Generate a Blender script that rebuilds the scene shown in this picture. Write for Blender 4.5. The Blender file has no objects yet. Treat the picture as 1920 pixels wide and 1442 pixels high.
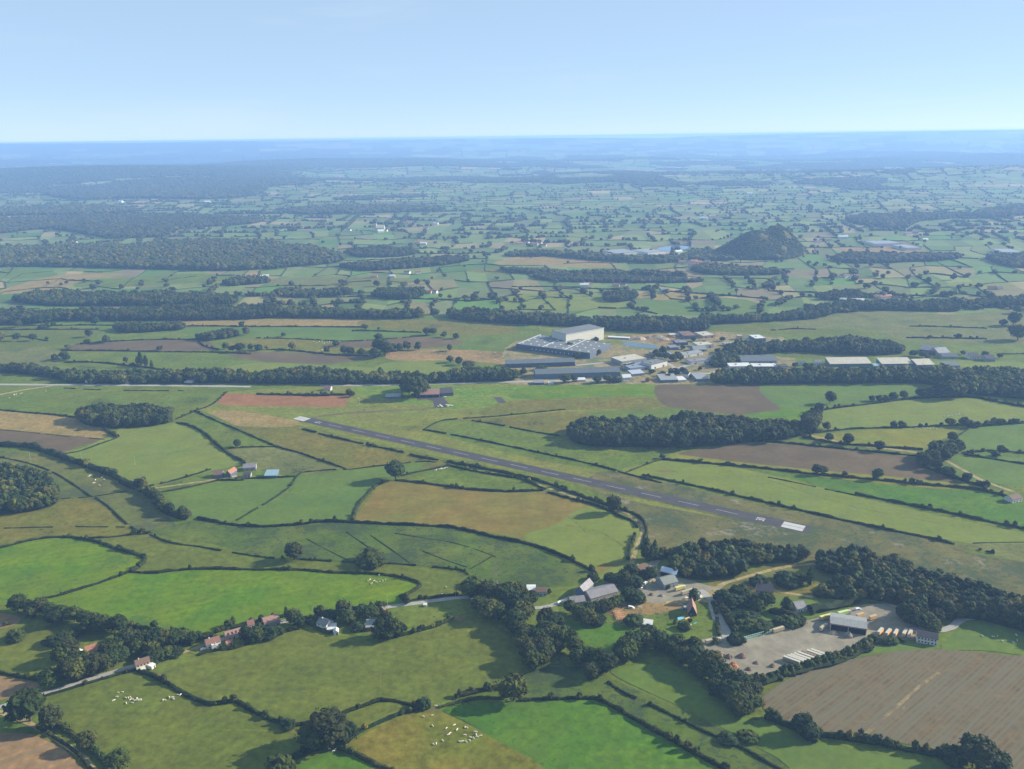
import bpy, bmesh, math, random
import numpy as np
from mathutils import Vector, Matrix
random.seed(7); RNG = np.random.default_rng(11)
sc = bpy.context.scene
C = bpy.context.scene.collection
R = math.radians
# ------------------------------------------------------------------ camera
CAM_H = 380.0; FPX = 1600.0; PITCH = math.atan((721 - 255.5) / FPX); ROLL = .0131; CR, SR = math.cos(ROLL), math.sin(ROLL)
cam = bpy.data.cameras.new('camera'); cam.sensor_width = 36; cam.lens = 36 * FPX / 1920
cam.clip_start = 1; cam.clip_end = 90000
cam_o = bpy.data.objects.new('camera', cam); C.objects.link(cam_o)
cam_o.location = (0, 0, CAM_H); cam_o.rotation_euler = (Matrix.Rotation(math.pi / 2 - PITCH, 3, 'X') @ Matrix.Rotation(-ROLL, 3, 'Z')).to_euler()
sc.camera = cam_o
CP, SP = math.cos(PITCH), math.sin(PITCH)

# ------------------------------------------------------------------ terrain
_perm = RNG.random((64, 64))
def vnoise(x, y):
    x = np.asarray(x, float); y = np.asarray(y, float)
    xi = np.floor(x).astype(int); yi = np.floor(y).astype(int); fx = x - xi; fy = y - yi
    fx = fx * fx * (3 - 2 * fx); fy = fy * fy * (3 - 2 * fy)
    g = lambda a, b: _perm[a % 64, b % 64]
    return (g(xi, yi) * (1 - fx) * (1 - fy) + g(xi + 1, yi) * fx * (1 - fy) + g(xi, yi + 1) * (1 - fx) * fy + g(xi + 1, yi + 1) * fx * fy)
def sstep(a, b, v):
    t = np.clip((np.asarray(v, float) - a) / (b - a), 0, 1); return t * t * (3 - 2 * t)
RX = np.array([-30000, -12000, -8250, -6400, -3250, -750, 1750, 3380, 4500, 6750, 9250, 11800, 30000.])
RZ = np.array([300, 355, 340, 350, 345, 340, 325, 290, 335, 352, 362, 366, 366.])
def tz(x, y):
    x = np.asarray(x, float); y = np.asarray(y, float)
    s = sstep(4300, 8500, y)
    z = s * (46 * vnoise(x / 2300 + 3.3, y / 1500 + .7) * 1.5 + 44 * vnoise(x / 900 + 9, y / 800 + 5) - 14)
    z = z + 95 * np.exp(-((x + 2000) / 1900) ** 2 - ((y - 11500) / 1300) ** 2)
    z = z + 80 * np.exp(-((x + 4600) / 1900) ** 2 - ((y - 8600) / 1000) ** 2)
    z = z + 70 * np.exp(-((x + 8200) / 2300) ** 2 - ((y - 13500) / 1500) ** 2)
    z = z + 55 * np.exp(-((x - 4200) / 1700) ** 2 - ((y - 6900) / 900) ** 2)
    zr = np.interp(x * 20000 / np.maximum(y, 9000), RX, RZ) + 5 * vnoise(x / 1100, y / 1500)
    k = sstep(12500, 20000, y)
    z = z * (1 - k) + zr * k * (1 - .7 * sstep(20500, 26000, y))
    return np.clip(z, 0, 372)
def G(px, py):
    """ground point seen through pixel px,py of the 1920 wide photograph"""
    dx = px - 960; dyy = py - 721; dx, dyy = dx * CR - dyy * SR, dyy * CR + dx * SR
    u = dx / FPX; v = -dyy / FPX
    d = np.array([u, CP + v * SP, -SP + v * CP])
    if d[2] > -1e-3: d[2] = -1e-3
    t = CAM_H / -d[2]
    if t * d[1] > 4300:
        a, b = 4000.0, 20000.0 / d[1]
        ts = np.linspace(a, b, 3000); P = ts[:, None] * d
        below = (CAM_H + P[:, 2]) < tz(P[:, 0], P[:, 1])
        k = np.argmax(below) if below.any() else -1
        t = ts[k]
        return Vector((t * d[0], t * d[1], float(tz(t * d[0], t * d[1]))))
    return Vector((t * d[0], t * d[1], 0))
def depth(p): return p[1] * CP + (CAM_H - p[2]) * SP
def mpp(px, py): return depth(G(px, py)) / FPX      # metres per photo pixel there
def pix(p):
    d = depth(p); up = -(CAM_H - p[2]) * CP + p[1] * SP
    x = FPX * p[0] / d; y = -FPX * up / d
    return 960 + x * CR + y * SR, 721 + y * CR - x * SR
def inpoly(x, y, P):
    P = np.asarray(P, float); x = np.asarray(x, float); y = np.asarray(y, float)
    c = np.zeros(x.shape, bool); n = len(P)
    for i in range(n):
        x1, y1 = P[i]; x2, y2 = P[(i + 1) % n]
        if y1 == y2: continue
        c ^= ((y1 > y) != (y2 > y)) & (x < (x2 - x1) * (y - y1) / (y2 - y1) + x1)
    return c

# ------------------------------------------------------------------ materials
def N(nt, t, **kw):
    n = nt.nodes.new(t)
    for k, v in kw.items(): setattr(n, k, v)
    return n
def mat_new(name, rough=.9, spec=.15):
    m = bpy.data.materials.new(name); m.use_nodes = True; nt = m.node_tree
    b = nt.nodes['Principled BSDF']; b.inputs['Roughness'].default_value = rough
    b.inputs['Specular IOR Level'].default_value = spec
    return m, nt, b
def noise(nt, vec, scale, detail=3, rough=.55):
    n = N(nt, 'ShaderNodeTexNoise'); n.inputs['Scale'].default_value = scale
    n.inputs['Detail'].default_value = detail; n.inputs['Roughness'].default_value = rough
    nt.links.new(vec, n.inputs['Vector']); return n.outputs['Fac']
def rng(nt, fac, a, b, lo=0, hi=1):
    n = N(nt, 'ShaderNodeMapRange'); n.clamp = True
    for i, v in zip(('From Min', 'From Max', 'To Min', 'To Max'), (a, b, lo, hi)): n.inputs[i].default_value = v
    nt.links.new(fac, n.inputs['Value']); return n.outputs['Result']
def mixc(nt, fac, a, b, mode='MIX'):
    n = N(nt, 'ShaderNodeMix'); n.data_type = 'RGBA'; n.blend_type = mode
    for s, v in (('Factor', fac),):
        if isinstance(v, (int, float)): n.inputs[0].default_value = v
        else: nt.links.new(v, n.inputs[0])
    for i, v in ((6, a), (7, b)):
        if isinstance(v, tuple): n.inputs[i].default_value = (*v, 1)
        else: nt.links.new(v, n.inputs[i])
    return n.outputs[2]
def position(nt):
    return N(nt, 'ShaderNodeNewGeometry').outputs['Position']
_fm = {}; ALB = .76
def field_mat(name, c1, c2, tuft=0.0, stripe=None, big=90., tuftc=(.03, .055, .02), patch=None, fine=.38):
    """grass or soil: broad patches of two colours, fine mottling, optional tufts of rushes and drill lines"""
    if name in _fm: return _fm[name]
    m, nt, b = mat_new(name, .95, .05); P = position(nt)
    sat = lambda q: tuple(max(.004, (sum(q) / 3) + (v - sum(q) / 3) * 1.18) for v in q)
    c1, c2 = sat(c1), sat(c2)
    f = rng(nt, noise(nt, P, 1 / big, 4, .6), .36, .64)
    c1, c2 = (c1[0] * 1.2, c1[1] * 1.06, c1[2] * .66), (c2[0] * 1.2, c2[1] * 1.06, c2[2] * .66)
    c = mixc(nt, f, c1, c2)
    f1 = rng(nt, noise(nt, P, 1 / (big * .33), 3), .35, .7, .86, 1.14)
    f2 = rng(nt, noise(nt, P, .16, 4, .7), .3, .7, 1 - fine, 1 + fine)
    mm = N(nt, 'ShaderNodeMath', operation='MULTIPLY'); nt.links.new(f1, mm.inputs[0]); nt.links.new(f2, mm.inputs[1])
    k = N(nt, 'ShaderNodeVectorMath', operation='SCALE'); nt.links.new(c, k.inputs[0]); nt.links.new(mm.outputs[0], k.inputs['Scale'])
    c = k.outputs[0]
    if patch:
        pf = rng(nt, noise(nt, P, 1 / patch[1], 5, .65), patch[2], patch[2] + .07)
        c = mixc(nt, pf, c, patch[0])
    if stripe:
        ang, per, dark, amt = stripe
        mp = N(nt, 'ShaderNodeMapping'); mp.inputs['Rotation'].default_value = (0, 0, ang); nt.links.new(P, mp.inputs['Vector'])
        w = N(nt, 'ShaderNodeTexWave'); w.wave_type = 'BANDS'; w.bands_direction = 'X'
        w.inputs['Scale'].default_value = 1 / per * .31; w.inputs['Distortion'].default_value = 1.3; w.inputs['Detail'].default_value = 3
        w.inputs['Detail Scale'].default_value = 1.1
        nt.links.new(mp.outputs[0], w.inputs['Vector'])
        mp2 = N(nt, 'ShaderNodeMapping'); mp2.inputs['Scale'].default_value = (.42, .014, 1)
        nt.links.new(mp.outputs[0], mp2.inputs['Vector'])
        n2 = rng(nt, noise(nt, mp2.outputs[0], 1.0, 3, .7), .35, .65)
        a = N(nt, 'ShaderNodeMath', operation='MULTIPLY'); nt.links.new(w.outputs['Fac'], a.inputs[0]); a.inputs[1].default_value = amt * .5
        a2 = N(nt, 'ShaderNodeMath', operation='MULTIPLY_ADD'); nt.links.new(n2, a2.inputs[0]); a2.inputs[1].default_value = amt; nt.links.new(a.outputs[0], a2.inputs[2])
        c = mixc(nt, a2.outputs[0], c, dark)
    if tuft:
        t = noise(nt, P, .16, 6, .75); t2 = noise(nt, P, .014, 3)
        a = N(nt, 'ShaderNodeMath', operation='MULTIPLY_ADD'); nt.links.new(t2, a.inputs[0]); a.inputs[1].default_value = .7; nt.links.new(t, a.inputs[2])
        c = mixc(nt, rng(nt, a.outputs[0], .98 - tuft * .14, 1.03 - tuft * .1, 0, .85), c, tuftc)
    sc_ = N(nt, 'ShaderNodeVectorMath', operation='SCALE'); nt.links.new(c, sc_.inputs[0]); sc_.inputs['Scale'].default_value = ALB; c = sc_.outputs[0]
    nt.links.new(c, b.inputs['Base Color'])
    _fm[name] = m; return m
def plain(name, col, rough=.8, spec=.3, var=.12, scale=.6, metal=0):
    if name in _fm: return _fm[name]
    m, nt, b = mat_new(name, rough, spec); P = position(nt)
    f = rng(nt, noise(nt, P, scale, 4, .65), .3, .7, 1 - var, 1 + var)
    k = N(nt, 'ShaderNodeVectorMath', operation='SCALE'); k.inputs[0].default_value = col; nt.links.new(f, k.inputs['Scale'])
    nt.links.new(k.outputs[0], b.inputs['Base Color']); b.inputs['Metallic'].default_value = metal
    _fm[name] = m; return m
def foliage_mat():
    m, nt, b = mat_new('foliage', .85, .12); P = position(nt)
    at = N(nt, 'ShaderNodeAttribute', attribute_name='tint')
    oi = N(nt, 'ShaderNodeObjectInfo')
    v = rng(nt, oi.outputs['Random'], 0, 1, .6, 1.05)
    f = rng(nt, noise(nt, P, .9, 3, .7), .3, .7, .6, 1.4)
    mm = N(nt, 'ShaderNodeMath', operation='MULTIPLY'); nt.links.new(v, mm.inputs[0]); nt.links.new(f, mm.inputs[1])
    k = N(nt, 'ShaderNodeVectorMath', operation='SCALE'); nt.links.new(at.outputs['Color'], k.inputs[0]); nt.links.new(mm.outputs[0], k.inputs['Scale'])
    nt.links.new(k.outputs[0], b.inputs['Base Color']); return m
M_FOL = foliage_mat()
M_BARK = plain('bark', (.07, .055, .04), .95, .1, .3, 2)

# ------------------------------------------------------------------ objects
def tag(o, label=None, cat=None, group=None, kind=None):
    if label: o['label'] = label
    if cat: o['category'] = cat
    if group: o['group'] = group
    if kind: o['kind'] = kind
    return o
def link(name, me, parent=None, mats=None):
    o = bpy.data.objects.new(name, me); C.objects.link(o)
    if mats and not me.materials:
        for m in (mats if isinstance(mats, (list, tuple)) else [mats]): me.materials.append(m)
    if parent: o.parent = parent
    return o
def empty(name, loc, rz=0):
    o = bpy.data.objects.new(name, None); C.objects.link(o); o.location = loc; o.rotation_euler = (0, 0, rz)
    o.empty_display_size = 2; return o
def npmesh(name, V, F, tint=None, smooth=False):
    """triangle mesh from arrays, with an optional colour per vertex"""
    me = bpy.data.meshes.new(name); V = np.ascontiguousarray(V, np.float32); F = np.ascontiguousarray(F, np.int32)
    me.vertices.add(len(V)); me.vertices.foreach_set('co', V.ravel())
    k = F.shape[1]
    me.loops.add(F.size); me.loops.foreach_set('vertex_index', F.ravel())
    me.polygons.add(len(F)); me.polygons.foreach_set('loop_start', np.arange(0, F.size, k, dtype=np.int32))
    if tint is not None:
        a = me.color_attributes.new('tint', 'FLOAT_COLOR', 'POINT')
        t = np.ones((len(V), 4), np.float32); t[:, :3] = tint; a.data.foreach_set('color', t.ravel())
    me.update(calc_edges=True)
    me.polygons.foreach_set('use_smooth', np.full(len(F), smooth)); me.update()
    return me
class MB:
    """collects shapes into one mesh"""
    def __init__(s): s.v = []; s.f = []
    def add(s, vs, fs):
        n = len(s.v); s.v += [tuple(v) for v in vs]; s.f += [tuple(i + n for i in f) for f in fs]; return s
    def box(s, x0, x1, y0, y1, z0, z1):
        return s.add([(x0, y0, z0), (x1, y0, z0), (x1, y1, z0), (x0, y1, z0), (x0, y0, z1), (x1, y0, z1), (x1, y1, z1), (x0, y1, z1)],
                     [(0, 3, 2, 1), (4, 5, 6, 7), (0, 1, 5, 4), (1, 2, 6, 5), (2, 3, 7, 6), (3, 0, 4, 7)])
    def tube(s, p0, p1, r0, r1=None, n=7):
        r1 = r0 if r1 is None else r1; p0 = Vector(p0); p1 = Vector(p1); d = (p1 - p0).normalized()
        a = d.orthogonal().normalized(); b = d.cross(a); vs = []
        for p, r in ((p0, r0), (p1, r1)):
            for i in range(n):
                t = 2 * math.pi * i / n; vs.append(p + a * r * math.cos(t) + b * r * math.sin(t))
        fs = [(i, (i + 1) % n, n + (i + 1) % n, n + i) for i in range(n)] + [tuple(range(n))[::-1], tuple(range(n, 2 * n))]
        return s.add(vs, fs)
    def prism(s, prof, x0, x1):
        """profile in y,z extruded along x"""
        n = len(prof); vs = [(x0, y, z) for y, z in prof] + [(x1, y, z) for y, z in prof]
        return s.add(vs, [(i, (i + 1) % n, n + (i + 1) % n, n + i) for i in range(n)] + [tuple(range(n))[::-1], tuple(range(n, 2 * n))])
    def mesh(s, name):
        me = bpy.data.meshes.new(name); me.from_pydata(s.v, [], s.f)
        bm = bmesh.new(); bm.from_mesh(me); bmesh.ops.recalc_face_normals(bm, faces=bm.faces); bm.to_mesh(me); bm.free(); return me
    def build(s, name, m, parent=None): return link(name, s.mesh(name), parent, m)

def chaikin(pts, closed, it=2):
    P = [np.array(p, float) for p in pts]
    for _ in range(it):
        Q = []; n = len(P)
        for i in range(n if closed else n - 1):
            a, b = P[i], P[(i + 1) % n]; Q += [a * .75 + b * .25, a * .25 + b * .75]
        P = Q if closed else [P[0]] + Q + [P[-1]]
    return P
def catmull(pts, closed=False, k=5):
    P = [np.array(p, float) for p in pts]; n = len(P); out = []
    if n < 3: return P
    g = lambda i: P[i % n] if closed else P[min(max(i, 0), n - 1)]
    for i in range(n if closed else n - 1):
        p0, p1, p2, p3 = g(i - 1), g(i), g(i + 1), g(i + 2)
        for j in range(k):
            t = j / k
            out.append(.5 * (2 * p1 + (p2 - p0) * t + (2 * p0 - 5 * p1 + 4 * p2 - p3) * t * t + (3 * p1 - p0 - 3 * p2 + p3) * t ** 3))
    if not closed: out.append(P[-1])
    return out
_laid = []
def next_z(pts):
    """height of the next sheet: just above the sheets it may overlap"""
    xs = [p[0] for p in pts]; ys_ = [p[1] for p in pts]; bb = (min(xs), min(ys_), max(xs), max(ys_))
    k = 1 + max([l for q, l in _laid if q[0] < bb[2] and q[2] > bb[0] and q[1] < bb[3] and q[3] > bb[1]], default=0)
    _laid.append((bb, k)); return .03 + .006 * k
def sheet(name, pts, m, label=None, smooth=True, z=None):
    """a flat piece of ground (field, yard, water) laid a little above the one below"""
    if smooth: pts = catmull(pts, True, 3)
    vs = []
    gs = [G(p[0], min(p[1], 1700)) for p in pts]
    if z is None: z = next_z(gs)
    for g in gs: vs.append((g.x, g.y, g.z + z))
    me = bpy.data.meshes.new(name); bm = bmesh.new()
    f = bm.faces.new([bm.verts.new(v) for v in vs])
    bmesh.ops.triangulate(bm, faces=[f]); bm.normal_update()
    for f in bm.faces:
        if f.normal.z < 0: f.normal_flip()
    bm.to_mesh(me); bm.free()
    o = link(name, me, None, m); o['kind'] = 'structure'
    if label: o['label'] = label
    return o
def strip(name, pts, w, m, label=None, z=None, smooth=True):
    """a road or track of width w metres along a line of photo points"""
    P = [G(*p) for p in (catmull(pts, False, 4) if smooth else pts)]
    if z is None: z = next_z(P)
    vs = []; fs = []
    for i, p in enumerate(P):
        d = (P[min(i + 1, len(P) - 1)] - P[max(i - 1, 0)]); d.z = 0; d.normalize(); n = Vector((-d.y, d.x, 0))
        ww = w * (.5 + .04 * math.sin(i * 1.7))
        vs += [p + n * ww + Vector((0, 0, z)), p - n * ww + Vector((0, 0, z))]
    for i in range(len(P) - 1): fs.append((2 * i, 2 * i + 1, 2 * i + 3, 2 * i + 2))
    mb = MB(); mb.add(vs, fs); o = mb.build(name, m); o['kind'] = 'structure'
    if label: o['label'] = label
    return o
ORD = 'first second third fourth fifth sixth seventh eighth ninth tenth eleventh twelfth thirteenth fourteenth fifteenth sixteenth seventeenth eighteenth nineteenth'.split()
TENS = {2: 'twent', 3: 'thirt', 4: 'fort', 5: 'fift', 6: 'sixt', 7: 'sevent', 8: 'eight', 9: 'ninet'}
def ordinal(i):
    i += 1
    if i < 20: return ORD[i - 1]
    t, u = divmod(i, 10)
    return TENS[t] + ('ieth' if u == 0 else 'y-' + ORD[u - 1])

# ------------------------------------------------------------------ foliage shapes
def _ico():
    t = (1 + 5 ** .5) / 2
    v = np.array([(-1, t, 0), (1, t, 0), (-1, -t, 0), (1, -t, 0), (0, -1, t), (0, 1, t), (0, -1, -t), (0, 1, -t), (t, 0, -1), (t, 0, 1), (-t, 0, -1), (-t, 0, 1)], float)
    v /= np.linalg.norm(v[0])
    f = np.array([(0, 11, 5), (0, 5, 1), (0, 1, 7), (0, 7, 10), (0, 10, 11), (1, 5, 9), (5, 11, 4), (11, 10, 2), (10, 7, 6), (7, 1, 8), (3, 9, 4), (3, 4, 2), (3, 2, 6), (3, 6, 8), (3, 8, 9), (4, 9, 5), (2, 4, 11), (6, 2, 10), (8, 6, 7), (9, 8, 1)])
    return v, f
ICO = _ico()
def _sub(vf):
    v, f = vf; v = list(map(tuple, v)); cache = {}; out = []
    def mid(a, b):
        k = (min(a, b), max(a, b))
        if k not in cache:
            m = np.array(v[a]) + np.array(v[b]); m /= np.linalg.norm(m); v.append(tuple(m)); cache[k] = len(v) - 1
        return cache[k]
    for a, b, c in f:
        x, y, z = mid(a, b), mid(b, c), mid(c, a); out += [(a, x, z), (b, y, x), (c, z, y), (x, y, z)]
    return np.array(v), np.array(out)
ICO2 = _sub(ICO)
GREEN = np.array([(.025, .041, .009), (.036, .052, .009), (.019, .035, .010), (.050, .057, .011), (.032, .040, .011)])
def merge(parts):
    V = []; F = []; T = []; n = 0
    for v, f, t in parts:
        V.append(v); F.append(f + n); T.append(t); n += len(v)
    return np.concatenate(V), np.concatenate(F), np.concatenate(T)
def rotm(r):
    q, _ = np.linalg.qr(r.normal(size=(3, 3))); return q
def crown(seed, n, base, rx=.40, z0=.22, z1=1.0, cr=.15, leaves=0, shape='round'):
    """leaf clumps through an uneven crown, unit tree height"""
    r = np.random.default_rng(seed); parts = []
    lobes = r.normal(size=(6, 3)); lobes /= np.linalg.norm(lobes, axis=1)[:, None]; la = r.uniform(.0, .32, 6)
    zc = (z0 + z1) / 2; rz = (z1 - z0) / 2
    col = GREEN[seed % len(GREEN)]
    def env(d):
        k = .82 + sum(a * max(0, float(d @ l)) ** 3 for a, l in zip(la, lobes)); return k
    for i in range(n):
        d = r.normal(size=3); d /= np.linalg.norm(d)
        if d[2] < -.55: d[2] *= .4; d /= np.linalg.norm(d)
        rad = r.uniform(.45, 1.0) ** .5 * env(d)
        zz = d[2] * rad
        w = rx
        if shape == 'tall': w = rx * (1 - .55 * max(0, zz)) 
        if shape == 'cone': w = rx * (1.15 - .95 * (zz + 1) / 2 * 1.1)
        c = np.array([d[0] * rad * w, d[1] * rad * w, zc + zz * rz * .9])
        s = cr * r.uniform(.6, 1.35)
        v = base[0] * (1 + r.uniform(-.28, .28, (len(base[0]), 1))) * s * np.array([1, 1, .8])
        v = v @ rotm(r) * 1.0 + c
        t = np.tile(col * r.uniform(.7, 1.4) * np.array([1 + r.uniform(-.1, .2), 1, 1]), (len(v), 1))
        parts.append((v, base[1], t))
    for i in range(leaves):
        d = r.normal(size=3); d /= np.linalg.norm(d)
        rad = env(d) * r.uniform(.95, 1.32); zz = d[2] * rad
        w = rx if shape == 'round' else rx * (1 - .5 * max(0, zz))
        c = np.array([d[0] * rad * w, d[1] * rad * w, max(.06, zc + zz * rz * .95)])
        q = rotm(r) * r.uniform(.018, .045)
        v = c + np.array([q[0], q[1], -q[0] * .6 - q[1], -q[1] + q[0] * .5])
        parts.append((v, np.array([(0, 1, 2), (0, 2, 3)]), np.tile(col * r.uniform(.8, 1.6), (4, 1))))
    V, F, T = merge(parts)
    return V, F, T
HI = [crown(i, 95, ICO2, rx=.36 + .03 * (i % 4), cr=.115, leaves=420) for i in range(7)]
HI_BUSH = [crown(20 + i, 60, ICO2, rx=.62, z0=-.1, cr=.2, leaves=260) for i in range(3)]
HI_POP = [crown(30 + i, 70, ICO2, rx=.13, z0=.05, cr=.075, leaves=260, shape='tall') for i in range(2)]
HI_CONE = [crown(40 + i, 70, ICO2, rx=.24, z0=.05, cr=.085, leaves=260, shape='cone') for i in range(2)]
MID = [crown(50 + i, 34, ICO, rx=.42, z0=.1, cr=.2, leaves=70) for i in range(6)]
LOW = [crown(60 + i, 7, ICO, rx=.36, z0=.05, cr=.36) for i in range(5)]
TINY = [(np.where(ICO[0] * 1 > -9, ICO[0], 0) * np.array([.5, .5, .5]) * (1 + np.random.default_rng(i).uniform(-.3, .25, (12, 1))) + np.array([0, 0, .45]), ICO[1], np.tile(GREEN[i % 5], (12, 1))) for i in range(5)]
def scatter(protos, X, Y, Z, H, W=None, seed=1, bright=None):
    """one merged mesh of many plants: positions, heights and width factors"""
    r = np.random.default_rng(seed); n = len(X); H = np.asarray(H, float) * np.ones(n)
    W = H if W is None else np.asarray(W, float) * np.ones(n)
    pick = r.integers(0, len(protos), n); a = r.uniform(0, 6.283, n); br = r.uniform(.78, 1.3, n)
    if bright is not None: br = br * bright
    Vs = []; Fs = []; Ts = []; off = 0
    for k, (v, f, t) in enumerate(protos):
        idx = np.nonzero(pick == k)[0]
        if not len(idx): continue
        ca, sa = np.cos(a[idx])[:, None], np.sin(a[idx])[:, None]
        x = (v[None, :, 0] * ca - v[None, :, 1] * sa) * W[idx][:, None] + X[idx][:, None]
        y = (v[None, :, 0] * sa + v[None, :, 1] * ca) * W[idx][:, None] + Y[idx][:, None]
        z = v[None, :, 2] * H[idx][:, None] + Z[idx][:, None]
        Vs.append(np.stack([x, y, z], -1).reshape(-1, 3))
        Fs.append((f[None] + (np.arange(len(idx)) * len(v))[:, None, None] + off).reshape(-1, 3)); off += len(idx) * len(v)
        tt = t[None] * br[idx][:, None, None]
        q_ = r.random(len(idx)); warm = (q_ < .2)[:, None, None] * np.array([.9, .5, .1]) + (q_ > .85)[:, None, None] * np.array([-.25, -.15, .1]) + 1
        Ts.append((tt * warm).reshape(-1, 3))
    return np.concatenate(Vs), np.concatenate(Fs), np.concatenate(Ts)
def cat3(parts):
    parts = [p for p in parts if len(p[0])]
    return merge(parts)
# ------------------------------------------------------------------ light, sky, air
SUN_EL, SUN_AZ = R(25), R(76)          # azimuth from +Y (away from the camera) towards +X (right)
sun = bpy.data.lights.new('sun', 'SUN'); sun.energy = 5.0; sun.angle = R(.53); sun.color = (1, .91, .77)
sun_o = bpy.data.objects.new('sun', sun); C.objects.link(sun_o)
sd = Vector((math.sin(SUN_AZ) * math.cos(SUN_EL), math.cos(SUN_AZ) * math.cos(SUN_EL), math.sin(SUN_EL)))
sun_o.rotation_euler = sd.to_track_quat('Z', 'Y').to_euler(); sun_o.location = sd * 2000
w = bpy.data.worlds.new('World'); sc.world = w; w.use_nodes = True
nt = w.node_tree; sky = nt.nodes.new('ShaderNodeTexSky'); sky.sky_type = 'NISHITA'; sky.sun_disc = False
sky.sun_elevation = SUN_EL; sky.sun_rotation = SUN_AZ; sky.altitude = 400; sky.air_density = .5; sky.dust_density = .0; sky.ozone_density = 3.5
tc = N(nt, 'ShaderNodeTexCoord'); mp = N(nt, 'ShaderNodeMapping'); mp.inputs['Scale'].default_value = (1.2, 1.2, 9); nt.links.new(tc.outputs['Generated'], mp.inputs['Vector'])
wisp = rng(nt, noise(nt, mp.outputs[0], 2.4, 5, .6), .54, .78, 0, .16)
base = mixc(nt, .72, mixc(nt, 1.0, sky.outputs[0], (1.02, .93, .93), 'MULTIPLY'), (2.5, 3.45, 4.35))
nt.links.new(mixc(nt, wisp, base, (4.2, 4.4, 4.6)), nt.nodes['Background'].inputs[0]); nt.nodes['Background'].inputs[1].default_value = .092
sc.view_settings.view_transform = 'Standard'; sc.view_settings.look = 'None'; sc.view_settings.exposure = 1.2; sc.view_settings.gamma = 1
sc.view_settings.use_curve_mapping = False
sc.render.engine = 'CYCLES'; sc.cycles.use_denoising = True; sc.cycles.max_bounces = 4; sc.cycles.diffuse_bounces = 2
sc.cycles.volume_bounces = 2; sc.cycles.caustics_reflective = False; sc.cycles.caustics_refractive = False
hz = MB().box(-24000, 24000, -1500, 28500, -3, 384).build('haze', None)
mh = bpy.data.materials.new('haze'); mh.use_nodes = True; ht = mh.node_tree; ht.nodes.clear()
ho = ht.nodes.new('ShaderNodeOutputMaterial'); pv = ht.nodes.new('ShaderNodeVolumePrincipled')
pv.inputs['Color'].default_value = (.34, .57, 1, 1); pv.inputs['Density'].default_value = 9.0e-5; pv.inputs['Anisotropy'].default_value = .1
ht.links.new(pv.outputs[0], ho.inputs['Volume']); hz.data.materials.clear(); hz.data.materials.append(mh)
tag(hz, 'thin blue haze lying over the whole countryside', kind='stuff')

# ------------------------------------------------------------------ the ground sheet: a quilt of fields out to the horizon
ys = [-1300.]
while ys[-1] < 26500:
    y = ys[-1]; ys.append(y + (150 if y < 6500 else 150 + (y - 6500) * .05))
ys = np.array(ys); NR = len(ys)
NC = 112; us = np.linspace(-1, 1, NC)
gx = np.zeros((NR, NC)); gy = np.zeros((NR, NC))
for j, y in enumerate(ys):
    half = 1600 + max(0, y) * .70
    gx[j] = us * half; gy[j] = y
sx = (gx[:, 1] - gx[:, 0])[:, None]
jit = RNG.uniform(-.3, .3, gx.shape); jit2 = RNG.uniform(-.28, .28, gx.shape)
dy = np.gradient(ys)[:, None]
inner = np.ones_like(gx); inner[[0, -1], :] = 0; inner[:, [0, -1]] = 0
gx2 = gx + inner * (jit * np.maximum(sx, 60) + 120 * (vnoise(gx / 900, gy / 900) - .5)); gy2 = gy + inner * (jit2 * dy + 160 * (vnoise(gx / 1100 + 7, gy / 1100) - .5))
gz2 = tz(gx2, gy2)
gz2[gy2 < 4000] = 0
V = np.stack([gx2, gy2, gz2], -1).reshape(-1, 3)
idx = np.arange(NR * NC).reshape(NR, NC)
F = np.stack([idx[:-1, :-1], idx[:-1, 1:], idx[1:, 1:], idx[1:, :-1]], -1).reshape(-1, 4)
PAL = .86 * np.array([(.120, .175, .058), (.095, .150, .052), (.145, .185, .068), (.125, .150, .070), (.200, .185, .095), (.260, .215, .130), (.170, .150, .100), (.085, .165, .045), (.150, .190, .075), (.105, .160, .060)])
PW = np.array([.18, .16, .15, .12, .08, .04, .04, .08, .08, .07])
NQ = len(F); fi = np.arange(NQ)
rowi, coli = fi // (NC - 1), fi % (NC - 1)
cx = V[F].mean(1)[:, 0]; cy = V[F].mean(1)[:, 1]
# neighbouring quads may share a field colour
pick = RNG.choice(len(PAL), NQ, p=PW); m_ = RNG.random(NQ) < .35; m_[:150] = False
pick[m_] = np.roll(pick, 1)[m_]
col = PAL[pick] * RNG.uniform(.8, 1.2, (NQ, 1)) * np.array([1.02, .98, .8]) * .98
def woodness(x, y):
    x = np.asarray(x, float); y = np.asarray(y, float)
    base = vnoise(x / 620 + 31, y / 620 + 17) * .6 + vnoise(x / 1900 + 3, y / 1500 + 8) * .55
    b = x / np.maximum(y, 1)
    left = sstep(-.12, -.42, b) if False else 1 - sstep(-.42, -.10, b)
    far = sstep(5200, 9500, y)
    mid = sstep(4800, 6500, y)
    ridge = np.exp(-((x + 2000) / 2100) ** 2 - ((y - 11200) / 1700) ** 2) * .5 + np.exp(-((x + 4400) / 2000) ** 2 - ((y - 8400) / 1100) ** 2) * .35
    det = (vnoise(x / 330 + 5, y / 420 + 2) - .5) * .6 * sstep(5000, 7000, y)
    return base + left * (.10 * far + .04) + far * .16 + mid * .06 + ridge + det
def is_wood(x, y): return (woodness(x, y) > .78) & (y > np.where(x / y > -.15, 5600, 4600))
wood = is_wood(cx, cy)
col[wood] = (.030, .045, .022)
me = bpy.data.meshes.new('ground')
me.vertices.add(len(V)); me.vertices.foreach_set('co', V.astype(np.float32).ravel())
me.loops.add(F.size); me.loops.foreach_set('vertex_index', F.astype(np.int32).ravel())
me.polygons.add(NQ); me.polygons.foreach_set('loop_start', np.arange(0, F.size, 4, dtype=np.int32))
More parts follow.
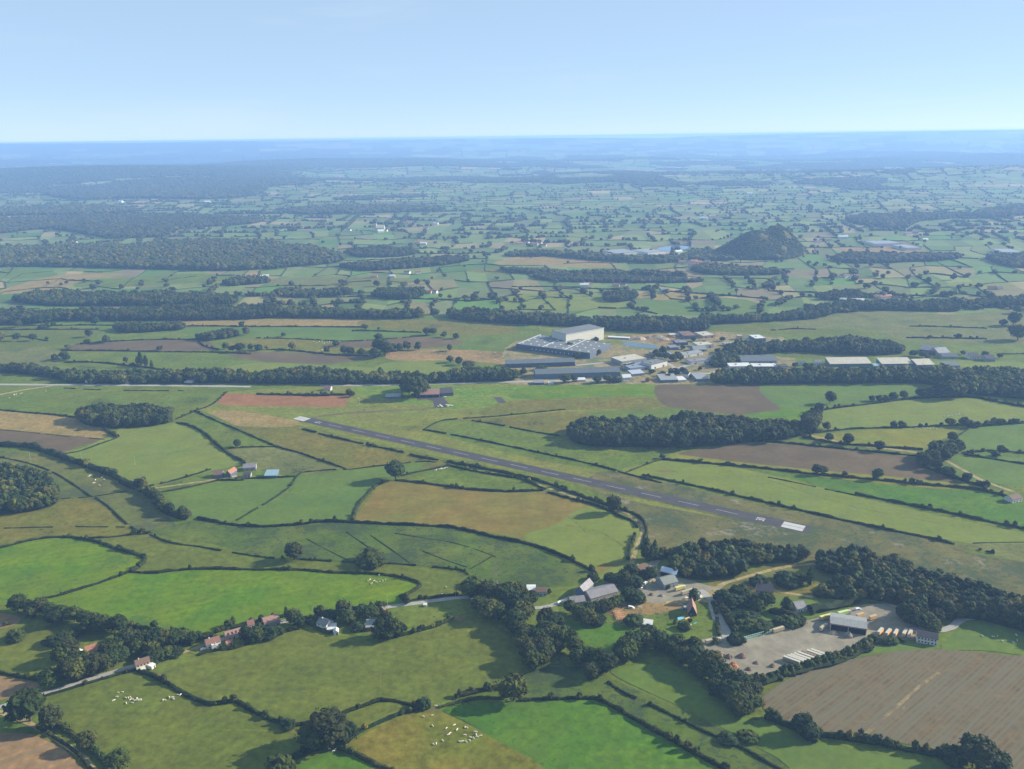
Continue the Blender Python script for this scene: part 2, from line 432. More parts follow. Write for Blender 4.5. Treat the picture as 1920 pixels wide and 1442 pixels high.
ca = me.color_attributes.new('tint', 'FLOAT_COLOR', 'CORNER'); cc = np.ones((F.size, 4), np.float32); cc[:, :3] = np.repeat(col, 4, 0); ca.data.foreach_set('color', cc.ravel())
me.update(calc_edges=True)
m, nt, b = mat_new('farmland', .95, .05); P = position(nt)
at = N(nt, 'ShaderNodeAttribute', attribute_name='tint')
f = rng(nt, noise(nt, P, .02, 5, .7), .3, .7, .84, 1.16); k = N(nt, 'ShaderNodeVectorMath', operation='SCALE')
nt.links.new(at.outputs['Color'], k.inputs[0]); nt.links.new(f, k.inputs['Scale']); nt.links.new(k.outputs[0], b.inputs['Base Color'])
me.materials.append(m); gr = link('ground', me); gr['kind'] = 'structure'; gr['label'] = 'rolling bocage farmland quilted with pastures reaching the hazy horizon'

# ------------------------------------------------------------------ field materials
OL = field_mat('olive_pasture', (.088, .122, .034), (.112, .135, .038), tuft=0, stripe=(1.9, 10, (.085, .11, .032), .3))
OL2 = field_mat('worn_pasture', (.108, .124, .042), (.135, .128, .050), tuft=.15, big=60)
TANP = field_mat('grazed_pasture', (.150, .135, .050), (.105, .128, .036), big=70)
BR = field_mat('bright_meadow', (.078, .160, .016), (.140, .190, .018), big=70, tuft=.4, tuftc=(.055, .12, .022), stripe=(1.2, 9, (.075, .145, .024), .4))
BR2 = field_mat('lush_meadow', (.052, .140, .016), (.085, .150, .028), big=50, tuft=.25, tuftc=(.045, .11, .02), stripe=(.8, 7, (.075, .135, .03), .4))
YG = field_mat('mown_meadow', (.145, .180, .045), (.115, .170, .045), big=80, fine=.18, stripe=(.35, 8, (.165, .19, .06), .45))
YO = field_mat('yellowing_meadow', (.160, .170, .048), (.130, .160, .048), big=60, fine=.15)
GG = field_mat('plain_meadow', (.088, .136, .040), (.110, .145, .046), big=90, tuft=.1)
GB = field_mat('cool_meadow', (.078, .142, .034), (.105, .158, .036), big=120, fine=.2, stripe=(2.0, 9, (.10, .145, .06), .4))
GGR = field_mat('greyish_meadow', (.110, .135, .068), (.125, .140, .075), big=90, tuft=.15)
RO = field_mat('rushy_wetland', (.070, .118, .036), (.100, .135, .045), tuft=1.15, tuftc=(.040, .062, .030), big=60, fine=.4)
RO2 = field_mat('rough_grassland', (.098, .128, .048), (.125, .132, .060), tuft=.9, tuftc=(.06, .08, .04), big=45)
RO3 = field_mat('airfield_rough', (.110, .120, .068), (.135, .128, .075), tuft=1.1, tuftc=(.048, .078, .036), patch=((.24, .20, .13), 42, .57), big=50, fine=.4)
TA = field_mat('tan_stubble', (.165, .135, .062), (.130, .138, .055), big=80, fine=.15)
TA2 = field_mat('pale_stubble', (.240, .200, .110), (.190, .175, .085), big=80, stripe=(.3, 9, (.17, .17, .08), .3), fine=.15)
BN = field_mat('bare_brown', (.215, .150, .100), (.250, .175, .120), big=50, stripe=(.9, 9, (.19, .15, .10), .5))
RB = field_mat('reddish_soil', (.230, .130, .095), (.190, .120, .085), big=60, fine=.12)
GBN = field_mat('grey_brown_soil', (.096, .084, .078), (.115, .096, .080), big=120, fine=.12)
LA = field_mat('light_soil', (.230, .190, .120), (.185, .165, .095), big=70)
AG = field_mat('airfield_grass', (.128, .165, .052), (.150, .165, .062), big=70, tuft=.12)
AGB = field_mat('airfield_bright', (.095, .175, .045), (.135, .180, .055), big=50)
_d = G(1760, 1262) - G(1622, 1378); PLA = math.pi / 2 - math.atan2(_d.y, _d.x)
PL = field_mat('ploughed_field', (.112, .088, .066), (.128, .098, .068), big=45, stripe=(PLA, 3.2, (.150, .135, .085), .9), patch=((.30, .26, .17), 26, .665))
GV = field_mat('gravel_yard', (.232, .235, .270), (.205, .208, .240), big=30, fine=.1, patch=((.24, .19, .14), 16, .66))
TR = field_mat('dirt_track', (.300, .270, .215), (.240, .220, .165), big=20)
IND = field_mat('industrial_ground', (.230, .205, .165), (.180, .175, .120), big=35, patch=((.12, .15, .07), 40, .52))
CUT = field_mat('dug_ground', (.260, .190, .130), (.200, .165, .115), big=40, patch=((.36, .30, .23), 18, .6), tuft=.4)
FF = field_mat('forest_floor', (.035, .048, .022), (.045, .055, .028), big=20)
WAT = plain('pond_water', (.05, .085, .11), .12, .5, .1, .05)
DWAT = plain('ditch_water', (.025, .045, .075), .2, .5, .1, .05)
ASP = plain('asphalt', (.048, .044, .046), .9, .2, .22, .06)
ROAD = plain('road_asphalt', (.26, .25, .225), .9, .2, .15, .2)
WHITE = plain('road_paint', (.44, .44, .42), .8, .2, .1, .4)

FIELDS = [  # material, photo points, label  (bottom of the pile first)
 (GG, [(-150,590),(500,580),(1000,600),(1500,610),(2080,590),(2080,730),(1340,720),(700,715),(-150,700)], None),
 (GG, [(-200,720),(800,716),(2100,700),(2150,1100),(1500,1600),(-300,1600)], None),
 # ---- between the river woods and the road
 (GGR, [(-40,655),(110,655),(90,690),(-40,690)], None),
 (GB, [(0,604),(180,600),(270,601),(330,608),(215,615),(160,610),(0,612)], None),
 (OL, [(0,613),(100,612),(190,618),(160,640),(60,650),(0,652)], None),
 (GBN, [(150,643),(240,640),(370,637),(400,655),(270,659),(130,658)], 'brownish grazed field with one round bush'),
 (GG, [(130,661),(270,662),(420,665),(470,665),(400,697),(310,690),(180,676)], None),
 (LA, [(345,600),(470,598),(600,598),(690,600),(680,612),(600,613),(480,612),(330,612)], 'long pale brown stubble strip by the wood'),
 (GB, [(330,615),(480,614),(670,616),(790,624),(720,635),(620,640),(480,632),(370,632),(340,622)], 'cool green meadow below the long stubble strip'),
 (TANP, [(430,640),(500,634),(620,642),(700,646),(690,665),(560,658),(450,652)], None),
 (OL2, [(690,600),(850,602),(960,612),(960,625),(860,628),(790,622),(680,612)], None),
 (GBN, [(660,640),(790,632),(870,640),(830,650),(740,655),(700,652),(600,650)], None),
 (GBN, [(440,660),(560,662),(700,668),(620,682),(500,678),(440,670)], None),
 (YG, [(480,680),(620,686),(700,690),(720,700),(560,700),(400,698)], None),
 (YG, [(715,682),(810,677),(850,695),(830,700),(740,708),(700,702)], 'hummocky mown paddock behind the airfield trees'),
 (CUT, [(725,662),(800,655),(900,658),(960,662),(1100,676),(1100,690),(950,683),(850,676),(740,676)], 'scraped reddish earth bank west of the factory'),
 (IND, [(940,682),(968,640),(1120,628),(1250,628),(1345,622),(1430,630),(1480,640),(1480,700),(1340,718),(1150,722),(960,722)], 'worn gravel and grass of the industrial estate'),
 (AG, [(1020,602),(1060,600),(1110,604),(1150,612),(1040,622),(1012,618)], None),
 (AG, [(1130,632),(1165,636),(1160,645),(1120,648)], None),
 (CUT, [(1165,630),(1240,626),(1340,624),(1350,634),(1290,640),(1255,648),(1200,638)], 'stockpile yard of brown earth behind the pond'),
 (OL, [(1330,607),(1500,605),(1600,610),(1640,630),(1560,628),(1440,625),(1340,620)], None),
 (GGR, [(1450,610),(1600,582),(1780,590),(1920,577),(2000,575),(2000,640),(1700,640),(1640,620)], 'grey green rise beyond the railway woods'),
 (OL, [(1440,664),(1480,660),(1560,663),(1640,664),(1640,668),(1500,672)], None),
 (YG, [(1740,680),(1800,676),(1920,680),(2000,690),(2000,700),(1880,694),(1780,690)], None),
 (GB, [(0,505),(100,510),(95,519),(0,522)], None),
 (LA, [(0,545),(60,527),(130,514),(235,514),(170,522),(120,540),(30,550),(0,552)], 'pale sandy harvested field below the big forest'),
 (GG, [(180,524),(390,513),(440,524),(260,537),(140,538)], None),
 (GGR, [(500,524),(660,518),(760,522),(800,527),(640,541),(520,536)], 'grey green pasture above the hedgerow oaks'),
 (YG, [(940,560),(1010,548),(1160,558),(1170,578),(1120,582),(960,582)], 'pale yellow green field north of the river trees'),
 (GB, [(1170,575),(1250,556),(1400,562),(1440,590),(1330,592),(1230,588)], 'broad green meadow north of the river trees'),
 (TA2, [(1160,553),(1290,550),(1350,560),(1240,563)], None),
 (LA, [(920,495),(1000,478),(1120,487),(1160,500),(1090,502),(1000,496)], 'pale field below the distant village'),
 (OL2, [(870,508),(980,500),(1060,505),(1040,513),(950,514)], None),
 (YG, [(1780,530),(1870,529),(1900,536),(1800,539)], None),
 # ---- airfield
 (AG, [(370,772),(400,752),(420,736),(660,722),(960,720),(1070,735),(1240,730),(1230,760),(1080,775),(900,786),(850,786),(800,806),(1000,860),(1165,890),(1390,945),(1700,1010),(1920,1060),(2050,1090),(2050,1130),(1920,1110),(1700,1055),(1600,1030),(1500,1000),(1200,990),(1180,950),(1100,915),(1000,890),(840,860),(680,825),(560,798),(470,800)], 'mown grass of the small airfield'),
 (AGB, [(665,727),(800,722),(960,724),(1100,722),(1100,740),(1010,760),(900,764),(820,766),(700,745)], 'greener grass around the airfield buildings'),
 (LA, [(385,776),(440,770),(560,790),(540,801),(460,800),(400,792)], 'faded straw coloured patch at the runway end'),
 (RB, [(425,738),(500,741),(600,741),(657,741),(648,752),(638,763),(500,761),(412,758)], 'reddish brown tilled plot with straight edges'),
 (BR, [(950,742),(1000,724),(1120,722),(1235,722),(1240,745),(1100,744),(1000,750)], 'bright green crop strip beside the industrial estate'),
 (OL2, [(960,752),(1100,746),(1240,746),(1260,765),(1100,768),(1000,772),(920,780),(900,770)], None),
 (GBN, [(1228,724),(1300,722),(1424,722),(1450,745),(1462,768),(1440,780),(1380,778),(1300,768),(1245,760)], 'grey brown ploughed parcel north of the copse'),
 (BR, [(1385,780),(1460,770),(1530,765),(1525,790),(1505,800),(1420,790)], None),
 (GB, [(1425,722),(1560,722),(1700,720),(1720,742),(1600,754),(1500,768),(1460,762)], 'smooth green meadow with a lone tree at its corner'),
 (OL2, [(850,786),(930,783),(1075,772),(1110,785),(1060,812),(1020,820),(960,800)], None),
 (GG, [(802,808),(850,788),(930,797),(1062,816),(1100,842),(1180,850),(1250,842),(1165,886),(1000,852),(880,826)], 'triangular meadow between runway and dark copse'),
 # ---- right, mid distance
 (YG, [(1535,798),(1545,772),(1600,762),(1720,749),(1830,748),(1920,766),(2020,772),(2020,795),(1880,796),(1800,800),(1650,803),(1560,806)], 'wide yellow green pasture below the oaks'),
 (YO, [(1512,822),(1560,812),(1700,803),(1800,803),(1770,822),(1730,842),(1640,836)], 'yellowing meadow with a line of white cattle'),
 (GB, [(1795,822),(1840,800),(1920,796),(2020,800),(2020,848),(1920,850),(1810,850)], None),
 (GB, [(1770,872),(1800,852),(1860,853),(1920,862),(2020,870),(2020,905),(1920,910),(1860,906),(1820,898)], None),
 (OL, [(1420,830),(1500,824),(1560,834),(1720,848),(1740,860),(1560,842),(1440,836)], None),
 (YO, [(1250,858),(1300,846),(1420,868),(1600,886),(1740,900),(1850,914),(1840,920),(1700,912),(1500,890),(1350,872)], 'dry yellow strip along the foot of the brown field'),
 (GBN, [(1272,850),(1350,838),(1420,833),(1520,836),(1640,850),(1720,860),(1730,878),(1800,905),(1700,896),(1560,884),(1400,868),(1310,857)], 'dark brown tilled field beside the copse'),
 (YG, [(1172,888),(1210,870),(1248,863),(1350,872),(1450,892),(1600,930),(1750,965),(1920,1000),(2020,1022),(2020,1035),(1920,1022),(1820,1020),(1640,985),(1400,935)], 'long yellow green field parallel to the runway'),
 (BR2, [(1400,880),(1500,892),(1700,914),(1850,925),(1920,945),(2020,960),(2020,1015),(1920,990),(1750,955),(1610,930),(1500,900)], 'long bright green field with a hedge across it'),
 (RO3, [(1100,912),(1180,930),(1300,957),(1440,992),(1520,1014),(1620,1035),(1640,1010),(1560,985),(1440,955),(1300,922),(1180,895),(1120,888)], None),
 (GGR, [(1800,1022),(1920,1020),(2020,1030),(2020,1070),(1920,1055),(1860,1040)], None),
 (RO3, [(1180,938),(1320,965),(1500,1000),(1580,985),(1700,1010),(1860,1045),(2050,1085),(2100,1190),(1920,1170),(1760,1120),(1640,1100),(1560,1100),(1480,1060),(1300,1045),(1220,1045),(1205,985),(1190,960),(1100,915),(1000,880)], 'rough weedy ground beside the runway'),
 (RO3, [(1160,885),(1260,908),(1420,945),(1640,990),(1820,1030),(1700,1025),(1520,985),(1300,935),(1120,892)], None),
 # ---- left, mid distance
 (GG, [(-60,738),(150,728),(330,730),(416,737),(400,752),(372,768),(330,790),(240,800),(140,781),(0,769),(-60,765)], 'large cool green field around the round copse'),
 (LA, [(-60,764),(0,770),(110,779),(150,786),(208,810),(202,820),(190,822),(90,813),(0,806),(-60,802)], None),
 (GBN, [(-60,803),(0,806),(90,814),(188,823),(150,837),(112,850),(60,842),(0,836),(-60,836)], 'brown stubble field above the thick hedge'),
 (GG, [(330,792),(375,771),(450,802),(520,832),(640,878),(560,889),(452,872),(440,858),(400,832),(370,806)], None),
 (GGR, [(430,842),(520,838),(640,876),(560,888),(455,872)], None),
 (OL2, [(385,775),(460,803),(560,802),(680,828),(840,866),(760,876),(640,878),(520,834)], 'faded pasture beside the runway hedge'),
 (YG, [(120,852),(160,838),(214,812),(225,803),(270,796),(330,793),(365,803),(400,832),(430,855),(452,868),(395,884),(330,902),(272,914),(200,886)], 'large yellow green meadow above the farm'),
 (RO2, [(-80,860),(0,848),(60,850),(120,864),(200,893),(262,925),(300,960),(330,985),(280,1002),(140,1003),(60,1010),(-80,1025)], 'rough brownish pasture beside the thick hedge'),
 (OL2, [(-80,930),(60,960),(130,935),(180,940),(250,1000),(150,1004),(60,1008),(-80,1030)], None),
 (RO2, [(170,930),(260,926),(300,950),(320,980),(262,998),(220,965)], None),
 (GG, [(285,918),(400,890),(455,900),(400,907),(300,928)], None),
 (GB, [(312,930),(330,922),(400,907),(470,898),(558,895),(548,915),(500,945),(440,978),(372,970),(330,950)], 'green field below the farm'),
 (GB, [(444,982),(500,948),(550,918),(560,896),(640,884),(720,874),(800,866),(740,904),(715,906),(690,925),(672,955),(664,976),(600,978),(500,984)], 'green field with the big oak at its corner'),
 (GG, [(742,897),(800,884),(855,878),(930,892),(1015,915),(1022,921),(950,921),(850,912)], 'small pasture with a row of white cattle'),
 (TA, [(668,977),(690,940),(712,910),(745,903),(850,914),(950,924),(1030,924),(1090,942),(1130,955),(1200,990),(1192,1030),(1175,1050),(1110,1078),(1050,1040),(970,1010),(860,990),(760,983)], 'large ochre field running to green'),
 (YG, [(980,1008),(1040,985),(1080,958),(1120,952),(1196,985),(1194,1030),(1180,1048),(1120,1062),(1112,1076),(1060,1045)], 'green end of the ochre field by the lane'),
 (YG, [(1120,1080),(1190,1047),(1180,1064),(1140,1086)], None),
 (RO, [(255,1000),(330,985),(374,975),(440,984),(520,988),(620,982),(760,986),(860,992),(960,1015),(1050,1047),(1108,1078),(1095,1095),(1040,1100),(960,1108),(905,1085),(870,1070),(760,1060),(650,1054),(500,1044),(400,1020),(300,1003)], 'dark rushy wetland with old drains'),
 (OL, [(160,1010),(270,1003),(300,1004),(400,1024),(500,1046),(650,1057),(760,1062),(860,1070),(880,1085),(900,1108),(760,1130),(752,1118),(788,1100),(784,1088),(730,1077),(600,1070),(500,1066),(350,1066),(242,1074),(272,1050),(262,1036)], 'olive pasture wrapped round the bright meadow'),
 (BR, [(-80,1040),(0,1030),(60,1014),(130,1010),(180,1013),(240,1032),(266,1046),(262,1060),(240,1072),(90,1120),(0,1136),(-80,1140)], 'bright meadow with curved hedge'),
 (BR, [(60,1130),(90,1122),(242,1075),(350,1068),(500,1068),(600,1072),(730,1079),(780,1090),(784,1098),(750,1118),(756,1132),(640,1148),(540,1164),(470,1175),(380,1194),(300,1188),(240,1178),(150,1160)], 'brightest green meadow curving above the hamlet road'),
 # ---- foreground
 (OL, [(-60,1190),(0,1180),(60,1172),(130,1180),(160,1200),(130,1250),(90,1276),(0,1262),(-60,1258)], 'green paddock left of the garden trees'),
 (BN, [(-60,1150),(0,1150),(34,1156),(36,1168),(0,1180),(-60,1190)], None),
 (BN, [(-60,1264),(0,1268),(60,1280),(76,1286),(40,1302),(0,1314),(-60,1330)], 'brown stubble corner above the road'),
 (BN, [(-60,1374),(0,1375),(60,1377),(100,1394),(140,1420),(170,1450),(180,1520),(-60,1520)], 'bare brown field cut by the track'),
 (OL2, [(60,1376),(110,1388),(160,1420),(190,1450),(165,1450),(120,1405),(90,1390)], None),
 (GG, [(320,1190),(380,1190),(480,1170),(540,1166),(640,1148),(760,1133),(850,1120),(880,1126),(1010,1140),(960,1180),(880,1150),(730,1205),(640,1185),(560,1182),(480,1205),(370,1230)], None),
 (OL, [(300,1262),(345,1244),(400,1228),(480,1207),(545,1182),(580,1180),(640,1192),(715,1206),(770,1192),(850,1172),(880,1155),(930,1170),(980,1220),(975,1270),(900,1300),(840,1312),(790,1328),(760,1320),(715,1314),(680,1322),(620,1345),(545,1362),(490,1340),(440,1316),(392,1320),(330,1292),(280,1268)], 'wide olive meadow below the hamlet road'),
 (BR2, [(1000,1230),(1060,1150),(1150,1170),(1300,1195),(1340,1200),(1300,1215),(1210,1200),(1130,1225),(1080,1200)], None),
 (OL, [(80,1308),(160,1285),(245,1264),(290,1282),(390,1324),(440,1320),(490,1344),(540,1366),(620,1350),(600,1390),(560,1420),(515,1450),(500,1520),(215,1520),(200,1430),(160,1398),(95,1350),(60,1330)], 'olive pasture with a herd of white cattle'),
 (OL, [(560,1364),(630,1347),(700,1322),(750,1317),(790,1330),(730,1352),(680,1375),(650,1396),(600,1392)], None),
 (TANP, [(645,1402),(670,1385),(720,1358),(770,1338),(812,1331),(850,1345),(900,1370),(960,1405),(1040,1450),(1060,1520),(760,1520),(735,1450)], 'tan grazed pasture with pale cattle'),
 (BR2, [(830,1332),(870,1322),(960,1318),(1060,1314),(1112,1313),(1160,1332),(1240,1374),(1300,1410),(1350,1442),(1380,1520),(1060,1520),(1020,1440),(940,1395),(870,1352)], 'saturated green field in the foreground'),
 (BR2, [(545,1450),(590,1420),(630,1410),(670,1425),(710,1450),(720,1520),(540,1520)], None),
 (RO, [(960,1312),(985,1262),(1060,1250),(1120,1256),(1150,1275),(1210,1300),(1310,1345),(1400,1395),(1480,1442),(1500,1520),(1390,1520),(1350,1438),(1240,1370),(1160,1328),(1115,1311),(1060,1312)], 'tufted marshy strip between two ditches'),
 (GB, [(1145,1262),(1170,1250),(1240,1250),(1300,1280),(1400,1345),(1440,1355),(1560,1398),(1700,1425),(1820,1450),(1820,1520),(1500,1520),(1480,1440),(1400,1392),(1310,1342),(1210,1296)], 'shaded grass along the river trees'),
 (PL, [(1428,1310),(1450,1290),(1490,1268),(1540,1248),(1600,1236),(1680,1222),(1750,1218),(1820,1222),(1900,1230),(2020,1250),(2020,1470),(1900,1460),(1840,1430),(1780,1413),(1680,1392),(1600,1380),(1530,1372),(1470,1358),(1438,1338)], 'ploughed brown field with furrows and a straw line'),
 (GB, [(1765,1218),(1790,1190),(1830,1164),(1900,1172),(2020,1190),(2020,1250),(1920,1230),(1840,1220)], 'green paddock with a few white cows'),
 (GB, [(1590,1228),(1640,1200),(1700,1200),(1760,1212),(1750,1218),(1680,1222),(1600,1234)], None),
 (OL, [(1440,1240),(1500,1255),(1560,1242),(1610,1222),(1600,1234),(1540,1248),(1490,1268),(1440,1294),(1425,1300),(1400,1280)], None),
 (OL2, [(1330,1090),(1420,1065),(1540,1050),(1600,1080),(1560,1130),(1480,1140),(1400,1130),(1340,1120)], None),
 (RO2, [(1350,1090),(1410,1072),(1480,1062),(1545,1058),(1560,1085),(1500,1100),(1440,1092),(1400,1090),(1360,1102)], 'dry rough ground above the big house'),
 (GB, [(1345,1125),(1400,1118),(1480,1118),(1600,1130),(1520,1160),(1440,1184),(1372,1188)], 'shaded gardens between lane and yard'),
 (GG, [(1065,1110),(1180,1110),(1290,1128),(1338,1132),(1360,1195),(1300,1200),(1150,1170),(1060,1165)], 'hamlet paddock with sheds and play things'),
 (CUT, [(1150,1120),(1200,1112),(1290,1122),(1290,1136),(1240,1150),(1160,1158),(1130,1140)], 'churned brown earth of the builders yard'),
 (GV, [(1196,1078),(1222,1052),(1240,1048),(1232,1066),(1262,1080),(1300,1090),(1340,1100),(1372,1088),(1350,1105),(1336,1120),(1300,1124),(1255,1132),(1205,1128),(1190,1110)], 'pale gravel lot of the hamlet'),
 (GV, [(1298,1206),(1335,1196),(1375,1198),(1440,1182),(1480,1172),(1530,1160),(1575,1148),(1620,1134),(1680,1134),(1698,1146),(1694,1166),(1720,1172),(1745,1178),(1750,1190),(1710,1200),(1660,1196),(1628,1205),(1592,1228),(1540,1242),(1470,1262),(1440,1272),(1398,1276),(1365,1262),(1338,1238),(1312,1222)], 'large grey gravel yard with trailers and spoil heaps'),
]
for mt, pts, lb in FIELDS:
    sheet('field' if mt not in (GV, IND, CUT) else 'yard', pts, mt, lb)
for nm, mt, pts, lb in [
    ('pond', WAT, [(1168,643),(1182,642),(1215,645),(1232,649),(1230,653),(1205,651),(1175,648)], 'blue factory pond behind the long warehouse'),
    ('lake', WAT, [(1233,466),(1250,462),(1290,459),(1300,460),(1285,467),(1260,471),(1236,470)], 'pale lake at the foot of the slag heap'),
    ('pond', DWAT, [(1478,1262),(1495,1258),(1513,1254),(1512,1260),(1495,1267),(1482,1269)], 'narrow dark blue pond behind the yard'),
    ('apron', ASP, [(781,746),(828,744),(833,748),(845,760),(838,763),(815,765),(811,752),(800,749),(782,750)], 'grey asphalt apron in front of the hangars'),
    ('helipad', ASP, [(925,745),(938,744.5),(950,755),(935,756)], 'small dark asphalt pad in the airfield grass'),
    ]:
    o = sheet(nm, pts, mt, lb, smooth=nm in ('pond', 'lake'))
# roads and tracks
for nm, pts, wd, mt, lb in [
    ('road', [(-60,1340),(0,1326),(40,1314),(90,1299),(150,1280),(200,1264),(248,1250),(262,1247)], 4.6, ROAD, 'pale country road climbing past the cream house'),
    ('track', [(262,1247),(300,1238),(335,1226),(372,1214),(392,1206)], 4, TR, None),
    ('road', [(392,1206),(440,1192),(480,1180),(530,1166),(600,1156),(680,1146),(730,1138),(790,1130),(850,1122),(900,1120)], 5, ROAD, 'lane running through the row of houses'),
    ('road', [(900,1120),(950,1128),(1000,1140),(1040,1134),(1062,1124),(1100,1112),(1150,1098),(1190,1088)], 4.5, ROAD, None),
    ('road', [(1366,1199),(1358,1180),(1346,1160),(1339,1140),(1333,1122),(1310,1108)], 8.5, ROAD, 'pale lane between gravel lot and large yard'),
    ('road', [(1330,1118),(1350,1098),(1380,1088),(1420,1076),(1470,1064),(1540,1056)], 4, TR, None),
    ('track', [(1385,1098),(1420,1104),(1452,1108),(1480,1113),(1524,1120)], 3.5, TR, 'whitish path leading past the big house'),
    ('road', [(1700,1185),(1730,1178),(1762,1182),(1785,1176),(1800,1164),(1830,1158),(1870,1160)], 6, ROAD, 'concrete drive from the white house to the wood'),
    ('track', [(1188,1045),(1196,1020),(1205,998),(1200,980),(1180,965),(1150,955),(1110,943),(1060,926),(1022,914),(960,893),(900,884),(840,872)], 4, TR, 'gravel farm track curving beside the runway'),
    ('track', [(1195,1072),(1185,1055),(1188,1045)], 4, TR, None),
    ('track', [(-20,1330),(40,1350),(80,1370),(120,1395),(160,1425),(190,1460)], 4, TR, 'hedged dirt track in the lower corner'),
    ('taxiway', [(815,764),(780,768),(730,770),(690,773),(640,776),(605,780),(580,786)], 7, field_mat('worn_strip', (.11, .105, .09), (.13, .12, .09)), 'narrow worn taxiway curving to the runway'),
    ('road', [(-60,721),(0,721),(200,722),(400,724),(470,725)], 9, ROAD, 'straight pale main road on the left'),
    ('road', [(600,723),(700,722),(760,721),(860,718.5),(960,716),(1100,713),(1180,712)], 9, ROAD, 'straight pale main road behind the airfield'),
    ('track', [(0,740),(40,732),(100,723)], 6, TR, None),
    ('road', [(1250,702),(1268,692),(1300,681),(1340,666),(1380,648),(1402,636)], 9, ROAD, 'estate road running diagonally through the works'),
    ('road', [(1268,692),(1285,700),(1330,700),(1370,690),(1400,684)], 7, ROAD, None),
    ('road', [(1080,685),(1150,678),(1180,672),(1240,676),(1268,692)], 7, ROAD, None),
    ('track', [(1330,1128),(1300,1126),(1240,1132)], 5, TR, None),
    ('track', [(540,894),(520,893),(500,897),(470,897),(440,894),(400,900),(330,910),(285,916)], 4, TR, 'farm track beside the orange roofed barn'),
    ('track', [(1500,812),(1600,834),(1700,846),(1760,858),(1840,900),(1900,922)], 5, TR, None),
    ('ditch', [(932,1048),(929,1066),(931,1082),(933,1096)], 1.8, field_mat('wet_mud', (.12, .13, .12), (.10, .11, .10)), None),
    ]:
    strip(nm, pts, wd, mt, lb)
# straw line in the ploughed field
strip('straw_line', [(1622,1378),(1680,1327),(1730,1283),(1760,1262)], 2.4, field_mat('straw', (.20, .185, .160), (.17, .160, .13), patch=((.16, .125, .09), 14, .52)), 'straight straw coloured line across the furrows')

# worn gateways, wet patches and wheel tracks in the pastures
WORN = field_mat('worn_gateway', (.16, .135, .10), (.125, .125, .07), big=8, tuft=.5); WET = field_mat('wet_patch', (.060, .100, .034), (.075, .115, .036), big=20, tuft=.6)
_rp = random.Random(4)
def blob(name, x, y, w_, h_, m, label):
    k = 9; sheet(name, [(x + w_ * math.cos(i * 6.283 / k) * _rp.uniform(.6, 1.2), y + h_ * math.sin(i * 6.283 / k) * _rp.uniform(.6, 1.2)) for i in range(k)], m, label)
for x, y, w_, h_ in [(812,1330,14,4),(858,1160,12,6),(712,1218,5,3),(548,1372,9,4),(300,1268,9,4),(668,980,6,3),(1020,925,6,2.5),(277,1006,8,3),(250,1074,7,2.5),(1190,1048,7,3),(1500,1375,12,4),(820,875,9,2),(460,878,8,2.5),(1244,862,8,2),(1250,884,18,3),(1155,893,16,3)]:
    blob('worn_patch', x, y, w_, h_, WORN, None)
for x, y, w_, h_ in [(600,1010,50,8),(450,1005,40,7),(1020,1060,34,8),(960,1085,30,7)]:
    blob('damp_patch', x, y, w_, h_, WET, None)
TRK = field_mat('wheel_track', (.108, .138, .050), (.100, .130, .044), big=12)
for pts in [[(713,1218),(714,1250),(713,1312)],[(300,1268),(420,1290),(520,1300),(640,1290)],[(560,1375),(420,1370),(260,1400)],[(200,868),(300,850),(400,842)],[(110,1112),(300,1095),(520,1085),(700,1088)],[(1440,900),(1600,950),(1780,985)],[(700,930),(860,945),(1040,960),(1100,1000)],[(1190,1042),(1130,1000),(1060,985)],[(640,890),(600,940),(560,975)],[(1560,790),(1700,775),(1880,785)],[(60,745),(200,752),(360,750)]]:
    strip('wheel_track', pts, 1.3, TRK)

# ------------------------------------------------------------------ runway
A, B = G(556, 783.2), G(1507.5, 991.7)
d = (B - A); L = d.length; d.normalize(); n = Vector((-d.y, d.x, 0))
def rect(name, s0, s1, t0, t1, z, m, label=None):
    vs = [A + d * s + n * t + Vector((0, 0, z)) for s, t in ((s0, t0), (s1, t0), (s1, t1), (s0, t1))]
    o = MB().add(vs, [(0, 1, 2, 3)]).build(name, m); o['kind'] = 'structure'
    if label: o['label'] = label
    return o
Z = next_z([A, B]) + .012; RWH = abs((G(1479.5, 978.5) - G(1456, 986)).dot(n)) / 2; print('runway', L, RWH)
rect('runway', 16, L + 5, -RWH - 1.6, RWH + 1.6, Z, ASP, 'long narrow asphalt runway lying diagonally across the grass')
PALE = plain('worn_road_paint', (.33, .33, .33), .85, .2, .2, .3)
def marks(name, rects, label, m=WHITE):
    mb = MB()
    for s0, s1, t0, t1 in rects:
        mb.add([A + d * s + n * t + Vector((0, 0, Z + .05)) for s, t in ((s0, t0), (s1, t0), (s1, t1), (s0, t1))], [(0, 1, 2, 3)])
    o = mb.build(name, m); o['kind'] = 'structure'; o['label'] = label
k = 14; cyc = (L - 110) / k
marks('centre_line', [(62 + i * cyc, 62 + i * cyc + cyc * .55, -.3, .3) for i in range(k)], 'dashed white centre line of the runway', PALE)
for end, s, sg in (('far', 0, 1), ('near', L, -1)):
    R8 = []
    for i in range(8):
        pt = (2 * RWH - 2.4) / 8; t = -RWH + .9 + i * pt + (.6 if i > 3 else 0)
        R8.append((s, s + sg * (G(1519, 988) - G(1479.5, 978.5)).length, t, t + pt * .80))
    marks('threshold_bars', R8, 'white threshold bars at the %s end of the runway' % end)
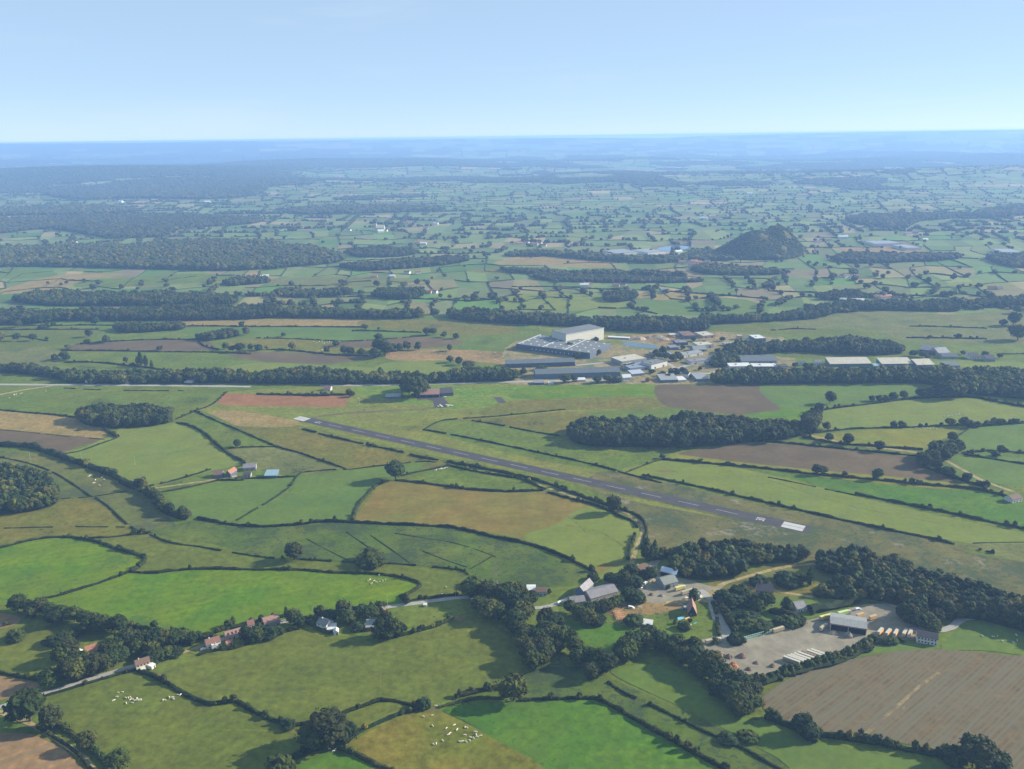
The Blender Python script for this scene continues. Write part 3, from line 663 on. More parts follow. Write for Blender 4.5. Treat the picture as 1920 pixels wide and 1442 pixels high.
# runway numbers, painted flat: 10 at the far end, 28 at the near end
def number(txt, s, rot, label):
    cu = bpy.data.curves.new('runway_number', 'FONT'); cu.body = txt; cu.size = 11; cu.align_x = 'CENTER'; cu.align_y = 'CENTER'; cu.space_character = 1.15; cu.offset = .1
    o = bpy.data.objects.new('tmp', cu); C.objects.link(o); bpy.context.view_layer.update()
    me = bpy.data.meshes.new_from_object(o.evaluated_get(bpy.context.evaluated_depsgraph_get())); bpy.data.objects.remove(o)
    ob = link('runway_number', me, None, WHITE)
    if not me.materials or me.materials[0] is None: me.materials.clear(); me.materials.append(WHITE)
    p = A + d * s; ob.location = (p.x, p.y, Z + .05); ob.rotation_euler = (0, 0, math.atan2(d.y, d.x) + rot); ob.scale = (.62, 1.1, 1)
    ob['kind'] = 'structure'; ob['label'] = label
number('12', 42, -math.pi / 2, 'white painted number at the far end of the runway')
number('30', L - 43, math.pi / 2, 'white painted number at the near end of the runway')
# ------------------------------------------------------------------ hedges
def hedge_mesh(pts, wd, ht, seed, gaps=0.0, lod=1, trees=0):
    r = np.random.default_rng(seed)
    P = [G(*p) for p in catmull(pts, False, 4)]
    L = [0]; 
    for a, b in zip(P, P[1:]): L.append(L[-1] + (b - a).length)
    step = max(1.6, wd * .62) * lod
    n = max(2, int(L[-1] / step)); s = np.linspace(0, L[-1], n)
    X = np.interp(s, L, [p.x for p in P]); Y = np.interp(s, L, [p.y for p in P]); Zz = np.interp(s, L, [p.z for p in P])
    dx, dy_ = np.gradient(X), np.gradient(Y); l = np.hypot(dx, dy_) + 1e-6; nx, ny = -dy_ / l, dx / l
    # a clipped core with an uneven top, then leafy clumps along it
    prof = np.array([(-.42, 0), (-.5, .55), (-.22, .95), (.22, .95), (.5, .55), (.42, 0)])
    ww = wd * (.75 + .5 * vnoise(s / 9 + seed, s * 0)) ; hh = ht * (.6 + .75 * vnoise(s / 6 + seed * 3, s * 0 + 4))
    V = np.zeros((n, 6, 3))
    for k, (a, b) in enumerate(prof):
        j = r.uniform(-.14, .14, n) * wd; V[:, k, 0] = X + nx * (a * ww + j); V[:, k, 1] = Y + ny * (a * ww + j)
        V[:, k, 2] = Zz + b * hh + (r.uniform(-.12, .2, n) * ht if b > 0 else -.1)
    ids = np.arange(n * 6).reshape(n, 6); q = []
    for k in range(5): q.append(np.stack([ids[:-1, k], ids[:-1, k + 1], ids[1:, k + 1], ids[1:, k]], -1))
    q = np.concatenate(q)
    if gaps:
        seg = q[:, 0] // 6; q = q[vnoise(seg * step / 14 + seed, seg * 0) > gaps]
    F = np.concatenate([q[:, [0, 1, 2]], q[:, [0, 2, 3]]])
    col = GREEN[seed % 5] * .62
    T = np.tile(col, (n * 6, 1)) * r.uniform(.75, 1.25, (n * 6, 1))
    parts = [(V.reshape(-1, 3), F, T)]
    m = int(n * 1.1)
    k = r.integers(0, n, m)
    if gaps: k = k[vnoise(k * step / 14 + seed, k * 0) > gaps]; m = len(k)
    if m:
        off = r.uniform(-.4, .4, m) * wd
        hc = hh[k] * r.uniform(.6, 1.15, m)
        parts.append(scatter([ (p[0], p[1], np.tile(col, (12, 1))) for p in TINY], X[k] + nx[k] * off, Y[k] + ny[k] * off, Zz[k], hc, wd * r.uniform(.45, .95, m), seed))
    if trees:
        k = r.integers(0, n, trees)
        parts.append(scatter(MID, X[k], Y[k], Zz[k] , r.uniform(1.4, 2.6, trees) * ht, r.uniform(1.3, 2.4, trees) * ht, seed + 5))
    return cat3(parts)
HEDGES = [ # label, points, width m, height m, share of gaps, shrubs in it
 ('dark hedge running from the cream house down to a corner', [(258,1259),(285,1268),(320,1287),(352,1304),(388,1321),(410,1320),(441,1316),(460,1326),(492,1343),(540,1362)], 3.2,2.6,0,6),
 ('hedge rising in an arc from the dark corner toward the cattle gate', [(545,1362),(580,1357),(620,1345),(660,1332),(700,1318),(715,1314),(745,1316),(775,1325),(800,1330)], 2.6,2.2,0,3),
 ('hedge between tan cattle pasture and the small green triangle', [(652,1391),(680,1370),(720,1352),(760,1337),(806,1328)], 3.0,2.2,0,4),
 ('straight hedge above the saturated green field, east of the cattle gate', [(822,1328),(860,1317),(900,1310),(945,1311)], 2.4,2.0,0,0),
 ('shaggy greyish hedge ending beside the tall foreground oak', [(856,1308),(880,1300),(910,1294),(935,1290)], 4.2,2.4,0,4),
 ('hedge bordering the top of the saturated green field', [(975,1314),(1010,1312),(1060,1311),(1112,1311),(1130,1316)], 2.4,2.2,0,2),
 ('long dark hedge descending beside the saturated green field', [(1120,1313),(1150,1326),(1190,1350),(1235,1375),(1280,1401),(1330,1428),(1370,1450)], 3.2,2.6,0,10),
 ('ditch hedge between marshy strip and river shade', [(1140,1280),(1170,1300),(1210,1318),(1260,1342),(1320,1372),(1380,1398),(1420,1420),(1470,1448)], 2.4,1.5,.25,4),
 ('hedge below the big leafy clump, slanting off the bottom edge', [(630,1402),(660,1412),(700,1432),(740,1450)], 3.2,2.4,0,3),
 ('short scrubby hedge left of the foreground leafy clump', [(520,1442),(545,1425),(575,1410),(600,1402)], 5,2.4,0,9),
 ('hedge along the lower edge of the furrowed field', [(1436,1346),(1470,1358),(1500,1370),(1540,1380),(1600,1388),(1660,1398),(1720,1410),(1790,1424)], 4.4,3.4,0,26),
 ('hedge on the near side of the paddock by the garden trees', [(-20,1260),(0,1262),(40,1270),(85,1279)], 3,2.2,0,2),
 ('roadside hedge beneath the pale country road', [(78,1308),(120,1296),(170,1281),(220,1266),(256,1257)], 2.4,1.6,.2,3),
 ('right hedge of the hedged dirt track', [(95,1352),(130,1374),(160,1392),(185,1418),(205,1442),(215,1460)], 3.6,2.8,0,8),
 ('left hedge of the hedged dirt track', [(70,1365),(100,1382),(130,1402),(155,1424),(175,1450)], 2.4,1.8,0,3),
 ('clipped hedge on the upper edge of the bright curved meadow', [(-30,1034),(0,1028),(40,1018),(85,1009),(125,1007),(148,1011)], 2.8,1.8,0,2),
 ('dark hedge bending between bright curved meadow and olive pasture', [(152,1011),(180,1016),(220,1030),(255,1040),(272,1048),(264,1062),(246,1072)], 3.6,2.6,0,4),
 ('hedge from the bend down to the left tree row', [(243,1073),(200,1089),(150,1105),(110,1117),(78,1123)], 3.0,1.8,0,2),
 ('long hedge over the brightest meadow, hooking down at its end', [(245,1073),(290,1075),(340,1069),(400,1067),(480,1069),(560,1069),(620,1074),(690,1076),(740,1081),(775,1090),(788,1098),(778,1107),(762,1116)], 2.8,2.2,0,5),
 ('low hedge along the top of the olive pasture', [(152,1010),(200,1008),(250,1003),(275,1001)], 2.4,1.4,.1,2),
 ('dark low hedge at the meeting of four fields', [(246,1003),(262,999),(280,1000)], 4.5,2.6,0,5),
 ('ragged hedge between wetland and olive pasture', [(282,1003),(320,1018),(370,1025),(420,1034),(500,1046),(560,1049),(600,1051),(660,1055),(740,1057),(800,1063),(862,1069),(878,1078)], 2.2,1.5,.3,10),
 ('long winding hedge on the upper side of the wetland', [(370,972),(400,978),(440,985),(500,988),(560,984),(610,978),(660,980),(740,984),(830,988),(870,994),(920,1006),(970,1016),(1010,1026),(1060,1046),(1100,1066),(1117,1078),(1108,1090)], 3.0,2.6,0,8),
 ('hedge on the left end of the ochre field', [(661,976),(668,955),(685,932),(705,912),(716,905)], 3.4,2.4,0,3),
 ('hedge on the top of the ochre field', [(742,901),(790,906),(840,913),(890,919),(950,922),(1018,920)], 3.0,2.4,0,6),
 ('hedge above the pasture with a row of cattle', [(752,893),(780,886),(830,876),(845,873)], 2.2,1.6,0,1),
 ('hedge slanting down from the row of cattle toward the lane', [(838,872),(880,882),(930,891),(980,899),(1022,919)], 2.8,2.2,0,5),
 ('hedge between lane and ochre field', [(1028,924),(1070,936),(1110,946),(1140,957),(1165,970),(1186,978),(1195,990)], 2.8,2.2,0,4),
 ('dark hedge on the runway side of the lane', [(838,866),(900,878),(960,890),(1030,908),(1060,920),(1110,938),(1150,952),(1185,962),(1206,978),(1212,1000),(1204,1030)], 3.0,2.8,0,12),
 ('hedge at the east end of the green ochre field', [(1190,1005),(1182,1030),(1177,1050)], 3.0,2.4,0,5),
 ('thick dark hedge sweeping down from the left edge', [(-40,834),(0,836),(50,838),(90,849),(130,864),(170,877),(210,892),(240,910),(262,918),(275,925)], 7.5,6.0,0,3),
 ('overgrown hedge joining the farm fields to the wetland', [(265,915),(278,928),(292,938),(300,950),(320,965),(350,972)], 8,5.5,0,26),
 ('hedge along the track below the yellow green meadow', [(272,914),(320,903),(360,892),(395,880)], 2.6,1.6,.1,3),
 ('hedge between farm track strip and the field below the farm', [(288,926),(340,917),(380,908),(410,901)], 2.2,1.6,0,1),
 ('lower garden hedge of the farm', [(412,901),(455,901),(456,898),(500,897),(552,894)], 2.4,1.8,.1,1),
 ('hedge splitting the two green fields right of the farm', [(566,886),(555,895),(548,908),(535,920),(510,937),(480,955),(444,976)], 2.2,1.6,.15,1),
 ('hedge between mown meadow and faded fields above the farm', [(332,793),(360,800),(385,814),(402,830),(422,846),(440,858),(456,866),(459,873)], 3.4,2.6,0,4),
 ('short hedge leading to the lone tree above the farm', [(428,842),(460,839),(520,838)], 2.2,1.5,.1,0),
 ('long straight hedge from the field corner to the farm crossroads', [(366,771),(400,787),(450,808),(520,838),(560,849),(600,863),(648,879)], 2.2,1.8,0,3),
 ('hedge running east from the farm crossroads', [(568,886),(610,882),(660,880),(720,873),(790,866),(818,867)], 1.8,1.3,.15,2),
 ('hedge along the near side of the runway grass', [(568,805),(620,819),(660,828),(695,836),(740,845),(780,856),(822,863)], 3.0,2.2,.1,6),
 ('hedge from the round copse to the brown stubble', [(196,805),(214,817),(222,820)], 5,3,0,3),
 ('hedge between brown stubble and the mown meadow', [(220,821),(190,832),(150,846),(114,852)], 2.4,1.4,0,1),
 ('boundary between straw stubble and brown stubble', [(0,806),(60,811),(120,818),(196,824)], 1.4,.7,.2,0),
 ('hedge across the lower side of the cool green field', [(-30,765),(0,769),(50,774),(100,778),(140,783)], 3.0,2.0,0,3),
 ('hedge climbing to the crossing with the main road', [(330,786),(355,776),(368,770),(395,760),(415,745),(425,735)], 2.8,1.8,.05,5),
 ('thin hedge in the green field by the main road', [(120,728),(200,732),(260,733),(345,733)], 2,1.4,.35,0),
 ('dark hedge row on the west side of the tilled plot', [(482,740),(540,741),(600,742),(655,740)], 3.2,2.8,0,14),
 ('hedge on the far side of the triangular meadow', [(795,806),(825,790),(870,785),(930,781),(1000,774),(1060,768)], 2.2,1.5,.05,1),
 ('hedge dividing the triangular meadow', [(885,789),(940,798),(1000,810),(1050,818)], 2.2,1.6,.05,1),
 ('long hedge on the far side of the runway', [(793,806),(850,816),(920,830),(1000,847),(1080,864),(1130,876),(1172,888),(1210,898),(1240,906)], 2.2,1.8,.06,6),
 ('hedge continuing along the runway toward the right edge', [(1205,892),(1260,903),(1330,918),(1400,934),(1460,948),(1530,964),(1600,980),(1680,997),(1740,1009),(1790,1021)], 2.8,2.2,.0,12),
 ('broken end of the runway hedge', [(1795,1023),(1830,1030),(1865,1038)], 2.6,1.6,.4,2),
 ('hedge linking runway and copse', [(1172,887),(1200,876),(1230,865),(1244,862)], 2,1.5,0,1),
 ('dark hedge under the dry yellow strip', [(1242,862),(1300,867),(1380,874),(1440,880),(1500,887),(1560,893),(1640,900),(1720,908),(1800,915),(1850,922),(1888,932)], 3.0,2.8,0,12),
 ('low hedge starting between the two long fields', [(1440,895),(1500,907),(1560,920),(1605,929)], 1.6,.9,.2,0),
 ('dark hedge between the two long fields', [(1604,927),(1660,938),(1740,954),(1820,971),(1880,984),(1940,996)], 3.0,2.6,0,6),
 ('upper hedge of the dark brown tilled field', [(1420,828),(1480,832),(1560,840),(1640,848),(1725,856)], 3,2.2,0,6),
 ('hedge between yellowing meadow and the narrow track', [(1505,820),(1570,832),(1650,838),(1730,844)], 3,2.4,0,8),
 ('hedge below the wide yellow green pasture', [(1532,812),(1580,806),(1640,803),(1700,802),(1790,798),(1830,800)], 2.8,2.2,0,8),
 ('hedge dividing yellowing meadow and cool green field', [(1775,830),(1800,815),(1815,805)], 2,1.4,0,0),
 ('hedge with shrubs reaching the right edge above the cool field', [(1815,801),(1850,798),(1880,796),(1930,793)], 3.4,3.2,0,18),
 ('hedge from the pasture gate to the top of the rise', [(1520,772),(1580,764),(1640,757),(1690,750),(1730,747),(1780,744),(1830,746),(1870,754),(1930,765)], 3,2.6,0,22),
 ('thick hedge joining copse and pasture gate', [(1536,768),(1534,785),(1528,800),(1522,812)], 7,6,0,22),
 ('hedge on the right of the round tree clump', [(1805,850),(1840,847),(1870,846),(1940,852)], 2.8,2.2,0,6),
 ('hedge above the green field with the right edge trees', [(1808,853),(1860,861),(1930,872)], 2.6,2.0,0,3),
 ('hedge below the tree clump by the dark brown field', [(1730,875),(1770,890),(1800,900),(1850,915)], 4,3.2,0,18),
 ('boundary bank across the lower right grass', [(1790,1021),(1850,1018),(1930,1017)], 1.4,.7,.3,0),
 ('dark clipped hedge of the white house garden', [(568,1162),(585,1172),(605,1184),(620,1188)], 3.2,3.0,0,0),
 ('field hedge in front of the row of houses', [(372,1228),(400,1221),(440,1216),(470,1206),(500,1195),(540,1184),(562,1180)], 3,1.8,.1,8),
 ('hedge on the meadow side of the row of houses', [(345,1192),(385,1192),(420,1182),(460,1172),(500,1163),(535,1156)], 3,2.4,.05,12),
 ('double hedge leading from the tree row to the houses', [(240,1174),(280,1182),(330,1192),(370,1198),(400,1201)], 4,3,0,12),
 ('second hedge of the sunken lane by the tree row', [(240,1185),(280,1192),(330,1204),(360,1210)], 4,2.4,0,8),
 ('hedge along the lane near the parked trailer pasture', [(650,1143),(690,1140),(720,1136)], 3,2.2,0,6),
 ('hedge on the meadow side of the lane bend', [(784,1124),(820,1120),(855,1116)], 2.6,2,0,3),
 ('hedge between olive meadow and the small paddock', [(745,1194),(780,1185),(810,1177),(835,1167),(850,1157)], 3,2.2,0,8),
 ('short dark hedge stub at the end of the hooked hedge', [(752,1118),(757,1125),(764,1132)], 4.5,3.4,0,3),
 ('tall conifer hedge screening the yard', [(1518,1148),(1545,1142),(1580,1134),(1610,1128)], 9,5,0,0),
 ('clipped cypress wall across the garden', [(1528,1118),(1560,1121),(1598,1125)], 6,6.5,0,0),
 ('dark hedge wall along the garden path', [(1442,1148),(1470,1155),(1500,1162)], 6,5,0,0),
 ('scrub bank on the lower rim of the yard', [(1402,1282),(1440,1276),(1480,1262),(1520,1250),(1560,1240),(1600,1225),(1628,1210)], 9,3.2,0,60),
 ('hedge on the left of the pale lane', [(1336,1130),(1343,1155),(1346,1180),(1348,1192)], 3,2,.1,6),
 ('brushy verge on the right of the pale lane', [(1352,1140),(1366,1165),(1378,1184)], 6,3,0,16),
 ('low drain bank crossing the wetland, nearest the lone dark tree', [(570,1008),(615,1032),(655,1052)], 1.5, .55,.25,2),
 ('low drain bank of the wetland above the wide bush', [(650,998),(690,1026),(725,1050)], 1.5, .55,.25,3),
 ('low drain bank of the wetland right of the wide bush', [(695,1004),(735,1032),(768,1056)], 1.5, .55,.2,3),
 ('long reedy drain along the upper wetland', [(740,1000),(800,1010),(850,1018),(905,1035),(930,1045)], 1.5, .55,.2,5),
 ('reedy drain in the lower wetland', [(793,1034),(840,1052),(876,1064)], 1.5, .55,.2,4),
 ('reedy drain forking down to the grey ditch', [(880,1068),(905,1054),(925,1042)], 1.5, .55,.25,2),
 ('thin overgrown bank across the rough pasture by the left wood', [(-10,856),(50,868),(100,886),(140,910),(170,931)], 2.2,1.2,.1,5),
 ('thin overgrown bank running down to the four field corner', [(180,934),(205,952),(232,978),(262,1000)], 2.4,1.3,.1,5),
 ('grassy track bank joining the thick hedge and the left wood', [(115,935),(170,932),(220,924),(262,917)], 2,.9,.2,0),
 ('thin dark bank in the brownish pasture at the left edge', [(0,991),(80,989),(160,988),(235,989)], 1.6,.8,.25,0),
 ('straight hedge above the long stubble strip', [(480,592),(560,595),(640,597),(700,598)], 4,3,0,4),
 ('hedge under the long stubble strip', [(330,612),(420,612),(480,613),(560,613),(680,614)], 3,2.6,0,4),
 ('hedge on the right of the cool green meadow', [(660,621),(700,621),(760,623),(790,624)], 3,2.4,0,3),
 ('hedge below the cool green meadow', [(480,634),(560,636),(650,640),(720,636),(800,630)], 2.6,1.8,.1,2),
 ('hedge with scattered oaks under the tan pasture', [(500,656),(540,657),(590,662),(640,667),(690,668)], 3,2.2,0,6),
 ('long hedge below the brownish field with a round bush', [(115,658),(200,658),(300,660),(400,661),(470,664)], 3,2.4,0,4),
 ('hedge above the brownish field with a round bush', [(150,645),(220,640),(300,637),(370,637)], 3,2.2,0,3),
 ('curved hedge descending to the round bush field', [(372,640),(385,650),(410,656)], 3,2.2,0,3),
 ('hedge at the foot of the left woods', [(0,610),(90,611),(160,610),(230,611)], 3,2.2,0,4),
 ('hedge in the left fields below the woods', [(0,619),(90,618),(186,618)], 3,2.2,0,2),
 ('hedge by the poplar thicket', [(120,680),(180,680),(240,686),(280,690),(310,696)], 3.4,2.6,0,10),
 ('hedge with oaks along the left pasture', [(0,632),(40,631),(90,640)], 3,2,0,3),
 ('hedge beyond the long railway woods on the right', [(1445,620),(1490,617),(1530,618)], 3,2,.1,1),
 ('hedge across the right pastures', [(1705,612),(1760,613),(1850,616)], 3,2.4,0,2),
 ('lower hedge across the right pastures', [(1700,634),(1760,634),(1850,636)], 3,2.6,0,4),
 ('hedge under the right pastures by the farm', [(1870,665),(1900,664),(1950,664)], 3,2.2,0,1),
 ('hedge above the broad northern meadow', [(1245,546),(1300,550),(1380,556),(1430,560)], 3.4,3,0,4),
 ('long straight hedge on the right plain', [(1440,546),(1500,548),(1560,550),(1640,552),(1700,554),(1780,558)], 3.6,3,0,4),
 ('hedge beside the grid of small plots', [(960,538),(1040,538),(1100,541),(1180,545)], 3,2.6,0,4),
 ('hedge north of the river trees', [(870,566),(910,563),(950,556),(980,552)], 3,2,0,1),
 ('hedge under the row of round trees', [(750,560),(820,562),(870,564),(930,562)], 3,2.6,0,4),
 ('winding hedge below the paddocks', [(545,558),(620,558),(700,556),(770,560),(830,562)], 3,2.6,0,5),
]
for i, (lb, pts, wd, ht, gp, tr) in enumerate(HEDGES):
    far = pts[0][1] < 720
    v, f, t = hedge_mesh(pts, wd, ht, 100 + i, gp, 1.5 if far else 1.0, tr)
    o = link('hedge', npmesh('hedge', v, f, t), None, M_FOL); tag(o, lb, 'hedge', 'field hedges')

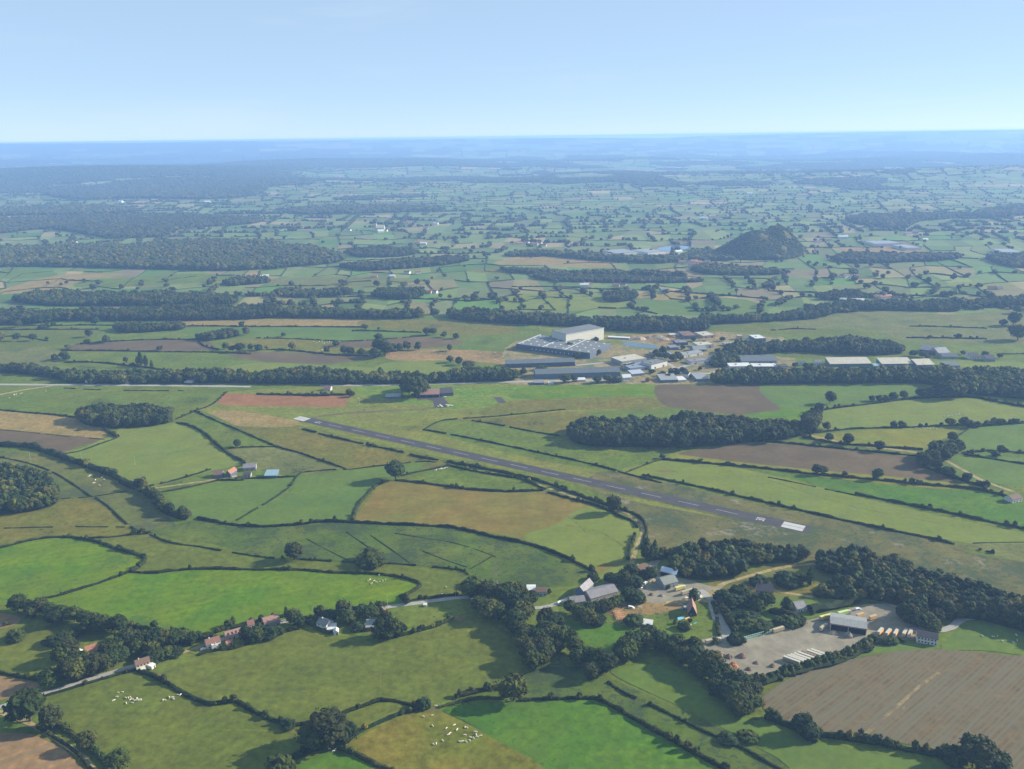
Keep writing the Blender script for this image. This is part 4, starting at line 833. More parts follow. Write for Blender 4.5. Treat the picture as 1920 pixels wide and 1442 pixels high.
# ------------------------------------------------------------------ single trees: x, y of the foot, height in photo pixels, kind, [width]
T_ = [
 # foreground
 (616,1398,58,'oak',1.25),(590,1404,44,'oak',1.2),(640,1386,34,'bush',1),(963,1314,46,'oak',1.05),(57,1352,58,'oak',1.15),(98,1366,38,'oak',1.1),
 (162,1404,30,'oak',1),(220,1448,34,'oak',1.25),(1502,1378,36,'oak',1),(1520,1384,20,'bush',1),(1832,1442,52,'oak',1.3),(1790,1430,26,'bush',1.2),(1868,1448,34,'oak',1.2),
 (794,1326,18,'bush',1),(1614,1376,9,'bush',1),(526,1448,26,'bush',1.2),(540,1364,14,'bush',1.3),(1400,1386,12,'bush',2),(1365,1390,12,'bush',2),
 (742,901,38,'oak',1.15),(1151,962,33,'oak',1.05),(552,1050,32,'oak',1.25),(694,1056,22,'bush',1.9),(445,838,15,'oak',1.05),
 (886,1097,14,'bush',1.5),(905,1108,14,'bush',1.6),(32,1200,18,'bush',1.3),(10,1173,7,'bush',1.4),
 (1112,1088,12,'bush',1.4),(290,1178,14,'oak',1),(1517,1098,36,'cone',.8),(1212,1050,40,'poplar',1.5),(1227,1048,34,'poplar',1.2),(1220,1052,30,'poplar',1),
 (538,1164,26,'poplar',1),(1344,1138,5,'bush',1),
 # left tree row and garden wood
 (34,1148,32,'oak',1.1),(52,1148,24,'oak',1),(78,1152,30,'oak',1.2),(95,1158,26,'oak',1.2),(118,1162,26,'oak',1.3),(140,1166,28,'oak',1.2),(158,1172,26,'oak',1.2),
 (178,1178,28,'oak',1.2),(196,1184,30,'oak',1.2),(226,1188,34,'oak',1),(106,1172,26,'oak',1.2),(165,1186,26,'oak',1.2),(60,1160,24,'oak',1.2),(212,1184,24,'oak',1.1),
 (92,1288,34,'oak',1.1),(108,1280,24,'oak',1.1),(130,1278,40,'oak',1),(150,1274,38,'oak',1),(172,1268,36,'oak',1.1),(140,1262,34,'oak',1),(160,1254,32,'oak',1),(182,1252,28,'oak',1.1),
 (118,1242,34,'oak',1),(135,1236,36,'oak',1),(200,1258,30,'oak',1.1),(214,1250,30,'oak',1.1),(208,1236,34,'oak',1),(222,1228,34,'oak',1),(232,1240,26,'oak',1.1),(244,1218,34,'oak',1.1),
 (258,1226,28,'oak',1.1),(272,1216,34,'oak',1),(286,1224,26,'oak',1.2),(296,1214,32,'oak',1.1),(312,1212,32,'oak',1.1),(328,1210,30,'oak',1.1),(344,1206,26,'oak',1.1),(360,1206,20,'oak',1.2),
 (250,1206,24,'oak',1),(232,1200,20,'oak',1),(217,1196,12,'poplar',1.4),(246,1203,14,'cone',1.3),(110,1208,18,'bush',1.3),(96,1206,14,'bush',1.4),(124,1200,16,'bush',1.2),(142,1192,14,'bush',1.2),
 (290,1236,20,'bush',1.4),(312,1232,16,'bush',1.4),(330,1228,14,'bush',1.4),(128,1222,24,'oak',.9),(192,1222,12,'bush',1.3),
 # row of houses
 (552,1172,28,'oak',1.1),(562,1176,22,'oak',1),(600,1158,22,'oak',1),(616,1160,18,'bush',1.2),(645,1162,34,'oak',1),(650,1172,28,'oak',1.1),(662,1168,20,'oak',1.2),(688,1166,28,'cone',1.2),
 (698,1160,26,'oak',1),(680,1148,14,'bush',1.4),(712,1150,22,'oak',1),(725,1172,26,'oak',.9),(714,1196,40,'cone',1.5),(736,1194,34,'oak',.9),(728,1200,24,'oak',1),(746,1188,22,'bush',1),
 (428,1176,14,'bush',1.1),(438,1172,16,'poplar',1.6),(460,1200,30,'cone',1.3),(470,1202,22,'oak',1),(482,1198,18,'bush',1.3),(505,1194,18,'bush',1.3),(520,1188,14,'bush',1.3),(488,1182,14,'bush',1.3),(1400,1168,20,'bush',1.4),
 (585,1168,14,'bush',1.2),(670,1180,12,'bush',1.6),
 # hamlet
 (970,1128,36,'oak',1),(985,1140,30,'oak',1),(998,1136,28,'oak',.9),(956,1118,26,'oak',1),(1030,1113,10,'cone',1.6),
 (1084,1160,26,'oak',1.1),(1070,1150,24,'oak',1.1),(1100,1172,30,'oak',1),(1102,1156,26,'oak',1),(1120,1150,22,'oak',1.1),(1134,1148,24,'oak',1.1),(1150,1142,22,'oak',1.1),(1160,1136,20,'oak',1.2),
 (1175,1128,26,'oak',1),(1190,1126,22,'bush',1.2),(1120,1168,16,'bush',1.4),(1200,1128,14,'bush',1.2),(1186,1098,20,'bush',1.3),(1172,1100,24,'oak',1.1),(1158,1098,22,'oak',1.2),(1144,1096,22,'oak',1.1),
 (1182,1084,26,'oak',1.1),(1170,1090,22,'oak',1.1),(1300,1128,26,'cone',1.6),(1294,1166,6,'bush',1.3),(1266,1170,8,'poplar',2.4),(1188,1170,16,'bush',1.6),(1282,1178,12,'bush',1.5),(1340,1206,10,'bush',1.4),
 (1222,1085,22,'oak',1.1),(1206,1084,14,'bush',1.5),(1252,1104,8,'bush',1.2),(1380,1204,16,'bush',1.4),(1362,1128,20,'bush',1.6),(1378,1120,22,'oak',1.2),(1392,1118,22,'oak',1.2),(1372,1134,20,'bush',1.4),(1390,1134,16,'bush',1.6),(1404,1128,18,'bush',1.3),
 (1424,1096,16,'bush',1.6),(1478,1094,20,'bush',1.8),(1490,1092,16,'bush',1.8),(1504,1094,16,'oak',1),(1428,1140,32,'cone',1.2),(1438,1136,26,'oak',1),(1418,1150,26,'oak',1.1),(1474,1144,26,'cone',1.5),(1424,1180,16,'bush',1.8),(1400,1178,16,'bush',1.8),
 (1412,1160,14,'bush',1.5),(1480,1172,14,'bush',1.6),(1462,1168,12,'bush',1.5),(1495,1168,14,'bush',1.6),
 # right trees round the yard
 (1720,1176,28,'oak',1.2),(1738,1174,26,'oak',1.2),(1704,1168,34,'oak',1.1),(1756,1166,22,'oak',1.3),(1775,1160,18,'oak',1.3),(1748,1180,16,'bush',1.4),(1718,1160,34,'oak',1.1),(1690,1160,24,'oak',1.1),
 (1640,1202,10,'bush',1.8),(1656,1205,9,'bush',1.8),(1672,1206,10,'bush',1.6),(1620,1218,10,'bush',1.8),(1690,1203,8,'bush',1.5),(1575,1234,8,'bush',2),
 # right mid distance
 (1530,890,20,'oak',1.05),(1541,889,17,'oak',1.1),(1646,899,22,'oak',1.05),(1556,757,24,'oak',.9),(1549,806,16,'oak',1),(1555,828,16,'oak',1.1),(1589,834,22,'oak',1.05),(1649,846,20,'oak',1),
 (1676,801,12,'oak',1.2),(1690,801,12,'oak',1.2),(1780,798,15,'oak',1.2),(1806,800,18,'oak',1.2),(1818,802,15,'oak',1.2),(1832,800,10,'bush',1.6),(1865,794,12,'oak',1.1),(1785,827,18,'oak',1.1),
 (1760,858,32,'oak',1.4),(1778,858,30,'oak',1.3),(1794,850,26,'oak',1.2),(1748,870,28,'oak',1.2),(1732,874,26,'oak',1.2),(1768,866,30,'oak',1.2),(1756,882,22,'oak',1),(1776,894,20,'oak',1.3),(1812,902,16,'oak',1.2),
 (1634,752,11,'oak',1.1),(1648,752,12,'oak',1.2),(1660,752,11,'oak',1.3),(1673,750,16,'oak',1),(1694,747,15,'oak',1.1),(1725,745,18,'oak',1.2),(1740,743,16,'oak',1.2),(1776,745,32,'oak',1.5),(1794,745,28,'oak',1.3),
 (1762,745,24,'oak',1.2),(1877,846,12,'oak',1.2),(1866,856,10,'bush',1.6),(1750,742,14,'bush',1.6),(1282,843,24,'oak',1),(1242,860,9,'bush',1.4),
 (1516,812,32,'oak',1.1),(1510,800,26,'oak',1),(1520,795,26,'oak',1),(1490,812,26,'oak',1.1),
 # airfield tree group
 (778,744,44,'oak',1.2),(790,742,34,'oak',1),(768,738,34,'oak',1.1),(786,730,32,'oak',1.1),(803,732,8,'bush',1.3),(713,705,18,'cone',1.4),(734,706,11,'cone',1.4),
 (660,744,12,'bush',1.2),(655,740,12,'bush',1),
 # works
 (1120,665,10,'bush',1.6),(1068,655,14,'oak',1.1),(1118,641,9,'bush',1.3),(1230,668,14,'oak',1.1),(1243,664,16,'oak',1),(1236,672,12,'bush',1.3),(1248,674,14,'oak',1.2),(1262,678,14,'oak',1.2),(1275,676,13,'oak',1.2),(1270,668,10,'bush',1.4),(1224,672,9,'bush',1.3),(1242,705,10,'bush',1.5),(1258,703,13,'oak',1.1),(1268,702,12,'oak',1.2),(1280,700,12,'oak',1.2),(1252,710,10,'bush',1.3),(1312,694,7,'bush',1.2),(1308,706,8,'bush',1.4),(1222,700,8,'bush',1.6),(1060,718,18,'oak',1.2),(1076,716,14,'oak',1.2),(1120,718,14,'oak',1.4),(1140,716,14,'oak',1.4),(1155,716,10,'bush',1.8),(980,702,12,'oak',1.3),(966,706,14,'oak',1.4),(950,700,12,'oak',1.3),(1016,694,9,'bush',1.8),(1082,672,13,'oak',1.2),(1215,715,7,'bush',2),(1300,640,9,'oak',1.3),(1320,646,8,'bush',1.5),(1355,640,9,'oak',1.3),(1280,655,8,'bush',1.5),(1345,660,8,'bush',1.5),(1510,690,10,'oak',1.2),(1524,690,9,'oak',1.2),(1540,692,10,'oak',1.2),(1490,688,9,'oak',1.2),(1805,665,8,'oak',1.2),(1846,668,10,'cone',1.5),(1874,672,9,'oak',1.2),(1730,670,12,'oak',1.4),(1712,668,12,'oak',1.4),(1740,674,9,'oak',1.4),
 # left mid distance
 (33,614,14,'oak',1.4),(73,605,10,'oak',1),(179,608,14,'oak',1.1),(88,610,8,'oak',1.1),(100,612,10,'oak',1),(82,616,9,'bush',1.8),
 (167,632,16,'oak',1),(165,644,9,'bush',1.4),(201,643,16,'oak',1),(299,656,8,'bush',1.4),(129,654,9,'bush',1.5),(103,676,12,'oak',1.2),(120,673,15,'oak',1.3),(126,676,12,'oak',1.3),(237,681,13,'oak',.8),
 (2,640,20,'oak',1),(33,639,16,'oak',1.1),(62,639,14,'oak',1.2),(88,638,7,'bush',1),(453,612,10,'oak',1.1),(462,628,16,'oak',1),(374,638,9,'bush',1.5),
 (424,655,14,'oak',1),(436,659,12,'oak',1.4),(450,660,18,'oak',1.1),(470,657,13,'oak',.9),(485,657,12,'oak',1.3),(500,655,8,'oak',1.1),
 (531,631,8,'oak',1.2),(549,656,16,'oak',1),(613,662,13,'oak',.9),(631,649,12,'oak',1.1),(645,664,16,'oak',1.1),(657,664,14,'oak',1.1),(677,666,14,'oak',1),(685,618,11,'oak',1.3),(710,619,6,'bush',1),
 (738,658,15,'oak',.9),(750,658,15,'oak',1),(763,656,17,'oak',.9),(784,656,16,'oak',.9),(843,658,13,'oak',.9),(712,660,32,'poplar',2.6),(722,668,30,'oak',1),(704,672,20,'oak',1.3),(730,664,22,'oak',.9),
 (800,628,14,'oak',1.3),(812,628,14,'oak',1.3),(833,632,11,'oak',1.1),(855,635,11,'oak',1.1),(845,680,14,'oak',1.1),(860,684,16,'oak',1.1),(878,692,17,'oak',1.4),
 (265,686,26,'poplar',1.2),(275,688,22,'poplar',1.2),(258,684,16,'poplar',1.2),(285,690,14,'poplar',1.4),
 (826,558,8,'oak',1.1),(843,560,9,'oak',1.2),(856,563,6,'oak',1.1),(872,563,11,'oak',1.1),(889,563,13,'oak',1.1),(919,561,13,'oak',1),(1040,522,10,'oak',1),(707,537,12,'oak',1.1),(782,534,12,'oak',1),
 (1655,523,9,'oak',1),(1741,531,12,'oak',1),(1787,525,14,'oak',.8),(1624,541,10,'oak',1.6),(1782,556,12,'oak',1),(1900,610,26,'oak',1),(1880,610,12,'oak',1.2),(1908,638,30,'oak',1.3),(1906,588,16,'oak',1.3),
 (1744,635,7,'bush',1.6),(1797,634,9,'bush',1.6),(158,530,8,'oak',1.2),(185,533,9,'oak',1.2),(312,538,7,'oak',1.6),(115,535,6,'oak',1.2),(125,532,6,'oak',1.2),
 (1456,492,6,'oak',1.2),(1465,492,6,'oak',1.2),(1527,500,7,'oak',1.1),(1546,500,7,'oak',1.2),(1572,498,8,'oak',1.2),(1605,498,7,'oak',1.2),(1632,499,7,'oak',1.2),(1663,500,7,'oak',1.2),(1374,541,8,'oak',1.1),(1402,543,7,'oak',1.1),
]
# belts of tall trees along the stream: centre line, half width px, height px, count
BELTS = [([(905,1120),(930,1140),(955,1165),(975,1195),(1000,1228),(1008,1240)], 24, 40, 34), ([(1010,1180),(1040,1200),(1065,1222),(1100,1250),(1130,1268)], 20, 36, 22),
         ([(1130,1262),(1165,1240),(1190,1225),(1225,1215),(1255,1220),(1290,1240)], 15, 38, 26), ([(1285,1240),(1320,1268),(1350,1290),(1380,1312),(1405,1335)], 22, 42, 30),
         ([(1385,1345),(1410,1330),(1418,1312)], 8, 30, 6)]
rb = random.Random(5)
for line, hw, hp, cnt in BELTS:
    P = catmull(line, False, 6)
    for i in range(cnt):
        p = P[min(int((i + rb.random()) / cnt * len(P)), len(P) - 1)]
        T_.append((p[0] + rb.uniform(-hw, hw), p[1] + rb.uniform(-hw, hw) * .7, hp * rb.uniform(.6, .95), 'oak', rb.uniform(.95, 1.25)))
LM = [ # landmarks for telling the trees apart
 ('beside the cream house garden',230,1240),('in the tree row left of the brightest meadow',130,1160),('by the hedged dirt track',110,1380),('beside the foreground cattle pasture',640,1390),
 ('under the gate of the saturated green field',900,1315),('by the furrowed field',1640,1400),('beside the row of red roofed houses',500,1190),('around the white house in the hamlet row',650,1165),
 ('by the white gabled shed in the lane',722,1185),('west of the grey barns',980,1125),('south of the grey barns',1110,1155),('north of the grey barns',1165,1092),('by the gravel lot of the hamlet',1240,1100),
 ('beside the poplars at the lane bend',1215,1050),('around the big dark roofed house',1440,1130),('in the gardens above the yard',1440,1170),('right of the yard warehouse',1720,1170),('below the yard warehouse',1630,1212),
 ('at the corner of the ochre field',742,901),('along the lane by the runway',1151,962),('in the rushy wetland',620,1052),('near the farm with the pale blue shed',445,838),('below the dry yellow strip',1570,892),
 ('around the yellowing meadow',1600,830),('in the clump by the dark brown field',1768,868),('on the hedge of the wide pasture',1720,798),('on the crest hedge at the right',1720,747),('at the end of the big copse',1510,806),
 ('behind the airfield clubhouse',782,738),('near the scraped earth bank',740,660),('below the left woods',100,612),('in the pastures at far left',60,650),('by the brownish round bush field',440,655),
 ('under the cool green meadow',640,655),('along the stream west of the factory',830,640),('in the thicket north of the main road',268,686),('on the hedge of round trees',872,562),('near the distant white farm',760,535),
 ('on the far right plain',1750,530),('on the right rise',1890,610),('in the pastures below the slag heap',1560,498),('below the great forest',190,532),('in the upper stream belt',955,1170),('in the middle stream belt',1080,1235),
 ('in the stream belt beside the spoil heaps',1240,1225),('in the lower stream belt',1350,1300),('among the works buildings',1120,690),('along the estate road',1270,680),('around the right hand farm',1790,668),('by the three ivory sheds',1515,688),('by the marshy strip',1390,1390),('beside the tilled reddish plot',658,742)]
KIND = {'oak': ('broadleaf_tree', HI, 'tree'), 'bush': ('shrub', HI_BUSH, 'shrub'), 'poplar': ('poplar_tree', HI_POP, 'tree'), 'cone': ('conifer_tree', HI_CONE, 'tree')}
def trunk_mesh(seed, h):
    r = random.Random(seed); mb = MB(); mb.tube((0, 0, -.02), (r.uniform(-.02, .02), 0, .34), .035, .024, 7)
    for i in range(4):
        a = i * 1.57 + r.uniform(-.4, .4); mb.tube((0, 0, .22 + .03 * i), (.17 * math.cos(a), .17 * math.sin(a), .5 + .04 * i), .018, .007, 5)
    mb.tube((0, 0, .33), (0, .01, .68), .022, .008, 5); return mb.mesh('trunk')
PROTO = {}
for kd, (nm, pr, cat) in KIND.items():
    PROTO[kd] = []
    for i, (v, f, t) in enumerate(pr):
        m1 = npmesh(nm + '_crown', v, f, t); m1.materials.append(M_FOL); m2 = trunk_mesh(i, 1); m2.materials.append(M_BARK); PROTO[kd].append((m1, m2))
tl = []
for x, y, h, kd, *wf in T_:
    g = G(x, y); dd = depth(g); hm = h * dd / FPX / max(.5, math.cos(math.atan2(CAM_H, g.y))) * .93
    tl.append(dict(x=x, y=y, g=g, h=hm, k=kd, w=hm * (wf[0] if wf else 1), px=h * (wf[0] if wf else 1)))
tl.sort(key=lambda d_: -d_['px'])
IND_T, REST_T = tl[:360], tl[360:]
# at most 300 of each kind of name stand alone
groups = {}
for d_ in IND_T:
    lm = min(LM, key=lambda l: (l[1] - d_['x']) ** 2 + ((l[2] - d_['y']) * 1.6) ** 2)[0]
    groups.setdefault((d_['k'], lm), []).append(d_)
ADJ = {'oak': 'leafy tree', 'bush': 'rounded bush', 'poplar': 'slender tall tree', 'cone': 'dark conifer'}
for (kd, lm), L_ in groups.items():
    L_.sort(key=lambda d_: d_['x']); hs = sorted(d_['h'] for d_ in L_)
    for i, d_ in enumerate(L_):
        if len(L_) == 1: lb = 'lone %s %s' % (ADJ[kd], lm)
        elif len(L_) == 2: lb = '%s of two %ss %s' % ('left' if i == 0 else 'right', ADJ[kd], lm)
        else: lb = '%s %s, %s from the left %s' % ('tall' if d_['h'] > hs[len(hs) * 2 // 3] else 'short' if d_['h'] < hs[len(hs) // 3] else 'middling', ADJ[kd], ordinal(i), lm)
        d_['lb'] = ' '.join(lb.split()[:16])
rt = random.Random(3)
for d_ in IND_T:
    nm, pr, cat = KIND[d_['k']]
    e = empty(nm, d_['g'], rt.uniform(0, 6.28)); e.scale = (d_['w'], d_['w'], d_['h'])
    m1, m2 = rt.choice(PROTO[d_['k']])
    link('crown', m1, e); 
    if d_['k'] != 'bush': link('trunk', m2, e)
    else: link('stem', m2, e)
    tag(e, d_['lb'], cat, {'tree': 'trees standing among the fields', 'shrub': 'shrubs among the fields'}[cat])

# ------------------------------------------------------------------ woods: footprints traced on the ground, filled with trees
def fill(poly, spacing, seed, margin=0):
    P = [G(*p) for p in catmull(poly, True, 3)]; Q = [(p.x, p.y) for p in P]
    xs = [q[0] for q in Q]; ys_ = [q[1] for q in Q]; r = np.random.default_rng(seed)
    n = int((max(xs) - min(xs)) * (max(ys_) - min(ys_)) / spacing ** 2)
    # jittered grid
    X, Y = np.meshgrid(np.arange(min(xs), max(xs), spacing), np.arange(min(ys_), max(ys_), spacing))
    X = X.ravel() + r.uniform(-.45, .45, X.size) * spacing; Y = Y.ravel() + r.uniform(-.45, .45, Y.size) * spacing
    k = inpoly(X, Y, Q); return X[k], Y[k]
WOODS = [ # label, footprint, spacing m, tree height m, detail
 ('dark rounded copse at the edge of the cool green field', [(150,786),(185,776),(250,772),(310,776),(324,786),(318,793),(275,800),(215,803),(165,798)], 7, 14, MID),
 ('big dense copse on the far side of the runway', [(1068,822),(1080,808),(1110,800),(1200,797),(1300,796),(1400,800),(1480,806),(1500,814),(1480,824),(1400,830),(1300,838),(1200,839),(1120,838),(1085,832)], 8, 16, MID),
 ('dark wood at the left edge below the thick hedge', [(-120,890),(0,888),(50,890),(85,905),(108,925),(110,938),(90,952),(40,962),(-20,968),(-120,980)], 7.5, 14, MID),
 ('mixed woodland between runway and the big house', [(1262,1072),(1255,1052),(1290,1042),(1340,1032),(1400,1030),(1440,1032),(1480,1036),(1508,1044),(1500,1054),(1430,1058),(1400,1062),(1385,1080),(1340,1088),(1290,1086)], 7.5, 12, MID),
 ('dark wooded slope on the lower right', [(1530,1066),(1560,1050),(1620,1052),(1700,1070),(1780,1094),(1860,1120),(1960,1150),(2100,1180),(2100,1240),(1920,1186),(1840,1164),(1780,1158),(1740,1148),(1700,1142),(1660,1130),(1610,1122),(1560,1118),(1580,1090)], 7.5, 13, MID),
 ('scrub of young trees above the conifer hedge', [(1525,1115),(1560,1102),(1600,1100),(1628,1112),(1620,1124),(1580,1122)], 6, 9, MID),
 ('leafy thicket left of the gravel track', [(1215,1052),(1240,1040),(1300,1038),(1290,1044),(1240,1050)], 6, 7, MID),
 ('tree belt north of the main road on the left', [(60,697),(100,702),(180,706),(260,705),(380,706),(480,706),(560,704),(640,707),(690,711),(690,720),(560,720),(400,719),(250,720),(140,719),(110,712),(60,704)], 8, 14, MID),
 ('narrow tree belt at the left edge by the main road', [(-60,694),(0,693),(60,694),(100,700),(60,703),(0,699),(-60,700)], 8, 14, MID),
 ('tree belt behind the airfield road', [(690,712),(740,709),(780,712),(820,712),(860,706),(930,705),(960,707),(960,714),(900,716),(830,718),(760,720),(700,720)], 8, 14, MID),
 ('long dark wood south of the industrial sheds', [(1340,718),(1345,710),(1400,708),(1500,709),(1600,708),(1700,706),(1800,706),(1900,708),(2020,710),(2020,750),(1920,748),(1860,744),(1800,736),(1760,724),(1700,719),(1600,719),(1480,720),(1400,721)], 8, 16, MID),
 ('oak wood between the works and the cream sheds', [(1375,652),(1400,650),(1440,652),(1500,648),(1560,646),(1620,648),(1680,656),(1690,664),(1640,666),(1560,664),(1480,660),(1420,666),(1380,676),(1355,684),(1345,678)], 8, 15, MID),
 ('small wood right of the estate road', [(1330,682),(1350,668),(1380,660),(1400,668),(1380,680),(1350,690)], 8, 12, MID),
 ('riverside wood crossing the middle of the plain', [(845,598),(900,604),(980,608),(1060,612),(1100,616),(1180,622),(1240,622),(1310,622),(1330,616),(1300,608),(1200,606),(1100,604),(1000,598),(900,592),(850,588)], 9, 17, MID),
 ('riverside wood continuing to the right', [(1300,612),(1330,606),(1400,606),(1460,602),(1530,598),(1570,586),(1600,582),(1700,583),(1790,584),(1810,578),(1930,575),(2000,574),(2000,566),(1850,568),(1760,572),(1640,573),(1580,574),(1520,586),(1460,596),(1400,600),(1330,600)], 9, 15, MID),
 ('tree strip under the long grey green pasture', [(530,590),(560,586),(650,588),(740,590),(790,592),(785,597),(700,598),(600,597),(540,596)], 9, 15, MID),
 ('lower band of the left mixed forest', [(-60,594),(0,594),(100,590),(200,588),(300,586),(400,584),(500,582),(526,582),(524,594),(480,598),(380,601),(250,602),(120,602),(50,608),(-60,610)], 9, 16, MID),
 ('upper band of the left mixed forest', [(30,562),(80,556),(160,554),(260,554),(350,556),(420,560),(442,566),(430,572),(380,574),(330,575),(200,574),(100,574),(40,568)], 9, 15, MID),
 ('great dark forest across the left plain', [(-60,474),(0,470),(120,464),(260,462),(360,456),(460,456),(540,462),(610,472),(645,482),(630,493),(560,500),(480,506),(430,508),(330,506),(240,504),(150,502),(60,500),(-60,500)], 13, 16, LOW),
 ('forest rising behind the great dark forest', [(-60,440),(0,438),(80,430),(140,436),(200,446),(300,444),(340,430),(470,420),(480,412),(360,406),(280,404),(160,406),(60,412),(-60,414)], 15, 16, LOW),
 ('forested rise at far left', [(-60,398),(0,396),(100,390),(200,388),(260,398),(180,402),(60,404),(-60,406)], 17, 17, LOW),
 ('second forested rise behind the white roofs', [(90,366),(180,350),(260,340),(400,334),(480,340),(500,354),(470,368),(380,374),(260,372),(160,374)], 20, 18, LOW),
 ('wood with a pointed end left of centre', [(540,395),(600,390),(720,388),(820,390),(830,395),(760,398),(640,402),(560,402)], 20, 18, LOW),
 ('dark wood right of the slag heap fields', [(1590,412),(1640,406),(1720,404),(1800,402),(1830,404),(1760,412),(1720,416),(1700,428),(1680,432),(1640,424),(1600,420)], 16, 18, LOW),
 ('wood climbing to the right edge', [(1830,402),(1880,392),(2000,384),(2000,400),(1920,404),(1850,410)], 18, 20, LOW),
 ('wood around the slag heap foot on the left', [(1290,478),(1330,470),(1345,482),(1380,488),(1320,490),(1280,484)], 12, 14, LOW),
 ('wood below the pale works on the right', [(1560,490),(1600,478),(1700,480),(1800,480),(1780,488),(1700,492),(1620,494)], 12, 12, LOW),
 ('dark wood at the right edge beyond the plain', [(1850,484),(1900,482),(2000,480),(2000,502),(1940,504),(1880,498)], 12, 14, LOW),
 ('square copse in the centre of the plain', [(1130,560),(1150,552),(1190,552),(1190,562),(1165,566),(1140,566)], 9, 13, MID),
 ('pointed copse in the right middle distance', [(1540,562),(1560,552),(1610,552),(1615,560),(1580,564)], 9, 14, MID),
 ('small round spinney on the left plain', [(216,620),(240,614),(290,614),(340,612),(342,618),(310,621),(260,624),(230,624)], 7, 12, MID),
 ('long spinney beside the curved hedge', [(372,636),(400,628),(440,624),(446,630),(420,636),(385,640)], 7, 11, MID),
 ('tree clump around the white farm on the plain', [(700,556),(730,548),(760,546),(790,552),(780,560),(740,562)], 9, 16, MID),
 ('village trees below the slag heap', [(1300,505),(1350,502),(1400,506),(1480,512),(1430,516),(1350,516),(1310,512)], 11, 13, LOW),
 ('orchard hedge rows in the middle distance', [(1000,520),(1040,516),(1130,520),(1240,524),(1330,528),(1240,531),(1130,530),(1040,528)], 10, 10, LOW),
 ('long tree line above the orchard rows', [(940,505),(1010,510),(1100,512),(1200,513),(1290,518),(1240,520),(1130,518),(1030,516),(960,511)], 11, 12, LOW),
 ('tree line left of the distant village', [(640,500),(700,496),(780,492),(840,486),(880,488),(830,498),(760,504),(680,508)], 11, 14, LOW),
 ('village wood above the pale field', [(950,478),(1000,474),(1100,480),(1200,486),(1290,488),(1240,494),(1130,490),(1020,480),(960,482)], 11, 14, LOW),
 ('tree line at the head of the plain', [(655,474),(700,468),(760,470),(780,476),(740,482),(670,482)], 11, 14, LOW),
 ('trees hiding a farm on the left plain', [(420,532),(450,524),(490,524),(505,530),(470,534),(430,536)], 9, 12, LOW),
 ('dark belt of oaks on the left plain', [(515,550),(545,546),(600,549),(650,548),(660,552),(600,557),(540,558)], 9, 13, LOW),
]
WPOLY = []
for i, (lb, poly, sp, hm, pr) in enumerate(WOODS):
    far = pr is LOW
    X, Y = fill(poly, sp, 300 + i); r = np.random.default_rng(i)
    Zt = tz(X, Y)
    H = hm * (.75 + .5 * vnoise(X / 40, Y / 40)) * r.uniform(.8, 1.2, len(X))
    v, f, t = scatter(pr, X, Y, Zt, H, np.maximum(H * .9, sp * 1.35) * r.uniform(.85, 1.2, len(X)), 40 + i)
    o = link('wood', npmesh('wood', v, f, t), None, M_FOL); tag(o, lb, None, None, 'stuff')
    WPOLY.append([(g.x, g.y) for g in (G(*p) for p in poly)])
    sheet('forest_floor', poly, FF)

# ------------------------------------------------------------------ slag heap
def slag():
    c = G(1440, 486); n = 90; r = np.random.default_rng(9)
    sx = 104 * mpp(1440, 486); U, Vv = np.meshgrid(np.linspace(-1.25, 1.25, n), np.linspace(-1, 1, n))
    X = c.x + U * sx; Y = c.y + 130 + Vv * 150
    px0 = 1440 + U * 104
    k1 = G(1434, 486).x; k2 = G(1482, 486).x; m = mpp(1440, 486); H1 = 47 * m; H2 = 55 * m
    d1 = np.hypot((X - k1) / 1.0, (Y - (c.y + 105)) * 1.0); d2 = np.hypot((X - k2), (Y - (c.y + 150)))
    rd = lambda q: np.sqrt(q * q + 15 ** 2) - 15 * .8
    Zz = np.maximum(H1 - rd(d1) * .62, H2 - rd(d2) * .98)
    Zz = Zz + 9 * (vnoise(X / 22, Y / 22) - .5) * (Zz > 2)
    Zz = np.maximum(Zz, -1)
    ids = np.arange(n * n).reshape(n, n); F = np.stack([ids[:-1, :-1], ids[:-1, 1:], ids[1:, 1:], ids[1:, :-1]], -1).reshape(-1, 4)
    o = link('slag_heap', npmesh('slag_heap', np.stack([X, Y, Zz], -1).reshape(-1, 3), F, smooth=True), None, field_mat('slag', (.07, .085, .035), (.12, .11, .06), big=25))
    tag(o, 'tall twin peaked slag heap overgrown with trees', None, None, 'structure')
    k = (Zz > 1).ravel() & (r.random(n * n) < .85)
    x, y, z = X.ravel()[k], Y.ravel()[k], Zz.ravel()[k]; x = x + r.uniform(-3, 3, len(x))
    s = (vnoise(x / 30 + 2, y / 30) > .30) | (x < k1 - 10)
    x, y, z = x[s], y[s], z[s]; h = r.uniform(3, 7, len(x))
    v, f, t = scatter(LOW, x, y, z - .5, h, h * 1.1, 5, 1.35)
    tag(link('wood', npmesh('wood', v, f, t), None, M_FOL), 'young trees covering the flanks of the slag heap', None, None, 'stuff')
slag()

